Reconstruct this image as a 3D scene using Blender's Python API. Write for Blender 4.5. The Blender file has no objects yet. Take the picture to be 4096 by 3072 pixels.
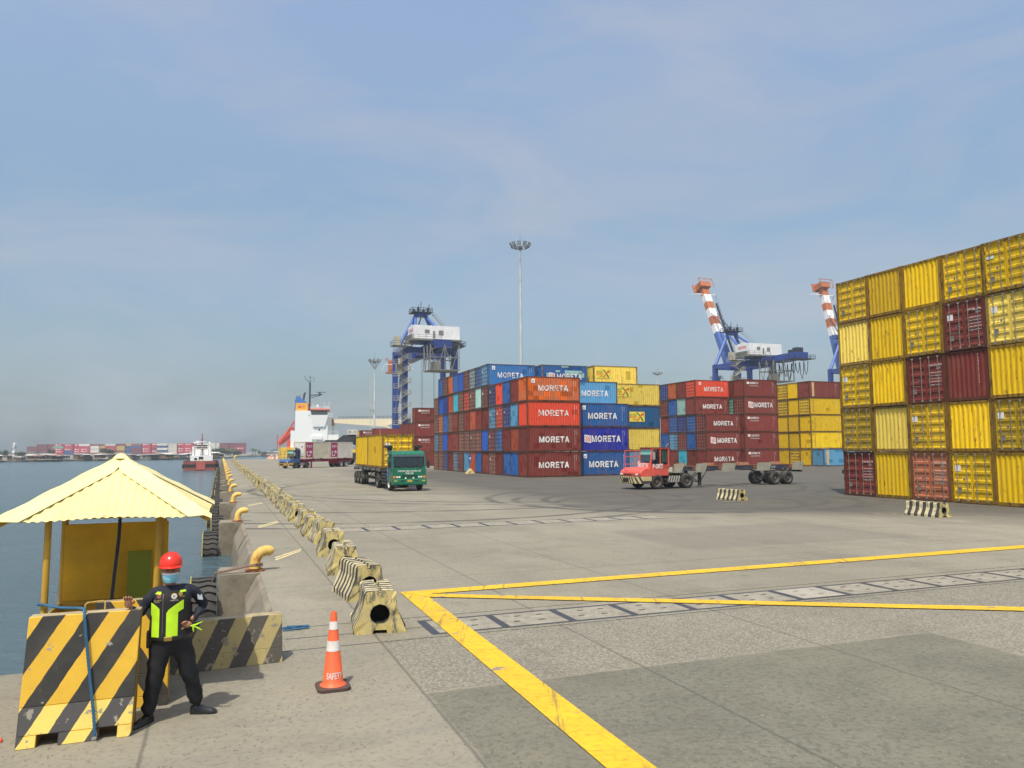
import bpy, bmesh, math, random
from mathutils import Vector, Matrix
random.seed(7)
S = bpy.context.scene
COL = S.collection
R = math.radians
# ------------------------------------------------------------------ camera, sky, sun
TH = 0.360777763            # heading of the quay
CH = 2.913
cam = bpy.data.cameras.new('camera'); co = bpy.data.objects.new('camera', cam); COL.objects.link(co)
cam.sensor_width = 36; cam.lens = 36*3082.87/4096; cam.clip_end = 20000; cam.clip_start = .05
pitch = 0.084078507; roll = 0.007088378
co.location = (0, 0, CH)
co.rotation_euler = (Matrix.Rotation(math.pi/2+pitch, 3, 'X') @ Matrix.Rotation(-roll, 3, 'Z')).to_euler()
S.camera = co
W = bpy.data.worlds.new('World'); S.world = W; W.use_nodes = True
nt = W.node_tree; nt.nodes.clear()
SUN_EL, SUN_AZ = 62.0, 15.0     # shadows fall 22 deg right of straight ahead
def wn(t, **k):
    n = nt.nodes.new(t)
    for a, b in k.items(): setattr(n, a, b)
    return n
sky = wn('ShaderNodeTexSky', sky_type='NISHITA', sun_disc=False, sun_elevation=R(SUN_EL), sun_rotation=R(180+SUN_AZ),
         altitude=10, air_density=1.1, dust_density=2.2, ozone_density=1.6)
tc = wn('ShaderNodeTexCoord'); sep = wn('ShaderNodeSeparateXYZ')
ramp = wn('ShaderNodeValToRGB')
cr = ramp.color_ramp
cr.elements[0].position = 0.0; cr.elements[0].color = (.82, .90, .95, 1)
cr.elements[1].position = .7; cr.elements[1].color = (3.1, 2.8, 2.5, 1)
for p_, c_ in ((.06, (.88, .94, 1.0, 1)), (.16, (1.2, 1.24, 1.22, 1)), (.30, (1.62, 1.6, 1.5, 1)), (.45, (2.35, 2.15, 1.95, 1))):
    e = cr.elements.new(p_); e.color = c_
mul = wn('ShaderNodeMixRGB', blend_type='MULTIPLY'); mul.inputs[0].default_value = 1
mp = wn('ShaderNodeMapping'); mp.inputs['Scale'].default_value = (1.3, 1.7, 4.0); mp.inputs['Rotation'].default_value = (.1, .22, .4)
no = wn('ShaderNodeTexNoise'); no.inputs['Scale'].default_value = 2.1; no.inputs['Detail'].default_value = 7; no.inputs['Roughness'].default_value = .58; no.inputs['Distortion'].default_value = .5
cl = wn('ShaderNodeValToRGB'); cl.color_ramp.elements[0].position = .40; cl.color_ramp.elements[0].color = (0, 0, 0, 1); cl.color_ramp.elements[1].position = .72; cl.color_ramp.elements[1].color = (.75, .75, .75, 1)
mx = wn('ShaderNodeMixRGB', blend_type='MIX'); mx.inputs[2].default_value = (4.7, 5.15, 6.0, 1)
bg = wn('ShaderNodeBackground'); bg.inputs[1].default_value = .1
out = wn('ShaderNodeOutputWorld')
L = nt.links.new
L(tc.outputs['Generated'], sep.inputs[0]); L(sep.outputs[2], ramp.inputs[0]); L(sky.outputs[0], mul.inputs[1]); L(ramp.outputs[0], mul.inputs[2])
L(tc.outputs['Generated'], mp.inputs[0]); L(mp.outputs[0], no.inputs[0]); L(no.outputs[0], cl.inputs[0]); L(cl.outputs[0], mx.inputs[0])
L(mul.outputs[0], mx.inputs[1]); L(mx.outputs[0], bg.inputs[0]); L(bg.outputs[0], out.inputs[0])
sl = bpy.data.lights.new('sun', 'SUN'); sl.energy = 4.3; sl.angle = R(.6); sl.color = (1, .935, .78)
so = bpy.data.objects.new('sun', sl); COL.objects.link(so)
so.rotation_euler = (R(90-SUN_EL), 0, R(-SUN_AZ)); so.location = (0, 0, 80)
vs = S.view_settings; vs.view_transform = 'Standard'; vs.look = 'None'; vs.gamma = 1; vs.exposure = 0
S.render.engine = 'CYCLES'; S.cycles.max_bounces = 6; S.cycles.volume_bounces = 0
# ------------------------------------------------------------------ frames
def port(u, v, z=0):
    return Vector((-math.sin(TH)*u + math.cos(TH)*v, math.cos(TH)*u + math.sin(TH)*v, z))
# ------------------------------------------------------------------ materials
MATS = {}
def nmat(name):
    m = bpy.data.materials.new(name); m.use_nodes = True
    t = m.node_tree; b = t.nodes['Principled BSDF']
    return m, t, b
def N(t, ty, **k):
    n = t.nodes.new(ty)
    for a, b in k.items():
        if a == 'i':
            for kk, vv in b.items(): n.inputs[kk].default_value = vv
        else: setattr(n, a, b)
    return n
def noise(t, scale, detail=4, rough=.6, vec=None, sc=None, dist=0):
    n = N(t, 'ShaderNodeTexNoise', i={'Scale': scale, 'Detail': detail, 'Roughness': rough, 'Distortion': dist})
    if vec is not None:
        if sc:
            mp = N(t, 'ShaderNodeMapping', i={'Scale': sc}); t.links.new(vec, mp.inputs[0]); vec = mp.outputs[0]
        t.links.new(vec, n.inputs['Vector'])
    return n.outputs[0]
def step(t, val, lo, hi, a=0., b=1.):
    n = N(t, 'ShaderNodeMapRange', clamp=True, i={1: lo, 2: hi, 3: a, 4: b}); t.links.new(val, n.inputs[0]); return n.outputs[0]
def mixc(t, f, a, b, mode='MIX'):
    n = N(t, 'ShaderNodeMixRGB', blend_type=mode)
    for k, v in enumerate((f, a, b)):
        if hasattr(v, 'links') or hasattr(v, 'is_linked'): t.links.new(v, n.inputs[k])
        elif isinstance(v, (int, float)): n.inputs[k].default_value = v
        else: n.inputs[k].default_value = tuple(v)+((1,) if len(v) == 3 else ())
    return n.outputs[0]
def math_(t, op, a, b=0., c=0.):
    n = N(t, 'ShaderNodeMath', operation=op)
    for k, v in enumerate((a, b, c)):
        if hasattr(v, 'is_linked'): t.links.new(v, n.inputs[k])
        else: n.inputs[k].default_value = v
    return n.outputs[0]
def bump(t, b, h, strength=.3, dist=.02):
    n = N(t, 'ShaderNodeBump', i={'Strength': strength, 'Distance': dist}); t.links.new(h, n.inputs['Height']); t.links.new(n.outputs[0], b.inputs['Normal'])
def paint(name, rgb, rough=.45, dirt=.35, rust=.0, metal=0., rustcol=(.13, .045, .018), dirtcol=(.07, .06, .05), scale=2.5):
    if name in MATS: return MATS[name]
    m, t, b = nmat(name)
    ob = N(t, 'ShaderNodeTexCoord').outputs['Object']
    inf = N(t, 'ShaderNodeObjectInfo')
    off = N(t, 'ShaderNodeVectorMath', operation='ADD'); t.links.new(ob, off.inputs[0]); t.links.new(inf.outputs['Location'], off.inputs[1]); ob = off.outputs[0]
    n1 = noise(t, scale, 6, .65, ob)
    f = math_(t, 'MULTIPLY', step(t, n1, .4, .75), dirt)
    n0 = noise(t, .7, 3, .5, ob)
    c0 = mixc(t, step(t, n0, .3, .7), [x*.86 for x in rgb], [min(1, x*1.08) for x in rgb])
    c = mixc(t, f, c0, dirtcol)
    if rust > 0:
        n2 = noise(t, scale*2.2, 8, .7, ob, (1, 1, .35))
        c = mixc(t, step(t, n2, .72-rust*.35, .78-rust*.3), c, rustcol)
    t.links.new(c, b.inputs['Base Color']); b.inputs['Metallic'].default_value = metal
    t.links.new(step(t, n1, .3, .8, rough*.8, min(1, rough*1.4)), b.inputs['Roughness']); b.inputs['Specular IOR Level'].default_value = .35 if rough > .4 else .5
    MATS[name] = m; return m
def plain(name, rgb, rough=.5, metal=0.):
    if name in MATS: return MATS[name]
    m, t, b = nmat(name)
    n = noise(t, 6, 3, .5, N(t, 'ShaderNodeTexCoord').outputs['Object'])
    c = mixc(t, step(t, n, .3, .7), [x*.85 for x in rgb], [min(1, x*1.1) for x in rgb])
    t.links.new(c, b.inputs['Base Color']); b.inputs['Roughness'].default_value = rough; b.inputs['Metallic'].default_value = metal
    MATS[name] = m; return m
def glass(name, rgb=(.05, .07, .08), alpha=.45):
    m, t, b = nmat(name)
    b.inputs['Base Color'].default_value = (*rgb, 1); b.inputs['Roughness'].default_value = .04; b.inputs['Alpha'].default_value = alpha
    b.inputs['Specular IOR Level'].default_value = .8
    MATS[name] = m; return m
def container_paint(name, frame=False):
    m, t, b = nmat(name)
    ob = N(t, 'ShaderNodeTexCoord').outputs['Object']; inf = N(t, 'ShaderNodeObjectInfo')
    sc = N(t, 'ShaderNodeVectorMath', operation='SCALE'); t.links.new(inf.outputs['Location'], sc.inputs[0]); sc.inputs['Scale'].default_value = 1.7
    off = N(t, 'ShaderNodeVectorMath', operation='ADD'); t.links.new(ob, off.inputs[0]); t.links.new(sc.outputs[0], off.inputs[1]); ov = off.outputs[0]
    col = inf.outputs['Color']
    rv = math_(t, 'MULTIPLY_ADD', inf.outputs['Random'], .34, .82)
    hv = N(t, 'ShaderNodeHueSaturation', i={'Hue': .5, 'Saturation': 1.}); t.links.new(rv, hv.inputs['Value']); t.links.new(col, hv.inputs['Color'])
    c = hv.outputs[0]
    # repainted rectangles (repair patches), their amount = object alpha
    dv = N(t, 'ShaderNodeVectorMath', operation='DIVIDE'); dv.inputs[1].default_value = (.62, .61, .53); t.links.new(ov, dv.inputs[0])
    fl = N(t, 'ShaderNodeVectorMath', operation='FLOOR'); t.links.new(dv.outputs[0], fl.inputs[0])
    wnz = N(t, 'ShaderNodeTexWhiteNoise', noise_dimensions='3D'); t.links.new(fl.outputs[0], wnz.inputs[0])
    thr = math_(t, 'MULTIPLY', inf.outputs['Alpha'], .55)
    pf = math_(t, 'LESS_THAN', wnz.outputs[0], thr)
    h2 = N(t, 'ShaderNodeHueSaturation', i={'Saturation': 1.12}); t.links.new(step(t, wnz.outputs[0], 0, .5, .55, 1.6), h2.inputs['Value']); t.links.new(c, h2.inputs['Color'])
    c = mixc(t, math_(t, 'MULTIPLY', pf, .85), c, h2.outputs[0])
    n1 = noise(t, 1.3, 6, .65, ov)
    c = mixc(t, step(t, n1, .5, .85, 0, .16), c, (.30, .25, .17))          # sun bleach and dust
    n2 = noise(t, 3.4, 5, .6, ov, (2.2, 2.2, .6))
    c = mixc(t, step(t, n2, .50 if frame else .60, .62 if frame else .68, 0, .9 if frame else .75), c, (.10, .037, .018))
    if frame: c = mixc(t, .66, c, (.075, .034, .018))
    n4 = noise(t, 2.6, 4, .6, ov, (3.5, 3.5, .28)); c = mixc(t, step(t, n4, .54, .70, 0, .5), c, (.20, .085, .03))
    b.inputs['Specular IOR Level'].default_value = .22
    t.links.new(c, b.inputs['Base Color'])
    t.links.new(step(t, n1, .3, .8, .42, .75), b.inputs['Roughness'])
    bump(t, b, n2, .15, .01)
    MATS[name] = m; return m
CP = container_paint('container_paint'); CF = container_paint('container_frame_paint', True)

def pos_rot(t):
    """world position turned into quay coordinates (x = inland v, y = along the quay u)"""
    g = N(t, 'ShaderNodeNewGeometry').outputs['Position']
    vr = N(t, 'ShaderNodeVectorRotate', rotation_type='Z_AXIS'); vr.inputs['Angle'].default_value = -TH
    t.links.new(g, vr.inputs['Vector']); return vr.outputs[0]
def rect_mask(t, X, Y, x0, x1, y0, y1, soft=.04, wob=None):
    if wob is not None:
        X = math_(t, 'ADD', X, wob); Y = math_(t, 'ADD', Y, wob)
    a = step(t, X, x0, x0+soft); b_ = step(t, X, x1-soft, x1, 1, 0); c = step(t, Y, y0, y0+soft); d = step(t, Y, y1-soft, y1, 1, 0)
    return math_(t, 'MULTIPLY', math_(t, 'MULTIPLY', a, b_), math_(t, 'MULTIPLY', c, d))
def ground_material():
    m, t, b = nmat('apron_concrete')
    P = pos_rot(t); s = N(t, 'ShaderNodeSeparateXYZ'); t.links.new(P, s.inputs[0]); X, Y = s.outputs[0], s.outputs[1]
    big = noise(t, .09, 5, .6, P); mid = noise(t, .55, 6, .62, P, (1, .35, 1)); fine = noise(t, 9, 6, .7, P)
    c = mixc(t, step(t, big, .3, .7), (.215, .20, .155), (.30, .28, .215))
    c = mixc(t, step(t, mid, .42, .75, 0, .55), c, (.155, .142, .11))
    streak = noise(t, .8, 6, .68, P, (.22, 2.4, 1))
    c = mixc(t, step(t, streak, .5, .75, 0, .45), c, (.17, .165, .155))
    wob = math_(t, 'MULTIPLY', math_(t, 'SUBTRACT', noise(t, 2.2, 4, .6, P), .5), .12)
    # exposed-aggregate slab in front of the cable trench
    agg = N(t, 'ShaderNodeTexVoronoi', feature='F1', i={'Scale': 26}); t.links.new(P, agg.inputs[0])
    am = rect_mask(t, X, Y, 2.35, 60, 9.3, 12.1, .05, wob)
    am2 = rect_mask(t, X, Y, 10.5, 60, -6, 9.3, .05, wob)
    am = math_(t, 'MAXIMUM', am, am2)
    ac = mixc(t, step(t, agg.outputs[0], .25, .62), (.35, .33, .27), (.11, .105, .085))
    c = mixc(t, math_(t, 'MULTIPLY', am, .5), c, ac)
    # dark asphalt overlay nearest the camera
    dk = rect_mask(t, X, Y, 2.35, 10.5, -8, 9.3, .05, wob)
    dm = mixc(t, step(t, noise(t, .9, 5, .6, P), .3, .7), (.118, .118, .092), (.168, .166, .132))
    dm = mixc(t, step(t, noise(t, 12, 2, .5, P), .50, .64, 0, .62), dm, (.075, .073, .055)); dm = mixc(t, step(t, noise(t, 26, 2, .5, P), .64, .72, 0, .7), dm, (.32, .32, .27)); dm = mixc(t, step(t, noise(t, .45, 5, .7, P), .45, .7, 0, .5), dm, (.19, .175, .12))
    c = mixc(t, math_(t, 'MULTIPLY', dk, .92), c, dm)
    # grey patch before the yard
    g2 = rect_mask(t, X, Y, 12.6, 21.2, 18.9, 24.7, .3, wob)
    c = mixc(t, math_(t, 'MULTIPLY', g2, .42), c, (.15, .14, .12))
    # the container yard is laid in darker asphalt:  v > boundary(u)
    e = N(t, 'ShaderNodeMapRange', clamp=True, i={1: 23., 2: 33., 3: 30., 4: 16.}); t.links.new(Y, e.inputs[0])
    ed = math_(t, 'SUBTRACT', math_(t, 'ADD', X, math_(t, 'MULTIPLY', wob, 12)), e.outputs[0])
    ya = step(t, ed, -3.2, 3.6)
    yc = mixc(t, step(t, noise(t, .25, 5, .6, P), .3, .7), (.058, .056, .049), (.092, .088, .076))
    yend = step(t, Y, 95, 130, 1, .0)
    c = mixc(t, math_(t, 'MULTIPLY', math_(t, 'MULTIPLY', ya, .93), yend), c, yc)
    # expansion joints
    for (ax, pitch_, off) in ((X, 3.0, 2.35), (Y, 5.4, 1.2)):
        q = math_(t, 'PINGPONG', math_(t, 'SUBTRACT', math_(t, 'ADD', ax, math_(t, 'MULTIPLY', wob, .25)), off), pitch_/2)
        j = step(t, q, .008, .03, 1, 0)
        if ax is X: j = math_(t, 'MULTIPLY', j, math_(t, 'LESS_THAN', X, 9))
        else: j = math_(t, 'MULTIPLY', j, math_(t, 'GREATER_THAN', Y, 14))
        c = mixc(t, math_(t, 'MULTIPLY', j, .55), c, (.05, .048, .045))
    # tyre arcs
    for (cx, cy, r0) in ((9.5, 46, 15.4), (9.5, 46, 17.3), (24.5, 38, 7.7), (24.5, 38, 9.4), (25.5, 40, 11.2), (23, 36, 6.4), (24, 58, 22), (24, 58, 20.2), (14, 62, 26.5), (6, 20, 31)):
        d = N(t, 'ShaderNodeVectorMath', operation='DISTANCE'); d.inputs[1].default_value = (cx, cy, 0); t.links.new(P, d.inputs[0])
        q = math_(t, 'ABSOLUTE', math_(t, 'SUBTRACT', d.outputs['Value'], r0))
        a = math_(t, 'MULTIPLY', step(t, q, .14, .34, 1, 0), step(t, noise(t, .3, 4, .6, P), .34, .50, 0, .8))
        c = mixc(t, a, c, (.06, .058, .055))
    c = mixc(t, step(t, fine, .35, .8, 0, .35), c, (.12, .115, .105))
    pit = N(t, 'ShaderNodeTexVoronoi', feature='F1', i={'Scale': 15, 'Randomness': 1}); pv = N(t, 'ShaderNodeMapping', i={'Scale': (1, .55, 1)}); t.links.new(P, pv.inputs[0]); t.links.new(pv.outputs[0], pit.inputs[0])
    c = mixc(t, math_(t, 'MULTIPLY', step(t, pit.outputs[0], .13, .22, 1, 0), step(t, noise(t, .9, 3, .5, P), .42, .55, 0, .65)), c, (.07, .065, .05))
    stn = noise(t, .35, 6, .72, P); c = mixc(t, step(t, stn, .52, .70, 0, .42), c, (.115, .105, .08))
    sp = noise(t, 1.3, 5, .6, P)
    c = mixc(t, step(t, sp, .60, .72, 0, .35), c, (.10, .09, .07)); c = mixc(t, step(t, noise(t, 15, 2, .5, P), .54, .68, 0, .38), c, (.10, .09, .065))
    t.links.new(c, b.inputs['Base Color']); b.inputs['Roughness'].default_value = .88; b.inputs['Specular IOR Level'].default_value = .3
    bump(t, b, noise(t, 22, 6, .75, P), .35, .012)
    MATS['apron'] = m; return m
def concrete(name, rgb=(.27, .26, .235), dark=(.1, .095, .085), sc=1.5, bs=.5):
    m, t, b = nmat(name)
    P = N(t, 'ShaderNodeNewGeometry').outputs['Position']
    n = noise(t, sc, 8, .7, P); f = noise(t, sc*9, 5, .7, P)
    c = mixc(t, step(t, n, .38, .72), rgb, dark); c = mixc(t, step(t, f, .5, .8, 0, .4), c, dark)
    t.links.new(c, b.inputs['Base Color']); b.inputs['Roughness'].default_value = .9
    bump(t, b, n, bs, .04); MATS[name] = m; return m
def worn_line(name, rgb, wear=.5, under=(.2, .195, .18)):
    m, t, b = nmat(name)
    P = N(t, 'ShaderNodeNewGeometry').outputs['Position']
    n = noise(t, 3.0, 6, .62, P)
    g = noise(t, 24, 2, .5, P)
    c = mixc(t, step(t, noise(t, 1.2, 4, .6, P), .3, .75), rgb, [x*.8 for x in rgb])
    c = mixc(t, step(t, n, .74-wear*.36, .80-wear*.36), c, under); c = mixc(t, step(t, noise(t, .5, 6, .7, P), .45, .75, 0, .30), c, (.16, .12, .04))
    c = mixc(t, step(t, g, .62, .72, 0, .5), c, [x*.55 for x in rgb]); c = mixc(t, step(t, noise(t, 13, 3, .55, P), .52, .68, 0, .5), c, [x*.5 for x in rgb]); ck_ = noise(t, 1.6, 5, .6, P, (.5, 7, 1), 1.2); c = mixc(t, step(t, math_(t, 'ABSOLUTE', math_(t, 'SUBTRACT', ck_, .5)), .004, .012, .5, 0), c, (.12, .09, .03))
    st = noise(t, 1.4, 4, .6, P, (5, .35, 1)); c = mixc(t, step(t, st, .58, .66, 0, .6), c, (.1, .09, .05))
    t.links.new(c, b.inputs['Base Color']); b.inputs['Roughness'].default_value = .7
    bump(t, b, g, .25, .008); MATS[name] = m; return m
def striped(name, A, B, period, slant=1.0, axis='X', duty=.5, chips=.3, wx=0., under=(.30, .28, .24)):
    """painted diagonal stripes in the object's own coordinates"""
    m, t, b = nmat(name)
    ob = N(t, 'ShaderNodeTexCoord').outputs['Object']; s = N(t, 'ShaderNodeSeparateXYZ'); t.links.new(ob, s.inputs[0])
    nz = noise(t, 5, 4, .6, ob)
    q = math_(t, 'ADD', s.outputs[axis], math_(t, 'MULTIPLY', s.outputs['Z'], slant))
    q = math_(t, 'ADD', q, math_(t, 'MULTIPLY', nz, .03)); q = math_(t, 'ADD', q, wx)
    f = math_(t, 'GREATER_THAN', math_(t, 'FRACT', math_(t, 'DIVIDE', math_(t, 'ADD', q, 50*period), period)), duty)
    n2 = noise(t, 2.1, 7, .7, ob)
    a1 = mixc(t, step(t, n2, .35, .7, 0, .5), A, [x*.72 for x in A]); b1 = mixc(t, step(t, n2, .4, .8, 0, .6), B, (.09, .085, .075))
    c = mixc(t, f, a1, b1)
    ch = noise(t, 9, 5, .62, ob); c = mixc(t, step(t, ch, .745-chips*.3, .775-chips*.3), c, under)
    c = mixc(t, step(t, noise(t, 3.3, 6, .7, ob), .55, .85, 0, .35), c, (.1, .085, .06))
    t.links.new(c, b.inputs['Base Color']); b.inputs['Roughness'].default_value = .75
    bump(t, b, ch, .3, .01); MATS[name] = m; return m
def water_material():
    m, t, b = nmat('harbour_water')
    P = N(t, 'ShaderNodeNewGeometry').outputs['Position']
    c = mixc(t, step(t, noise(t, .03, 5, .6, P), .35, .7), (.05, .093, .115), (.08, .125, .145))
    t.links.new(c, b.inputs['Base Color']); b.inputs['Roughness'].default_value = .16; b.inputs['IOR'].default_value = 1.33
    w1 = noise(t, 1.1, 6, .62, P, (1, 1.9, 1)); w2 = noise(t, .22, 3, .5, P, (1, 1.6, 1)); w3 = noise(t, 5.5, 3, .55, P)
    h = math_(t, 'ADD', math_(t, 'ADD', w1, math_(t, 'MULTIPLY', w2, 2.2)), math_(t, 'MULTIPLY', w3, .22))
    bump(t, b, h, .8, .42); MATS['water'] = m; return m
def foliage(name, a, b2):
    m, t, b = nmat(name)
    P = N(t, 'ShaderNodeTexCoord').outputs['Object']
    c = mixc(t, step(t, noise(t, .6, 4, .6, P), .35, .65), a, b2)
    t.links.new(c, b.inputs['Base Color']); b.inputs['Roughness'].default_value = .7; MATS[name] = m; return m
# ------------------------------------------------------------------ mesh builder
class MB:
    def __init__(s): s.v = []; s.f = []; s.m = []
    def add(s, vs, fs, mi=0):
        o = len(s.v); s.v += [tuple(v) for v in vs]; s.f += [tuple(o+i for i in f) for f in fs]; s.m += [mi]*len(fs); return s
    def box(s, x0, x1, y0, y1, z0, z1, mi=0):
        return s.add([(x, y, z) for z in (z0, z1) for y in (y0, y1) for x in (x0, x1)],
                     [(0, 2, 3, 1), (4, 5, 7, 6), (0, 1, 5, 4), (2, 6, 7, 3), (0, 4, 6, 2), (1, 3, 7, 5)], mi)
    def hexa(s, p, mi=0):   # 8 points: bottom 4 ccw, top 4 ccw
        return s.add(p, [(3, 2, 1, 0), (4, 5, 6, 7), (0, 1, 5, 4), (1, 2, 6, 5), (2, 3, 7, 6), (3, 0, 4, 7)], mi)
    def prism(s, poly, a0, a1, axis='y', mi=0):
        n = len(poly)
        def P(q, a): return (q[0], a, q[1]) if axis == 'y' else ((a, q[0], q[1]) if axis == 'x' else (q[0], q[1], a))
        vs = [P(q, a0) for q in poly]+[P(q, a1) for q in poly]
        return s.add(vs, [tuple(range(n))[::-1], tuple(range(n, 2*n))]+[(i, (i+1) % n, n+(i+1) % n, n+i) for i in range(n)], mi)
    def beam(s, p0, p1, w, h=None, mi=0, up=(0, 0, 1)):
        h = h or w; p0 = Vector(p0); p1 = Vector(p1); d = (p1-p0).normalized(); up = Vector(up)
        if abs(d.dot(up)) > .98: up = Vector((0, 1, 0))
        a = d.cross(up).normalized()*w/2; c = a.cross(d).normalized()*h/2
        return s.hexa([p0-a-c, p0+a-c, p0+a+c, p0-a+c, p1-a-c, p1+a-c, p1+a+c, p1-a+c], mi)
    def tube(s, pts, r, n=8, mi=0, caps=True):
        pts = [Vector(p) for p in pts]; rs = r if isinstance(r, (list, tuple)) else [r]*len(pts)
        o = len(s.v); prev = None
        for i, p in enumerate(pts):
            d = (pts[min(i+1, len(pts)-1)]-pts[max(i-1, 0)]).normalized()
            if prev is None:
                a = d.cross(Vector((0, 0, 1)));
                if a.length < .05: a = d.cross(Vector((0, 1, 0)))
                a.normalize()
            else: a = (prev-d*prev.dot(d)).normalized()
            prev = a; b_ = d.cross(a)
            for k in range(n):
                t_ = 2*math.pi*k/n; s.v.append(tuple(p+(a*math.cos(t_)+b_*math.sin(t_))*rs[i]))
        for i in range(len(pts)-1):
            for k in range(n):
                q = o+i*n; s.f.append((q+k, q+(k+1) % n, q+n+(k+1) % n, q+n+k)); s.m.append(mi)
        if caps:
            s.f.append(tuple(o+k for k in range(n))[::-1]); s.m.append(mi); q = o+(len(pts)-1)*n; s.f.append(tuple(q+k for k in range(n))); s.m.append(mi)
        return s
    def lathe(s, prof, n=24, axis='z', c=(0, 0, 0), mi=0, closed=False):
        o = len(s.v)
        for (r, h) in prof:
            for k in range(n):
                t_ = 2*math.pi*k/n; a, b_ = r*math.cos(t_), r*math.sin(t_)
                p = (a, b_, h) if axis == 'z' else ((a, h, b_) if axis == 'y' else (h, a, b_))
                s.v.append((p[0]+c[0], p[1]+c[1], p[2]+c[2]))
        m = len(prof)
        for i in range(m if closed else m-1):
            j = (i+1) % m
            for k in range(n): s.f.append((o+i*n+k, o+i*n+(k+1) % n, o+j*n+(k+1) % n, o+j*n+k)); s.m.append(mi)
        return s
    def quad(s, a, b_, c, d, mi=0): return s.add([a, b_, c, d], [(0, 1, 2, 3)], mi)
    def mesh(s, name, mats, smooth=False, bevel=0, recalc=True):
        me = bpy.data.meshes.new(name); me.from_pydata(s.v, [], s.f)
        for m in (mats if isinstance(mats, (list, tuple)) else [mats]): me.materials.append(m)
        for p, i in zip(me.polygons, s.m): p.material_index = i
        if recalc or bevel:
            bm = bmesh.new(); bm.from_mesh(me)
            if bevel:
                ed = [e for e in bm.edges if len(e.link_faces) == 2 and e.calc_face_angle(0) > .5]
                bmesh.ops.bevel(bm, geom=ed, offset=bevel, segments=1, affect='EDGES', clamp_overlap=True)
            if recalc: bmesh.ops.recalc_face_normals(bm, faces=bm.faces)
            bm.to_mesh(me); bm.free()
        if smooth:
            me.polygons.foreach_set('use_smooth', [True]*len(me.polygons))
            if smooth != 'all' and hasattr(me, 'set_sharp_from_angle'): me.set_sharp_from_angle(angle=.7)
        return me
    def build(s, name, mats, parent=None, smooth=False, bevel=0, **k):
        return obj(name, s.mesh(name, mats, smooth, bevel), parent, **k)
def obj(name, me, parent=None, loc=None, rot=None, color=None, scale=None):
    o = bpy.data.objects.new(name, me); COL.objects.link(o)
    if parent: o.parent = parent
    if loc is not None: o.location = loc
    if rot is not None: o.rotation_euler = rot
    if scale is not None: o.scale = scale
    if color: o.color = color
    return o
def thing(name, label, cat, loc=(0, 0, 0), rz=0, group=None):
    o = obj(name, None, None, loc, (0, 0, rz)); tag(o, label, cat, group); return o
def tag(o, label, cat, group=None):
    o['label'] = label; o['category'] = cat
    if group: o['group'] = group
    return o
def struct(o, kind='structure'): o['kind'] = kind; return o
def copy_tree(o, parent=None):
    c = o.copy(); COL.objects.link(c)
    if parent: c.parent = parent
    for ch in list(o.children): copy_tree(ch, c)
    return c
ONES = 'first second third fourth fifth sixth seventh eighth ninth tenth eleventh twelfth thirteenth fourteenth fifteenth sixteenth seventeenth eighteenth nineteenth'.split()
TENS = {2: 'twent', 3: 'thirt', 4: 'fort', 5: 'fift', 6: 'sixt', 7: 'sevent', 8: 'eight', 9: 'ninet'}
def nth(n):
    if n < 20: return ONES[n-1]
    if n % 10 == 0: return TENS[n//10]+'ieth'
    return TENS[n//10]+'y-'+ONES[n % 10-1]
# lettering: text curve -> flat mesh in the XZ plane, facing -Y, fitted to w x h, centred
TXT = {}
def text_mesh(s, w, h, bold=.03, mat=None, space=1.0):
    key = (s, round(w, 3), round(h, 3), bold, mat.name, space)
    if key in TXT: return TXT[key]
    cu = bpy.data.curves.new('lettering', 'FONT'); cu.body = s; cu.size = 1; cu.offset = min(bold, .018); cu.resolution_u = 3; cu.space_character = space; cu.space_line = .95
    cu.align_x = 'CENTER'
    o = bpy.data.objects.new('tmp', cu); COL.objects.link(o); bpy.context.view_layer.update()
    me = bpy.data.meshes.new_from_object(o.evaluated_get(bpy.context.evaluated_depsgraph_get()))
    bpy.data.objects.remove(o); me.name = 'lettering'
    xs = [v.co.x for v in me.vertices]; ys = [v.co.y for v in me.vertices]
    x0, x1, y0, y1 = min(xs), max(xs), min(ys), max(ys)
    for v in me.vertices:
        x = (v.co.x-(x0+x1)/2)/(x1-x0)*w; y = (v.co.y-(y0+y1)/2)/(y1-y0)*h; v.co = (x, 0, y)
    me.materials.clear(); me.materials.append(mat); TXT[key] = me; return me
def letter(s, w, h, mat, parent, loc, rot=(0, 0, 0), bold=.03, space=1.0, name='lettering'):
    return obj(name, text_mesh(s, w, h, bold, mat, space), parent, loc, rot)
HAZE = .00027
# ================================================================== SETTING
def psheet(name, poly, z, mat):      # polygon in (v,u)
    me = bpy.data.meshes.new(name); me.from_pydata([tuple(port(u, v, z)) for v, u in poly], [], [tuple(range(len(poly)))]); me.materials.append(mat)
    bm = bmesh.new(); bm.from_mesh(me)
    for f in bm.faces:
        if f.normal.z < 0: f.normal_flip()
    bm.to_mesh(me); bm.free()
    return obj(name, me)
WZ = -1.3
w_ = MB().box(-1700, 1700, -300, 1700, WZ-.5, WZ).build('harbour_water', water_material()); struct(w_)
GM = ground_material()
struct(psheet('apron', [(-60, -60), (700, -60), (700, 700), (60, 700), (60, 283), (.95, 283), (.95, 12.1), (-60, 12.1)], 0, GM))
QM = concrete('quay_concrete', (.25, .22, .165), (.10, .085, .06), 1.2, .9)
BOLL = [20.1, 34.3, 46.7, 58.7, 70.3, 82.6, 94, 105.5, 117.5, 129, 141, 153, 165, 177, 189, 201, 213, 225, 237, 249, 261, 273]
mb = MB()
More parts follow.
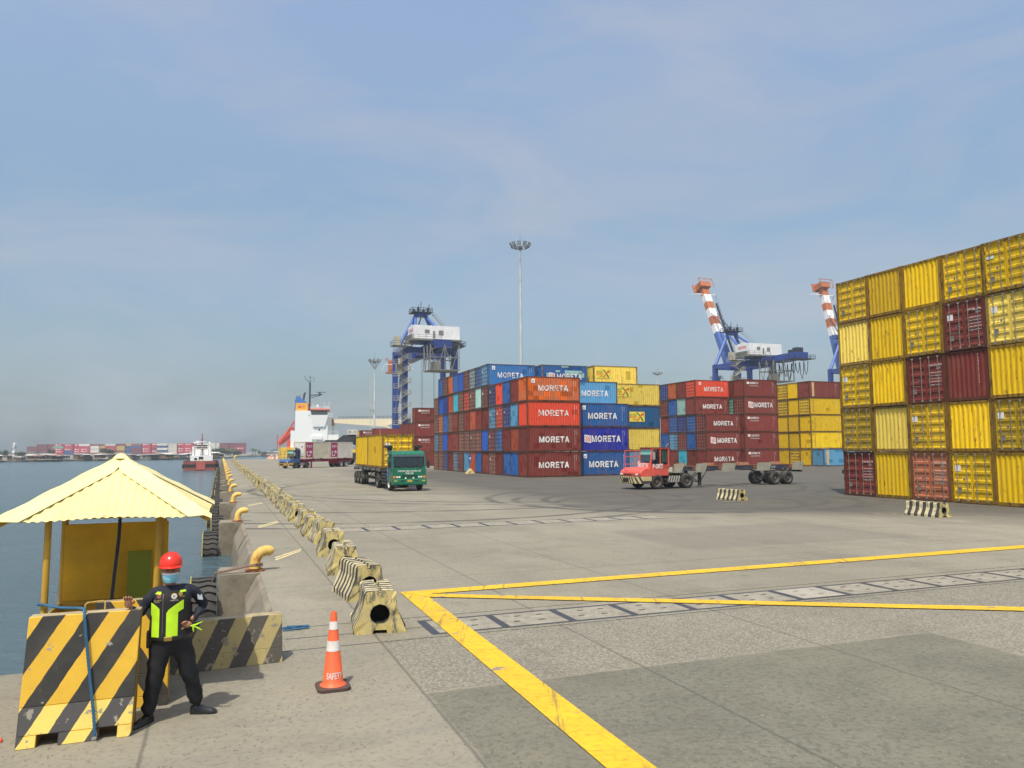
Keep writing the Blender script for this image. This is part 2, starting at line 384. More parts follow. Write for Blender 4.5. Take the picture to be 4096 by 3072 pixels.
# quay front: projecting fender blocks at the bollards and sloped recesses between them
prev = 12.1
rr = random.Random(3)
for ub in BOLL:
    a, b_ = ub-.45, ub+.95
    n = 5
    for k in range(n):
        u0, u1 = prev+(a-prev)*k/n, prev+(a-prev)*(k+1)/n-.02
        j = rr.uniform(-.03, .03)
        mb.prism([(.948, -.002), (.86+j, -.06), (.60+j, -.55), (.45, -1.7), (.45, -4), (.948, -4)], u0, u1, 'y')
    mb.prism([(.948, -.002), (.05, -.002), (0, -.07), (0, -4), (.948, -4)], a, b_, 'y')
    prev = b_
mb.prism([(.948, -.002), (.60, -.55), (.45, -1.7), (.45, -4), (.948, -4)], prev, 283, 'y')
mb.box(-60, .948, 11.7, 12.097, -4, -.003); mb.box(.4, 60, 282.9, 283.05, -4, -.003)
q = mb.build('quay_wall', QM, rot=(0, 0, TH), bevel=.0); struct(q)
# cable trench / crane rail covers
STEEL = paint('trench_steel', (.045, .048, .06), .5, .5, .15)
INF = concrete('cover_slab_concrete', (.30, .28, .225), (.15, .135, .105), 3.5, .4)
INF2 = concrete('light_cover_slab', (.35, .33, .275), (.24, .22, .18), 1.5, .2)
GAP = plain('joint_black', (.03, .03, .028), .9)
tf = MB(); ti = MB(); tj = MB(); tl = MB()
def flat(mb_, v0, v1, u0, u1, z): mb_.quad((v0, u0, z), (v1, u0, z), (v1, u1, z), (v0, u1, z))
flat(ti, 3.26, 60, 12.15, 13.12, .002)
flat(tf, 3.2, 60, 12.09, 12.16, .005); flat(tf, 3.2, 60, 13.08, 13.15, .005)
k = 0; v = 3.26
while v < 60:
    flat(tf, v-.07, v+.07, 12.16, 13.08, .005)
    if k == 6: flat(tl, v+.08, v+1.1, 12.17, 13.07, .0075)
    for dv, du in ((.3, .3), (.75, .3), (.45, .68), (.86, .68)):
        flat(tj, v+dv-.06, v+dv+.06, 12.16+du-.014, 12.16+du+.014, .0105)
    v += 1.205; k += 1
flat(tj, .95, 200, 13.42, 13.44, .003); flat(tj, -2, 200, 11.93, 11.95, .003); flat(tj, 1, 3.2, 12.66, 12.68, .003)
flat(ti, 3.3, 17.5, 28.12, 29.5, .002)
flat(tf, 3.3, 17.5, 28.08, 28.16, .005); flat(tf, 3.3, 17.5, 29.45, 29.52, .005)
v = 3.9
while v < 17: flat(tf, v-.07, v+.07, 28.16, 29.45, .005); v += 1.15
for m_, nm, mt in ((tf, 'trench_frame', STEEL), (ti, 'trench_covers', INF), (tj, 'joint_lines', GAP), (tl, 'trench_cover_plate', INF2)):
    struct(m_.build(nm, mt, rot=(0, 0, TH)))
YL = worn_line('yellow_line_paint', (.74, .46, .012), .36)
struct(psheet('yellow_line', [(3.50, 15.84), (3.30, 3.0), (3.73, 3.0), (3.92, 15.1)], .013, YL))
struct(psheet('yellow_line', [(3.50, 15.84), (3.92, 15.1), (4.0, 15.43), (21.3, 15.59), (45, 15.85), (45, 16.35), (22.0, 16.09)], .016, YL))
struct(psheet('yellow_line', [(4.0, 15.43), (3.92, 15.1), (13.27, 9.77), (24, 3.7), (24, 4.1), (13.58, 10.0)], .019, YL))
YW = worn_line('worn_yellow_paint', (.55, .42, .12), .95, (.13, .128, .12))
for a in ([(25.2, 35.3), (28.6, 33.6), (28.7, 33.75), (25.3, 35.5)], [(24.2, 38.5), (26.1, 37.0), (26.2, 37.1), (24.3, 38.6)], [(28.8, 24.4), (31, 23.1), (31.1, 23.2), (28.9, 24.5)], [(26.3, 26.4), (27.4, 25.6), (27.5, 25.7), (26.4, 26.5)]):
    struct(psheet('worn_line', a, .008, YW))
PL = worn_line('pale_yellow_mark', (.72, .62, .32), .35, (.28, .265, .24))
for ub in BOLL[:12]:
    if ub < 30: q4 = [[(1.44, 21.7), (2.24, 23.35), (2.24, 23.55), (1.44, 21.95)], [(1.46, 22.15), (2.3, 23.75), (2.3, 23.95), (1.46, 22.35)]]
    else: q4 = [[(1.42, ub-3.3), (2.26, ub-1.4), (2.26, ub-1.1), (1.42, ub-3.0)]]+([[(1.42, ub-2.75), (2.26, ub-.9), (2.26, ub-.65), (1.42, ub-2.5)]] if ub < 50 else [])
    for a in q4: struct(psheet('pale_mark', a, .006, PL))
# ================================================================== QUAY FURNITURE
BY = paint('bollard_yellow', (.72, .48, .12), .5, .3, .4, rustcol=(.42, .15, .03), scale=3)
def make_bollard():
    t = thing('bollard', '', 'bollard')
    pts = [(0, 0, 0), (0, 0, .14), (.01, 0, .27), (.06, 0, .38), (.15, 0, .445), (.26, 0, .475), (.36, 0, .465), (.42, 0, .44), (.455, 0, .42)]
    MB().tube(pts, [.16, .135, .13, .132, .132, .125, .122, .10, .04], 18).build('horn', BY, t, smooth=True)
    MB().lathe([(0, .001), (.25, .001), (.25, .03), (.17, .035), (.17, .06), (0, .06)], 18).build('base_plate', paint('rusty_base', (.42, .16, .06), .8, .3, .8), t, smooth=True)
    return t
b0 = make_bollard()
for i, ub in enumerate(BOLL):
    o = b0 if i == 0 else copy_tree(b0)
    o.location = port(ub, .72 if i else .85, 0); o.rotation_euler = (0, 0, TH+rr.uniform(-.12, .12)); s_ = 1.02+rr.uniform(-.04, .04); o.scale = (s_*.93, s_*.98, s_*.97)
    tag(o, f'yellow horn mooring bollard with rusty foot, {nth(i+1)} along quay edge', 'bollard', 'yellow bollards along the quay edge')
# tyre fenders
RUB = paint('tyre_rubber', (.035, .034, .033), .8, .5, 0, dirtcol=(.12, .11, .095))
RUBY = paint('tyre_yellow', (.62, .55, .12), .7, .5, .3, rustcol=(.05, .05, .04))
def tyre_mesh(r, w, lug=True, n=36):
    mb = MB(); pr = [(r*.55, -w*.40), (r*.62, -w*.5), (r*.84, -w*.5), (r*.93, -w*.45), (r*.95, -w*.3), (r*.95, w*.3), (r*.93, w*.45), (r*.84, w*.5), (r*.62, w*.5), (r*.55, w*.40)]
    mb.lathe(pr, n, 'x', closed=True)
    if lug:
        K = 26
        for k in range(K):
            for (xa, xb, da, db) in ((-.49, -.16, 0, .5), (-.16, .16, .5, 0), (.16, .49, 0, .5)):
                def P(x, d, rad, e): t_ = 2*math.pi*(k+d*.55+e)/K; return (x*w, rad*math.cos(t_), rad*math.sin(t_))
                rr_ = r*(1.0); ri = r*.93
                mb.hexa([P(xa, da, ri, 0), P(xb, db, ri, 0), P(xb, db, ri, .55), P(xa, da, ri, .55), P(xa, da, rr_, 0), P(xb, db, rr_, 0), P(xb, db, rr_, .55), P(xa, da, rr_, .55)])
    return mb
tm = tyre_mesh(.9, .58).mesh('tyre', RUB)
ring = MB().lathe([(.80, -.292), (.93, -.272), (.93, -.262), (.80, -.285)], 36, 'x', closed=True).mesh('painted_sidewall', RUBY)
spots = [(19.95, -.98), (34.3, -1.25), (40.6, -1.1), (46.7, -1.15), (52.6, -1.0), (58.7, -1.1), (64.5, -1.0), (70.3, -1.1), (76.5, -1.0), (82.6, -1.05), (88, -1.0), (94, -1.0), (100, -1), (105.5, -1), (111, -1), (117.5, -1), (129, -1), (141, -1), (153, -1)]
for i, (u, z) in enumerate(spots):
    t = thing('tyre_fender', f'huge worn tractor tyre hung as a fender on the quay wall, {nth(i+1)} from the kiosk', 'tyre fender', port(u+.1, -.32 if i in (0,) or u in BOLL else -.1, z), TH+rr.uniform(-.05, .05), 'tyre fenders on the quay wall')
    obj('tyre', tm, t); obj('painted_sidewall', ring, t)
# striped concrete barriers with a pipe hole through them
BS = [plain('barrier_black', (.035, .034, .03), .8)]
CREAM = paint('barrier_cream', (.56, .49, .29), .8, .65, .5, rustcol=(.11, .10, .085), dirtcol=(.26, .24, .2), scale=4)
CREAMY = paint('barrier_end_yellow', (.56, .46, .17), .8, .6, .62, rustcol=(.13, .12, .1), dirtcol=(.25, .23, .2), scale=3.5)
BLK = paint('barrier_stripe_black', (.045, .043, .038), .8, .4, .25, rustcol=(.4, .37, .3), scale=5)
HOLE = plain('hole_dark', (.03, .028, .025), .95)
def barrier_mesh(seed, length=1.45, nstripe=6, jit=.0055):
    r_ = random.Random(seed); mb = MB()
    prof = [(-.41, 0), (-.41, .10), (-.32, .27), (-.262, .42), (-.25, .61), (-.22, .66), (-.035, .665), (-.025, .60), (.025, .60), (.035, .665), (.22, .66), (.25, .61), (.262, .42), (.32, .27), (.41, .10), (.41, 0), (.13, 0), (.12, .055), (-.12, .055), (-.13, 0)]
    c = (0, .30); n = len(prof); segs = nstripe*2
    def circ(p):
        a = math.atan2(p[1]-c[1], p[0]-c[0]); return (c[0]+.158*math.cos(a), c[1]+.158*math.sin(a))
    rings = []
    for k in range(segs+1):
        y = -length/2+length*k/segs
        e = 4.5 if k in (0, segs) else 1
        rings.append([(x+r_.uniform(-jit, jit)*e, y+(r_.uniform(0, .05)*(1 if k == 0 else -1) if k in (0, segs) else 0), z+(r_.uniform(-jit, jit)*e if z > .1 else 0)) for x, z in prof])
    o = len(mb.v)
    for rg in rings: mb.v += rg
    for k in range(segs):
        for i in range(n):
            j = (i+1) % n; mb.f.append((o+k*n+i, o+k*n+j, o+(k+1)*n+j, o+(k+1)*n+i)); mb.m.append(1 if k % 2 == 0 else 0)
    for k, y in ((0, -length/2), (segs, length/2)):
        oc = len(mb.v); mb.v += [(circ(p)[0], y+(.03 if k == 0 else -.03), circ(p)[1]) for p in prof]
        for i in range(n):
            j = (i+1) % n; mb.f.append((o+k*n+i, o+k*n+j, oc+j, oc+i)); mb.m.append(2)
        od = len(mb.v); mb.v += [(circ(p)[0], y+(.5 if k == 0 else -.5), circ(p)[1]) for p in prof]
        for i in range(n):
            j = (i+1) % n; mb.f.append((oc+i, oc+j, od+j, od+i)); mb.m.append(3)
        mb.f.append(tuple(od+i for i in range(n))); mb.m.append(3)
    return mb.mesh('concrete_barrier', [CREAM, BLK, CREAMY, HOLE])
BMESH = [barrier_mesh(s) for s in range(5)]
us = [12.35, 15.25, 18.5, 21.85, 24.95, 27.2, 30.1, 33.2, 35.4, 37.3, 40.7, 44.0, 47.2, 49.6, 52.2]
while us[-1] < 236: us.append(us[-1]+2.75+rr.uniform(-.25, .35))
vl = [2.09, 2.3, 2.44, 2.6, 2.75, 2.68, 2.75, 2.7]
rows_state = {0: 'chipped black and cream, standing at the near head of the quay row', 1: 'heavily chipped on top', 2: 'with broken end'}
for i, u in enumerate(us):
    v = (vl[i] if i < len(vl) else 2.72+rr.uniform(-.06, .08))+.41
    me = BMESH[i % 5]
    o = obj('concrete_barrier', me, None, port(u+.68, v, 0), (0, 0, TH+(rr.uniform(-.07, .07) if i else -.12)+(.10 if i == 1 else 0)))
    o.scale = (1, rr.uniform(.9, 1.02) if i else .78, rr.uniform(.97, 1.03))
    st = rows_state.get(i)
    lab = f'striped concrete barrier, {st}' if i == 0 else f'striped concrete barrier, {nth(i+1)} from near end of quay row' + (', '+st if st else '')
    tag(o, lab, 'barrier', 'striped barriers in a row along the quay')
# loose straps lying over the first barriers
for (u, v, rz, lab) in ((36.3, 26.75, 2.72-TH*0, 'loose striped concrete barrier standing in front of the skeletal trailer'), (24.4, 27.75, 2.75, 'loose striped concrete barrier standing in front of the yellow container wall')):
    ax = port(37.04, 26.28)-port(35.6, 26.51) if u > 30 else port(25.08, 27.48)-port(23.7, 27.55)
    o = obj('concrete_barrier', barrier_mesh(11 if u > 30 else 12, 1.75, 5, .006), None, port(u, v, 0), (0, 0, math.atan2(ax.y, ax.x)-math.pi/2)); o.scale = (.96, .93, .90); tag(o, lab, 'barrier', 'loose barriers on the apron')
STRAP = paint('rusty_strap', (.16, .10, .07), .8, .4, .4)
# rusty cable from the first bollard over the quay edge
mb = MB()
for k in range(3):
    mb.tube([(1.02, 20.05+.03*k, .12+.02*k), (.85, 19.85, .15+.02*k), (.6, 19.82+.05*k, .14), (.2, 19.8+.05*k, .07), (-.06, 19.78+.04*k, .03+.01*k), (-.12, 19.78, -.2)], .018, 6)
tag(mb.build('mooring_cable', STRAP, rot=(0, 0, TH)), 'rusty cable slung from the nearest bollard over the quay edge', 'cable')
# ---------------------------------------------------------------- blue rope
ROPE = paint('blue_rope', (.035, .13, .25), .8, .3); ROPED = paint('dark_rope', (.035, .05, .07), .8, .3)
def twisted(pts, r, mat, name, turns=14, sub=10):
    P = []
    pts = [Vector(p) for p in pts]
    for i in range(len(pts)-1):
        for k in range(sub): P.append(pts[i].lerp(pts[i+1], k/sub))
    P.append(pts[-1]); mb = MB(); Ltot = sum((P[i+1]-P[i]).length for i in range(len(P)-1))
    Q = []                                      # resample
    n = max(20, int(Ltot/.018)); acc = 0; j = 0; seg = [(P[i+1]-P[i]).length for i in range(len(P)-1)]
    for k in range(n+1):
        tgt = Ltot*k/n
        while j < len(seg)-1 and acc+seg[j] < tgt: acc += seg[j]; j += 1
        Q.append(P[j].lerp(P[j+1], min(1, (tgt-acc)/max(1e-6, seg[j]))))
    for s in range(3):
        S_ = []
        for k, p in enumerate(Q):
            d = (Q[min(k+1, n)]-Q[max(k-1, 0)]).normalized(); a = d.cross(Vector((.31, .2, .9))).normalized(); b_ = d.cross(a)
            t_ = Ltot*k/n/.11*2*math.pi/1.0+2*math.pi*s/3
            S_.append(p+(a*math.cos(t_)+b_*math.sin(t_))*r*.62)
        mb.tube(S_, r*.5, 6)
    return mb.build(name, mat, rot=(0, 0, TH), smooth='all')
# ================================================================== FOREGROUND: guard barriers, kiosk, cone
G1 = striped('guard_stripes', (.72, .44, .04), (.028, .028, .026), .40, -.62, 'X', .5, .28, .10)
G1L = striped('guard_stripes_lower', (.86, .66, .16), (.075, .073, .075), .40, -.62, 'X', .5, .5, .10)
G2 = striped('guard_stripes_reverse', (.72, .43, .03), (.035, .033, .028), .52, .62, 'X', .5, .2, .0)
G3 = striped('faded_stripes', (.40, .33, .14), (.07, .064, .05), .44, -.5, 'X', .5, .5, .2, (.22, .19, .14))
EDGEC = concrete('guard_edge_concrete', (.42, .36, .22), (.2, .16, .09), 6, .4)
def guard(name, L_, H_, tb, tt, mats, notch=True, lean=0.):
    """A-section precast slab; local x = length, front face at y = 0 (bottom)"""
    mb = MB(); h0 = H_*.31; zb = .12 if notch else 0
    yf = lambda z: (tb-tt)*.42*(z/H_); sx = lambda z: lean*z/H_
    def slab(x0, x1, z0, z1, mf):
        p = []
        for z in (z0, z1):
            for (x, y) in ((x0, yf(z)), (x1, yf(z)), (x1, tb-(tb-tt)*.58*(z/H_)), (x0, tb-(tb-tt)*.58*(z/H_))): p.append((x+sx(z), y, z))
        o = len(mb.v); mb.v += p
        for f, m in (((3, 2, 1, 0), 2), ((4, 5, 6, 7), 2), ((0, 1, 5, 4), mf), ((1, 2, 6, 5), 3), ((2, 3, 7, 6), mf), ((3, 0, 4, 7), 3)): mb.f.append(tuple(o+i for i in f)); mb.m.append(m)
    if notch:
        e = L_
        for (a, b_) in ((-.5, -.33), (-.145, .2), (.37, .5)): slab(a*e, b_*e, 0, zb, 1)
        slab(-L_/2, L_/2, zb, h0, 1)
    else: slab(-L_/2, L_/2, 0, h0, 1)
    slab(-L_/2, L_/2, h0+.0005, H_, 0)
    return mb.mesh(name, mats, bevel=.006)
EDGEY = paint('guard_edge_ochre', (.42, .24, .04), .8, .5, .4)
t = tag(obj('concrete_guard', guard('guard', 1.03, 1.25, .46, .16, [G1, G1L, EDGEC, EDGEY], True, .05), None, port(9.05, -1.31, 0), (0, 0, TH+.0)), 'bright yellow and black diagonally striped concrete guard slab in front of the kiosk', 'barrier')
t = tag(obj('concrete_guard', guard('guard', .78, 1.2, .34, .14, [G2, G2, EDGEC, EDGEY], True, 0), None, port(9.98, -.90, 0), (0, 0, TH)), 'deep yellow guard slab with stripes slanting the other way, right behind the guard man', 'barrier')
t = tag(obj('concrete_guard', guard('guard', 2.3, .63, .52, .22, [G3, G3, EDGEC, G3], False, 0), None, port(11.28, -.28, 0), (0, 0, TH+.07)), 'low weathered concrete barrier with faded stripes lying behind the guard man at the quay edge', 'barrier')
# steel lifting loop and rope on the front guard
LOOPM = paint('loop_steel', (.45, .30, .08), .6, .4, .4)
tag(MB().tube([(-1.29, 9.3, 1.24), (-1.29, 9.3, 1.315), (-1.27, 9.3, 1.335), (-1.13, 9.3, 1.345), (-1.105, 9.3, 1.325), (-1.105, 9.3, 1.24)], .009, 8).build('lifting_loop', LOOPM, rot=(0, 0, TH), smooth=True), 'yellow steel lifting loop standing on top of the striped guard slab', 'loop')
twist = twisted([(-1.86, 10.05, 1.22), (-1.83, 9.93, 1.25), (-1.75, 9.9, 1.235), (-1.55, 9.6, 1.25), (-1.36, 9.4, 1.27), (-1.29, 9.25, 1.285), (-1.27, 9.13, 1.23), (-1.25, 9.11, 1.05), (-1.19, 9.07, .6), (-1.14, 9.03, .25), (-1.12, 9.0, .06)], .015, ROPE, 'blue_rope')
tag(twist, 'blue twisted rope tied to the kiosk post and hanging down the front guard slab', 'rope')
mb = MB(); r_ = random.Random(5)
pts = [(1.0+.45*r_.random(), 13.2+.3*r_.random(), .012+.02*r_.random()) for k in range(26)]
mb.tube(pts, .009, 5)
tag(mb.build('rope_tangle', ROPE, rot=(0, 0, TH)), 'tangled blue rope lying on the concrete beside the faded barrier', 'rope')
w_ = MB(); 
for k in range(7):
    a = k*.9; w_.hexa([(-.06+.018*k, -.03, .003), (-.04+.018*k, -.035, .003), (-.04+.018*k, .03, .02+.01*math.sin(a)), (-.06+.018*k, .03, .004), (-.06+.018*k, -.03, .012+.01*math.cos(a)), (-.04+.018*k, -.035, .016), (-.04+.018*k, .03, .035), (-.06+.018*k, .03, .02)], k % 2)
tag(w_.build('food_wrapper', [plain('wrapper_red', (.65, .05, .02), .4), plain('wrapper_yellow', (.8, .5, .02), .4)], loc=port(9.37, -2.07, 0), rot=(0, 0, .4)), 'crumpled red and yellow wrapper lying on the ground left of the guard slab', 'litter')
# ---------------------------------------------------------------- kiosk
KP = paint('kiosk_post_yellow', (.50, .30, .035), .55, .35, .25); KB = paint('kiosk_panel_yellow', (.66, .38, .012), .5, .3, .12)
KR = paint('kiosk_roof_cream', (.80, .69, .31), .5, .3, .22, rustcol=(.42, .27, .12), scale=1.8)
KF = paint('kiosk_flashing', (.85, .76, .36), .4, .2, .15, rustcol=(.4, .26, .12))
ks = thing('guard_kiosk', 'yellow guard kiosk with pale corrugated pyramid roof on thin posts by the water', 'kiosk', port(10.8, -1.2, 0), TH)
def K(v, u, z): return (v+1.2, u-10.8, z)
mb = MB()
for (v, u, w_) in ((-1.78, 9.98, .045), (-1.86, 11.5, .05), (-.70, 11.5, .06), (-.66, 10.05, .045)):
    MB().tube([K(v-(.02 if u < 11 else .02), u, 0), K(v, u, 2.22)], w_*.8, 10).build('post', KP, ks, smooth=True)
APX = Vector(K(-1.17, 10.85, 2.83)); C4 = [Vector(K(-2.23, 9.76, 2.17)), Vector(K(-.12, 9.76, 2.17)), Vector(K(-.10, 11.95, 2.17)), Vector(K(-2.27, 11.95, 2.17))]
for k in range(4):
    A, B = C4[k], C4[(k+1) % 4]; nrm = (B-A).cross(APX-A).normalized(); n = 96; mb = MB(); vs = []
    mid = (A+B)/2
    for i in range(n+1):
        s = i/n; e = A.lerp(B, s); hgt = 1-abs(2*s-1); top = e.lerp(e+(APX-mid), hgt*.995)
        wv = .010*math.cos(s*2*math.pi*25)
        vs += [e+nrm*wv-Vector((0, 0, .012*math.sin(s*9+k))), top+nrm*wv]
    mb.add(vs, [(2*i, 2*i+2, 2*i+3, 2*i+1) for i in range(n)]+[])
    vs2 = [v_-nrm*.004 for v_ in vs]; mb.add(vs2, [(2*i+1, 2*i+3, 2*i+2, 2*i) for i in range(n)])
    mb.build('roof_sheet', KR, ks, smooth='all')
for k in range(4):                                    # broad bent hip flashings
    c = C4[k]; d = (APX-c); L_ = d.length; d.normalize()
    n1 = (C4[k]-C4[k-1]).normalized(); n2 = (C4[(k+1) % 4]-C4[k]).normalized()
    l_ = (-n1)*.25; r2 = n2*.25
    upz = Vector((0, 0, .03)); mb = MB(); nseg = 12; vs = []
    for i in range(nseg+1):
        p = c-d*.06+(d*(L_+.03))*(i/nseg); sc_ = min(1, (1.02-i/nseg)*4.2); l_ = (-n1)*.25*sc_; r2 = n2*.25*sc_; sag = Vector((0, 0, .008*math.sin(i*1.7)))
        if k == 1 and i < 2: sag = Vector((0, 0, -.03*(2-i)))
        def on(off): q = p+off; q.z = p.z+ (off.length*.0) ; return q
        hl = min(1, 1.0)
        # fall of the roof away from the hip
        fall = .20*.62/1.1
        vs += [p+l_+Vector((0, 0, .0+.02)), p+l_*.35+upz*1.0, p+upz*1.7+sag, p+r2*.35+upz*1.0, p+r2+Vector((0, 0, .02))]
    mb.add(vs, [(5*i+j, 5*i+j+1, 5*i+5+j+1, 5*i+5+j) for i in range(nseg) for j in range(4)])
    mb.add([v_-Vector((0, 0, .006)) for v_ in vs], [(5*i+5+j, 5*i+5+j+1, 5*i+j+1, 5*i+j) for i in range(nseg) for j in range(4)])
    mb.build('hip_flashing', KF, ks)
MB().lathe([(.10, -.045), (.05, .005), (0, .02)], 8).build('roof_cap', KF, ks, loc=APX+Vector((0, 0, .045)))
mb = MB()
IN = [Vector((c_.x*.90-.005, (c_.y)*.90, c_.z+.012)) for c_ in C4]
for k in range(4): mb.beam(IN[k], IN[(k+1) % 4], .03, .04)
for k in range(4): mb.beam(C4[k]-Vector((0, 0, .05)), APX-Vector((0, 0, .07)), .03, .04)
mb.build('roof_frame', KP, ks)
MB().box(-.66, .57, .66, .69, 1.0, 1.98).build('back_panel', KB, ks, bevel=.006)
MB().box(-.68, .60, .58, .70, .955, .998).box(-.68, .60, .60, .66, .12, .953).box(-.69, -.655, -.80, .58, .12, .998).build('low_wall', KP, ks)
MB().box(-.60, .50, .22, .56, .80, .845).box(-.56, -.52, .26, .5, 0, .80).box(.44, .48, .26, .5, 0, .80).build('bench', KB, ks)
MB().box(.10, .38, .50, .515, 1.0, 1.62).build('green_panel', paint('olive_board', (.22, .26, .02), .5, .35), ks, bevel=.01)
tag(twisted([(-1.10, 10.35, 2.28), (-1.11, 10.36, 1.9), (-1.14, 10.34, 1.5), (-1.165, 10.32, 1.12)], .02, ROPED, 'hanging_rope'), 'dark blue rope hanging from the kiosk roof', 'rope')
# ---------------------------------------------------------------- cone
cn = thing('traffic_cone', 'orange traffic cone with two white bands and worn SAFETY lettering', 'traffic cone', (-2.23, 9.76, 0), .35)
OR = paint('cone_orange', (.78, .13, .045), .5, .2, .0, scale=5); WB = paint('cone_white', (.72, .70, .68), .4, .25, 0, scale=9); BK = paint('cone_base', (.085, .05, .045), .8, .5)
rad = lambda z: .128+(.034-.128)*(z-.05)/.87
def band(a, b_, e=0): return [(rad(a)+e, a), (rad(b_)+e, b_)]
MB().lathe([(.16, .045), (.15, .055), (rad(.07)+.004, .075)]+band(.08, .90)+[(rad(.92)-.003, .92), (.022, .92), (.022, .85)], 32).build('cone_body', OR, cn, smooth=True)
for a, b_ in ((.455, .575), (.71, .805)):
    MB().lathe([(rad(a)+.0005, a)]+band(a, b_, .003)+[(rad(b_)+.0005, b_)], 32).build('reflective_band', WB, cn, smooth=True)
MB().prism([(-.2, -.15), (-.15, -.2), (.15, -.2), (.2, -.15), (.2, .15), (.15, .2), (-.15, .2), (-.2, .15)], .002, .045, 'z').build('cone_base', BK, cn, bevel=.008)
# lettering bent round the cone
tmz = text_mesh('SAFETY', .21, .075, .02, WB); tmz = tmz.copy()
bmt = bmesh.new(); bmt.from_mesh(tmz)
bmesh.ops.subdivide_edges(bmt, edges=[e for e in bmt.edges if e.calc_length() > .01], cuts=1)
bmesh.ops.triangulate(bmt, faces=bmt.faces)
for v_ in bmt.verts:
    z = .17+v_.co.z; r0 = rad(z)+.004; a = (v_.co.x+.02)/r0; v_.co = (r0*math.sin(a), -r0*math.cos(a), z)
bmt.to_mesh(tmz); bmt.free(); obj('lettering', tmz, cn, rot=(0, 0, -.35+.25))
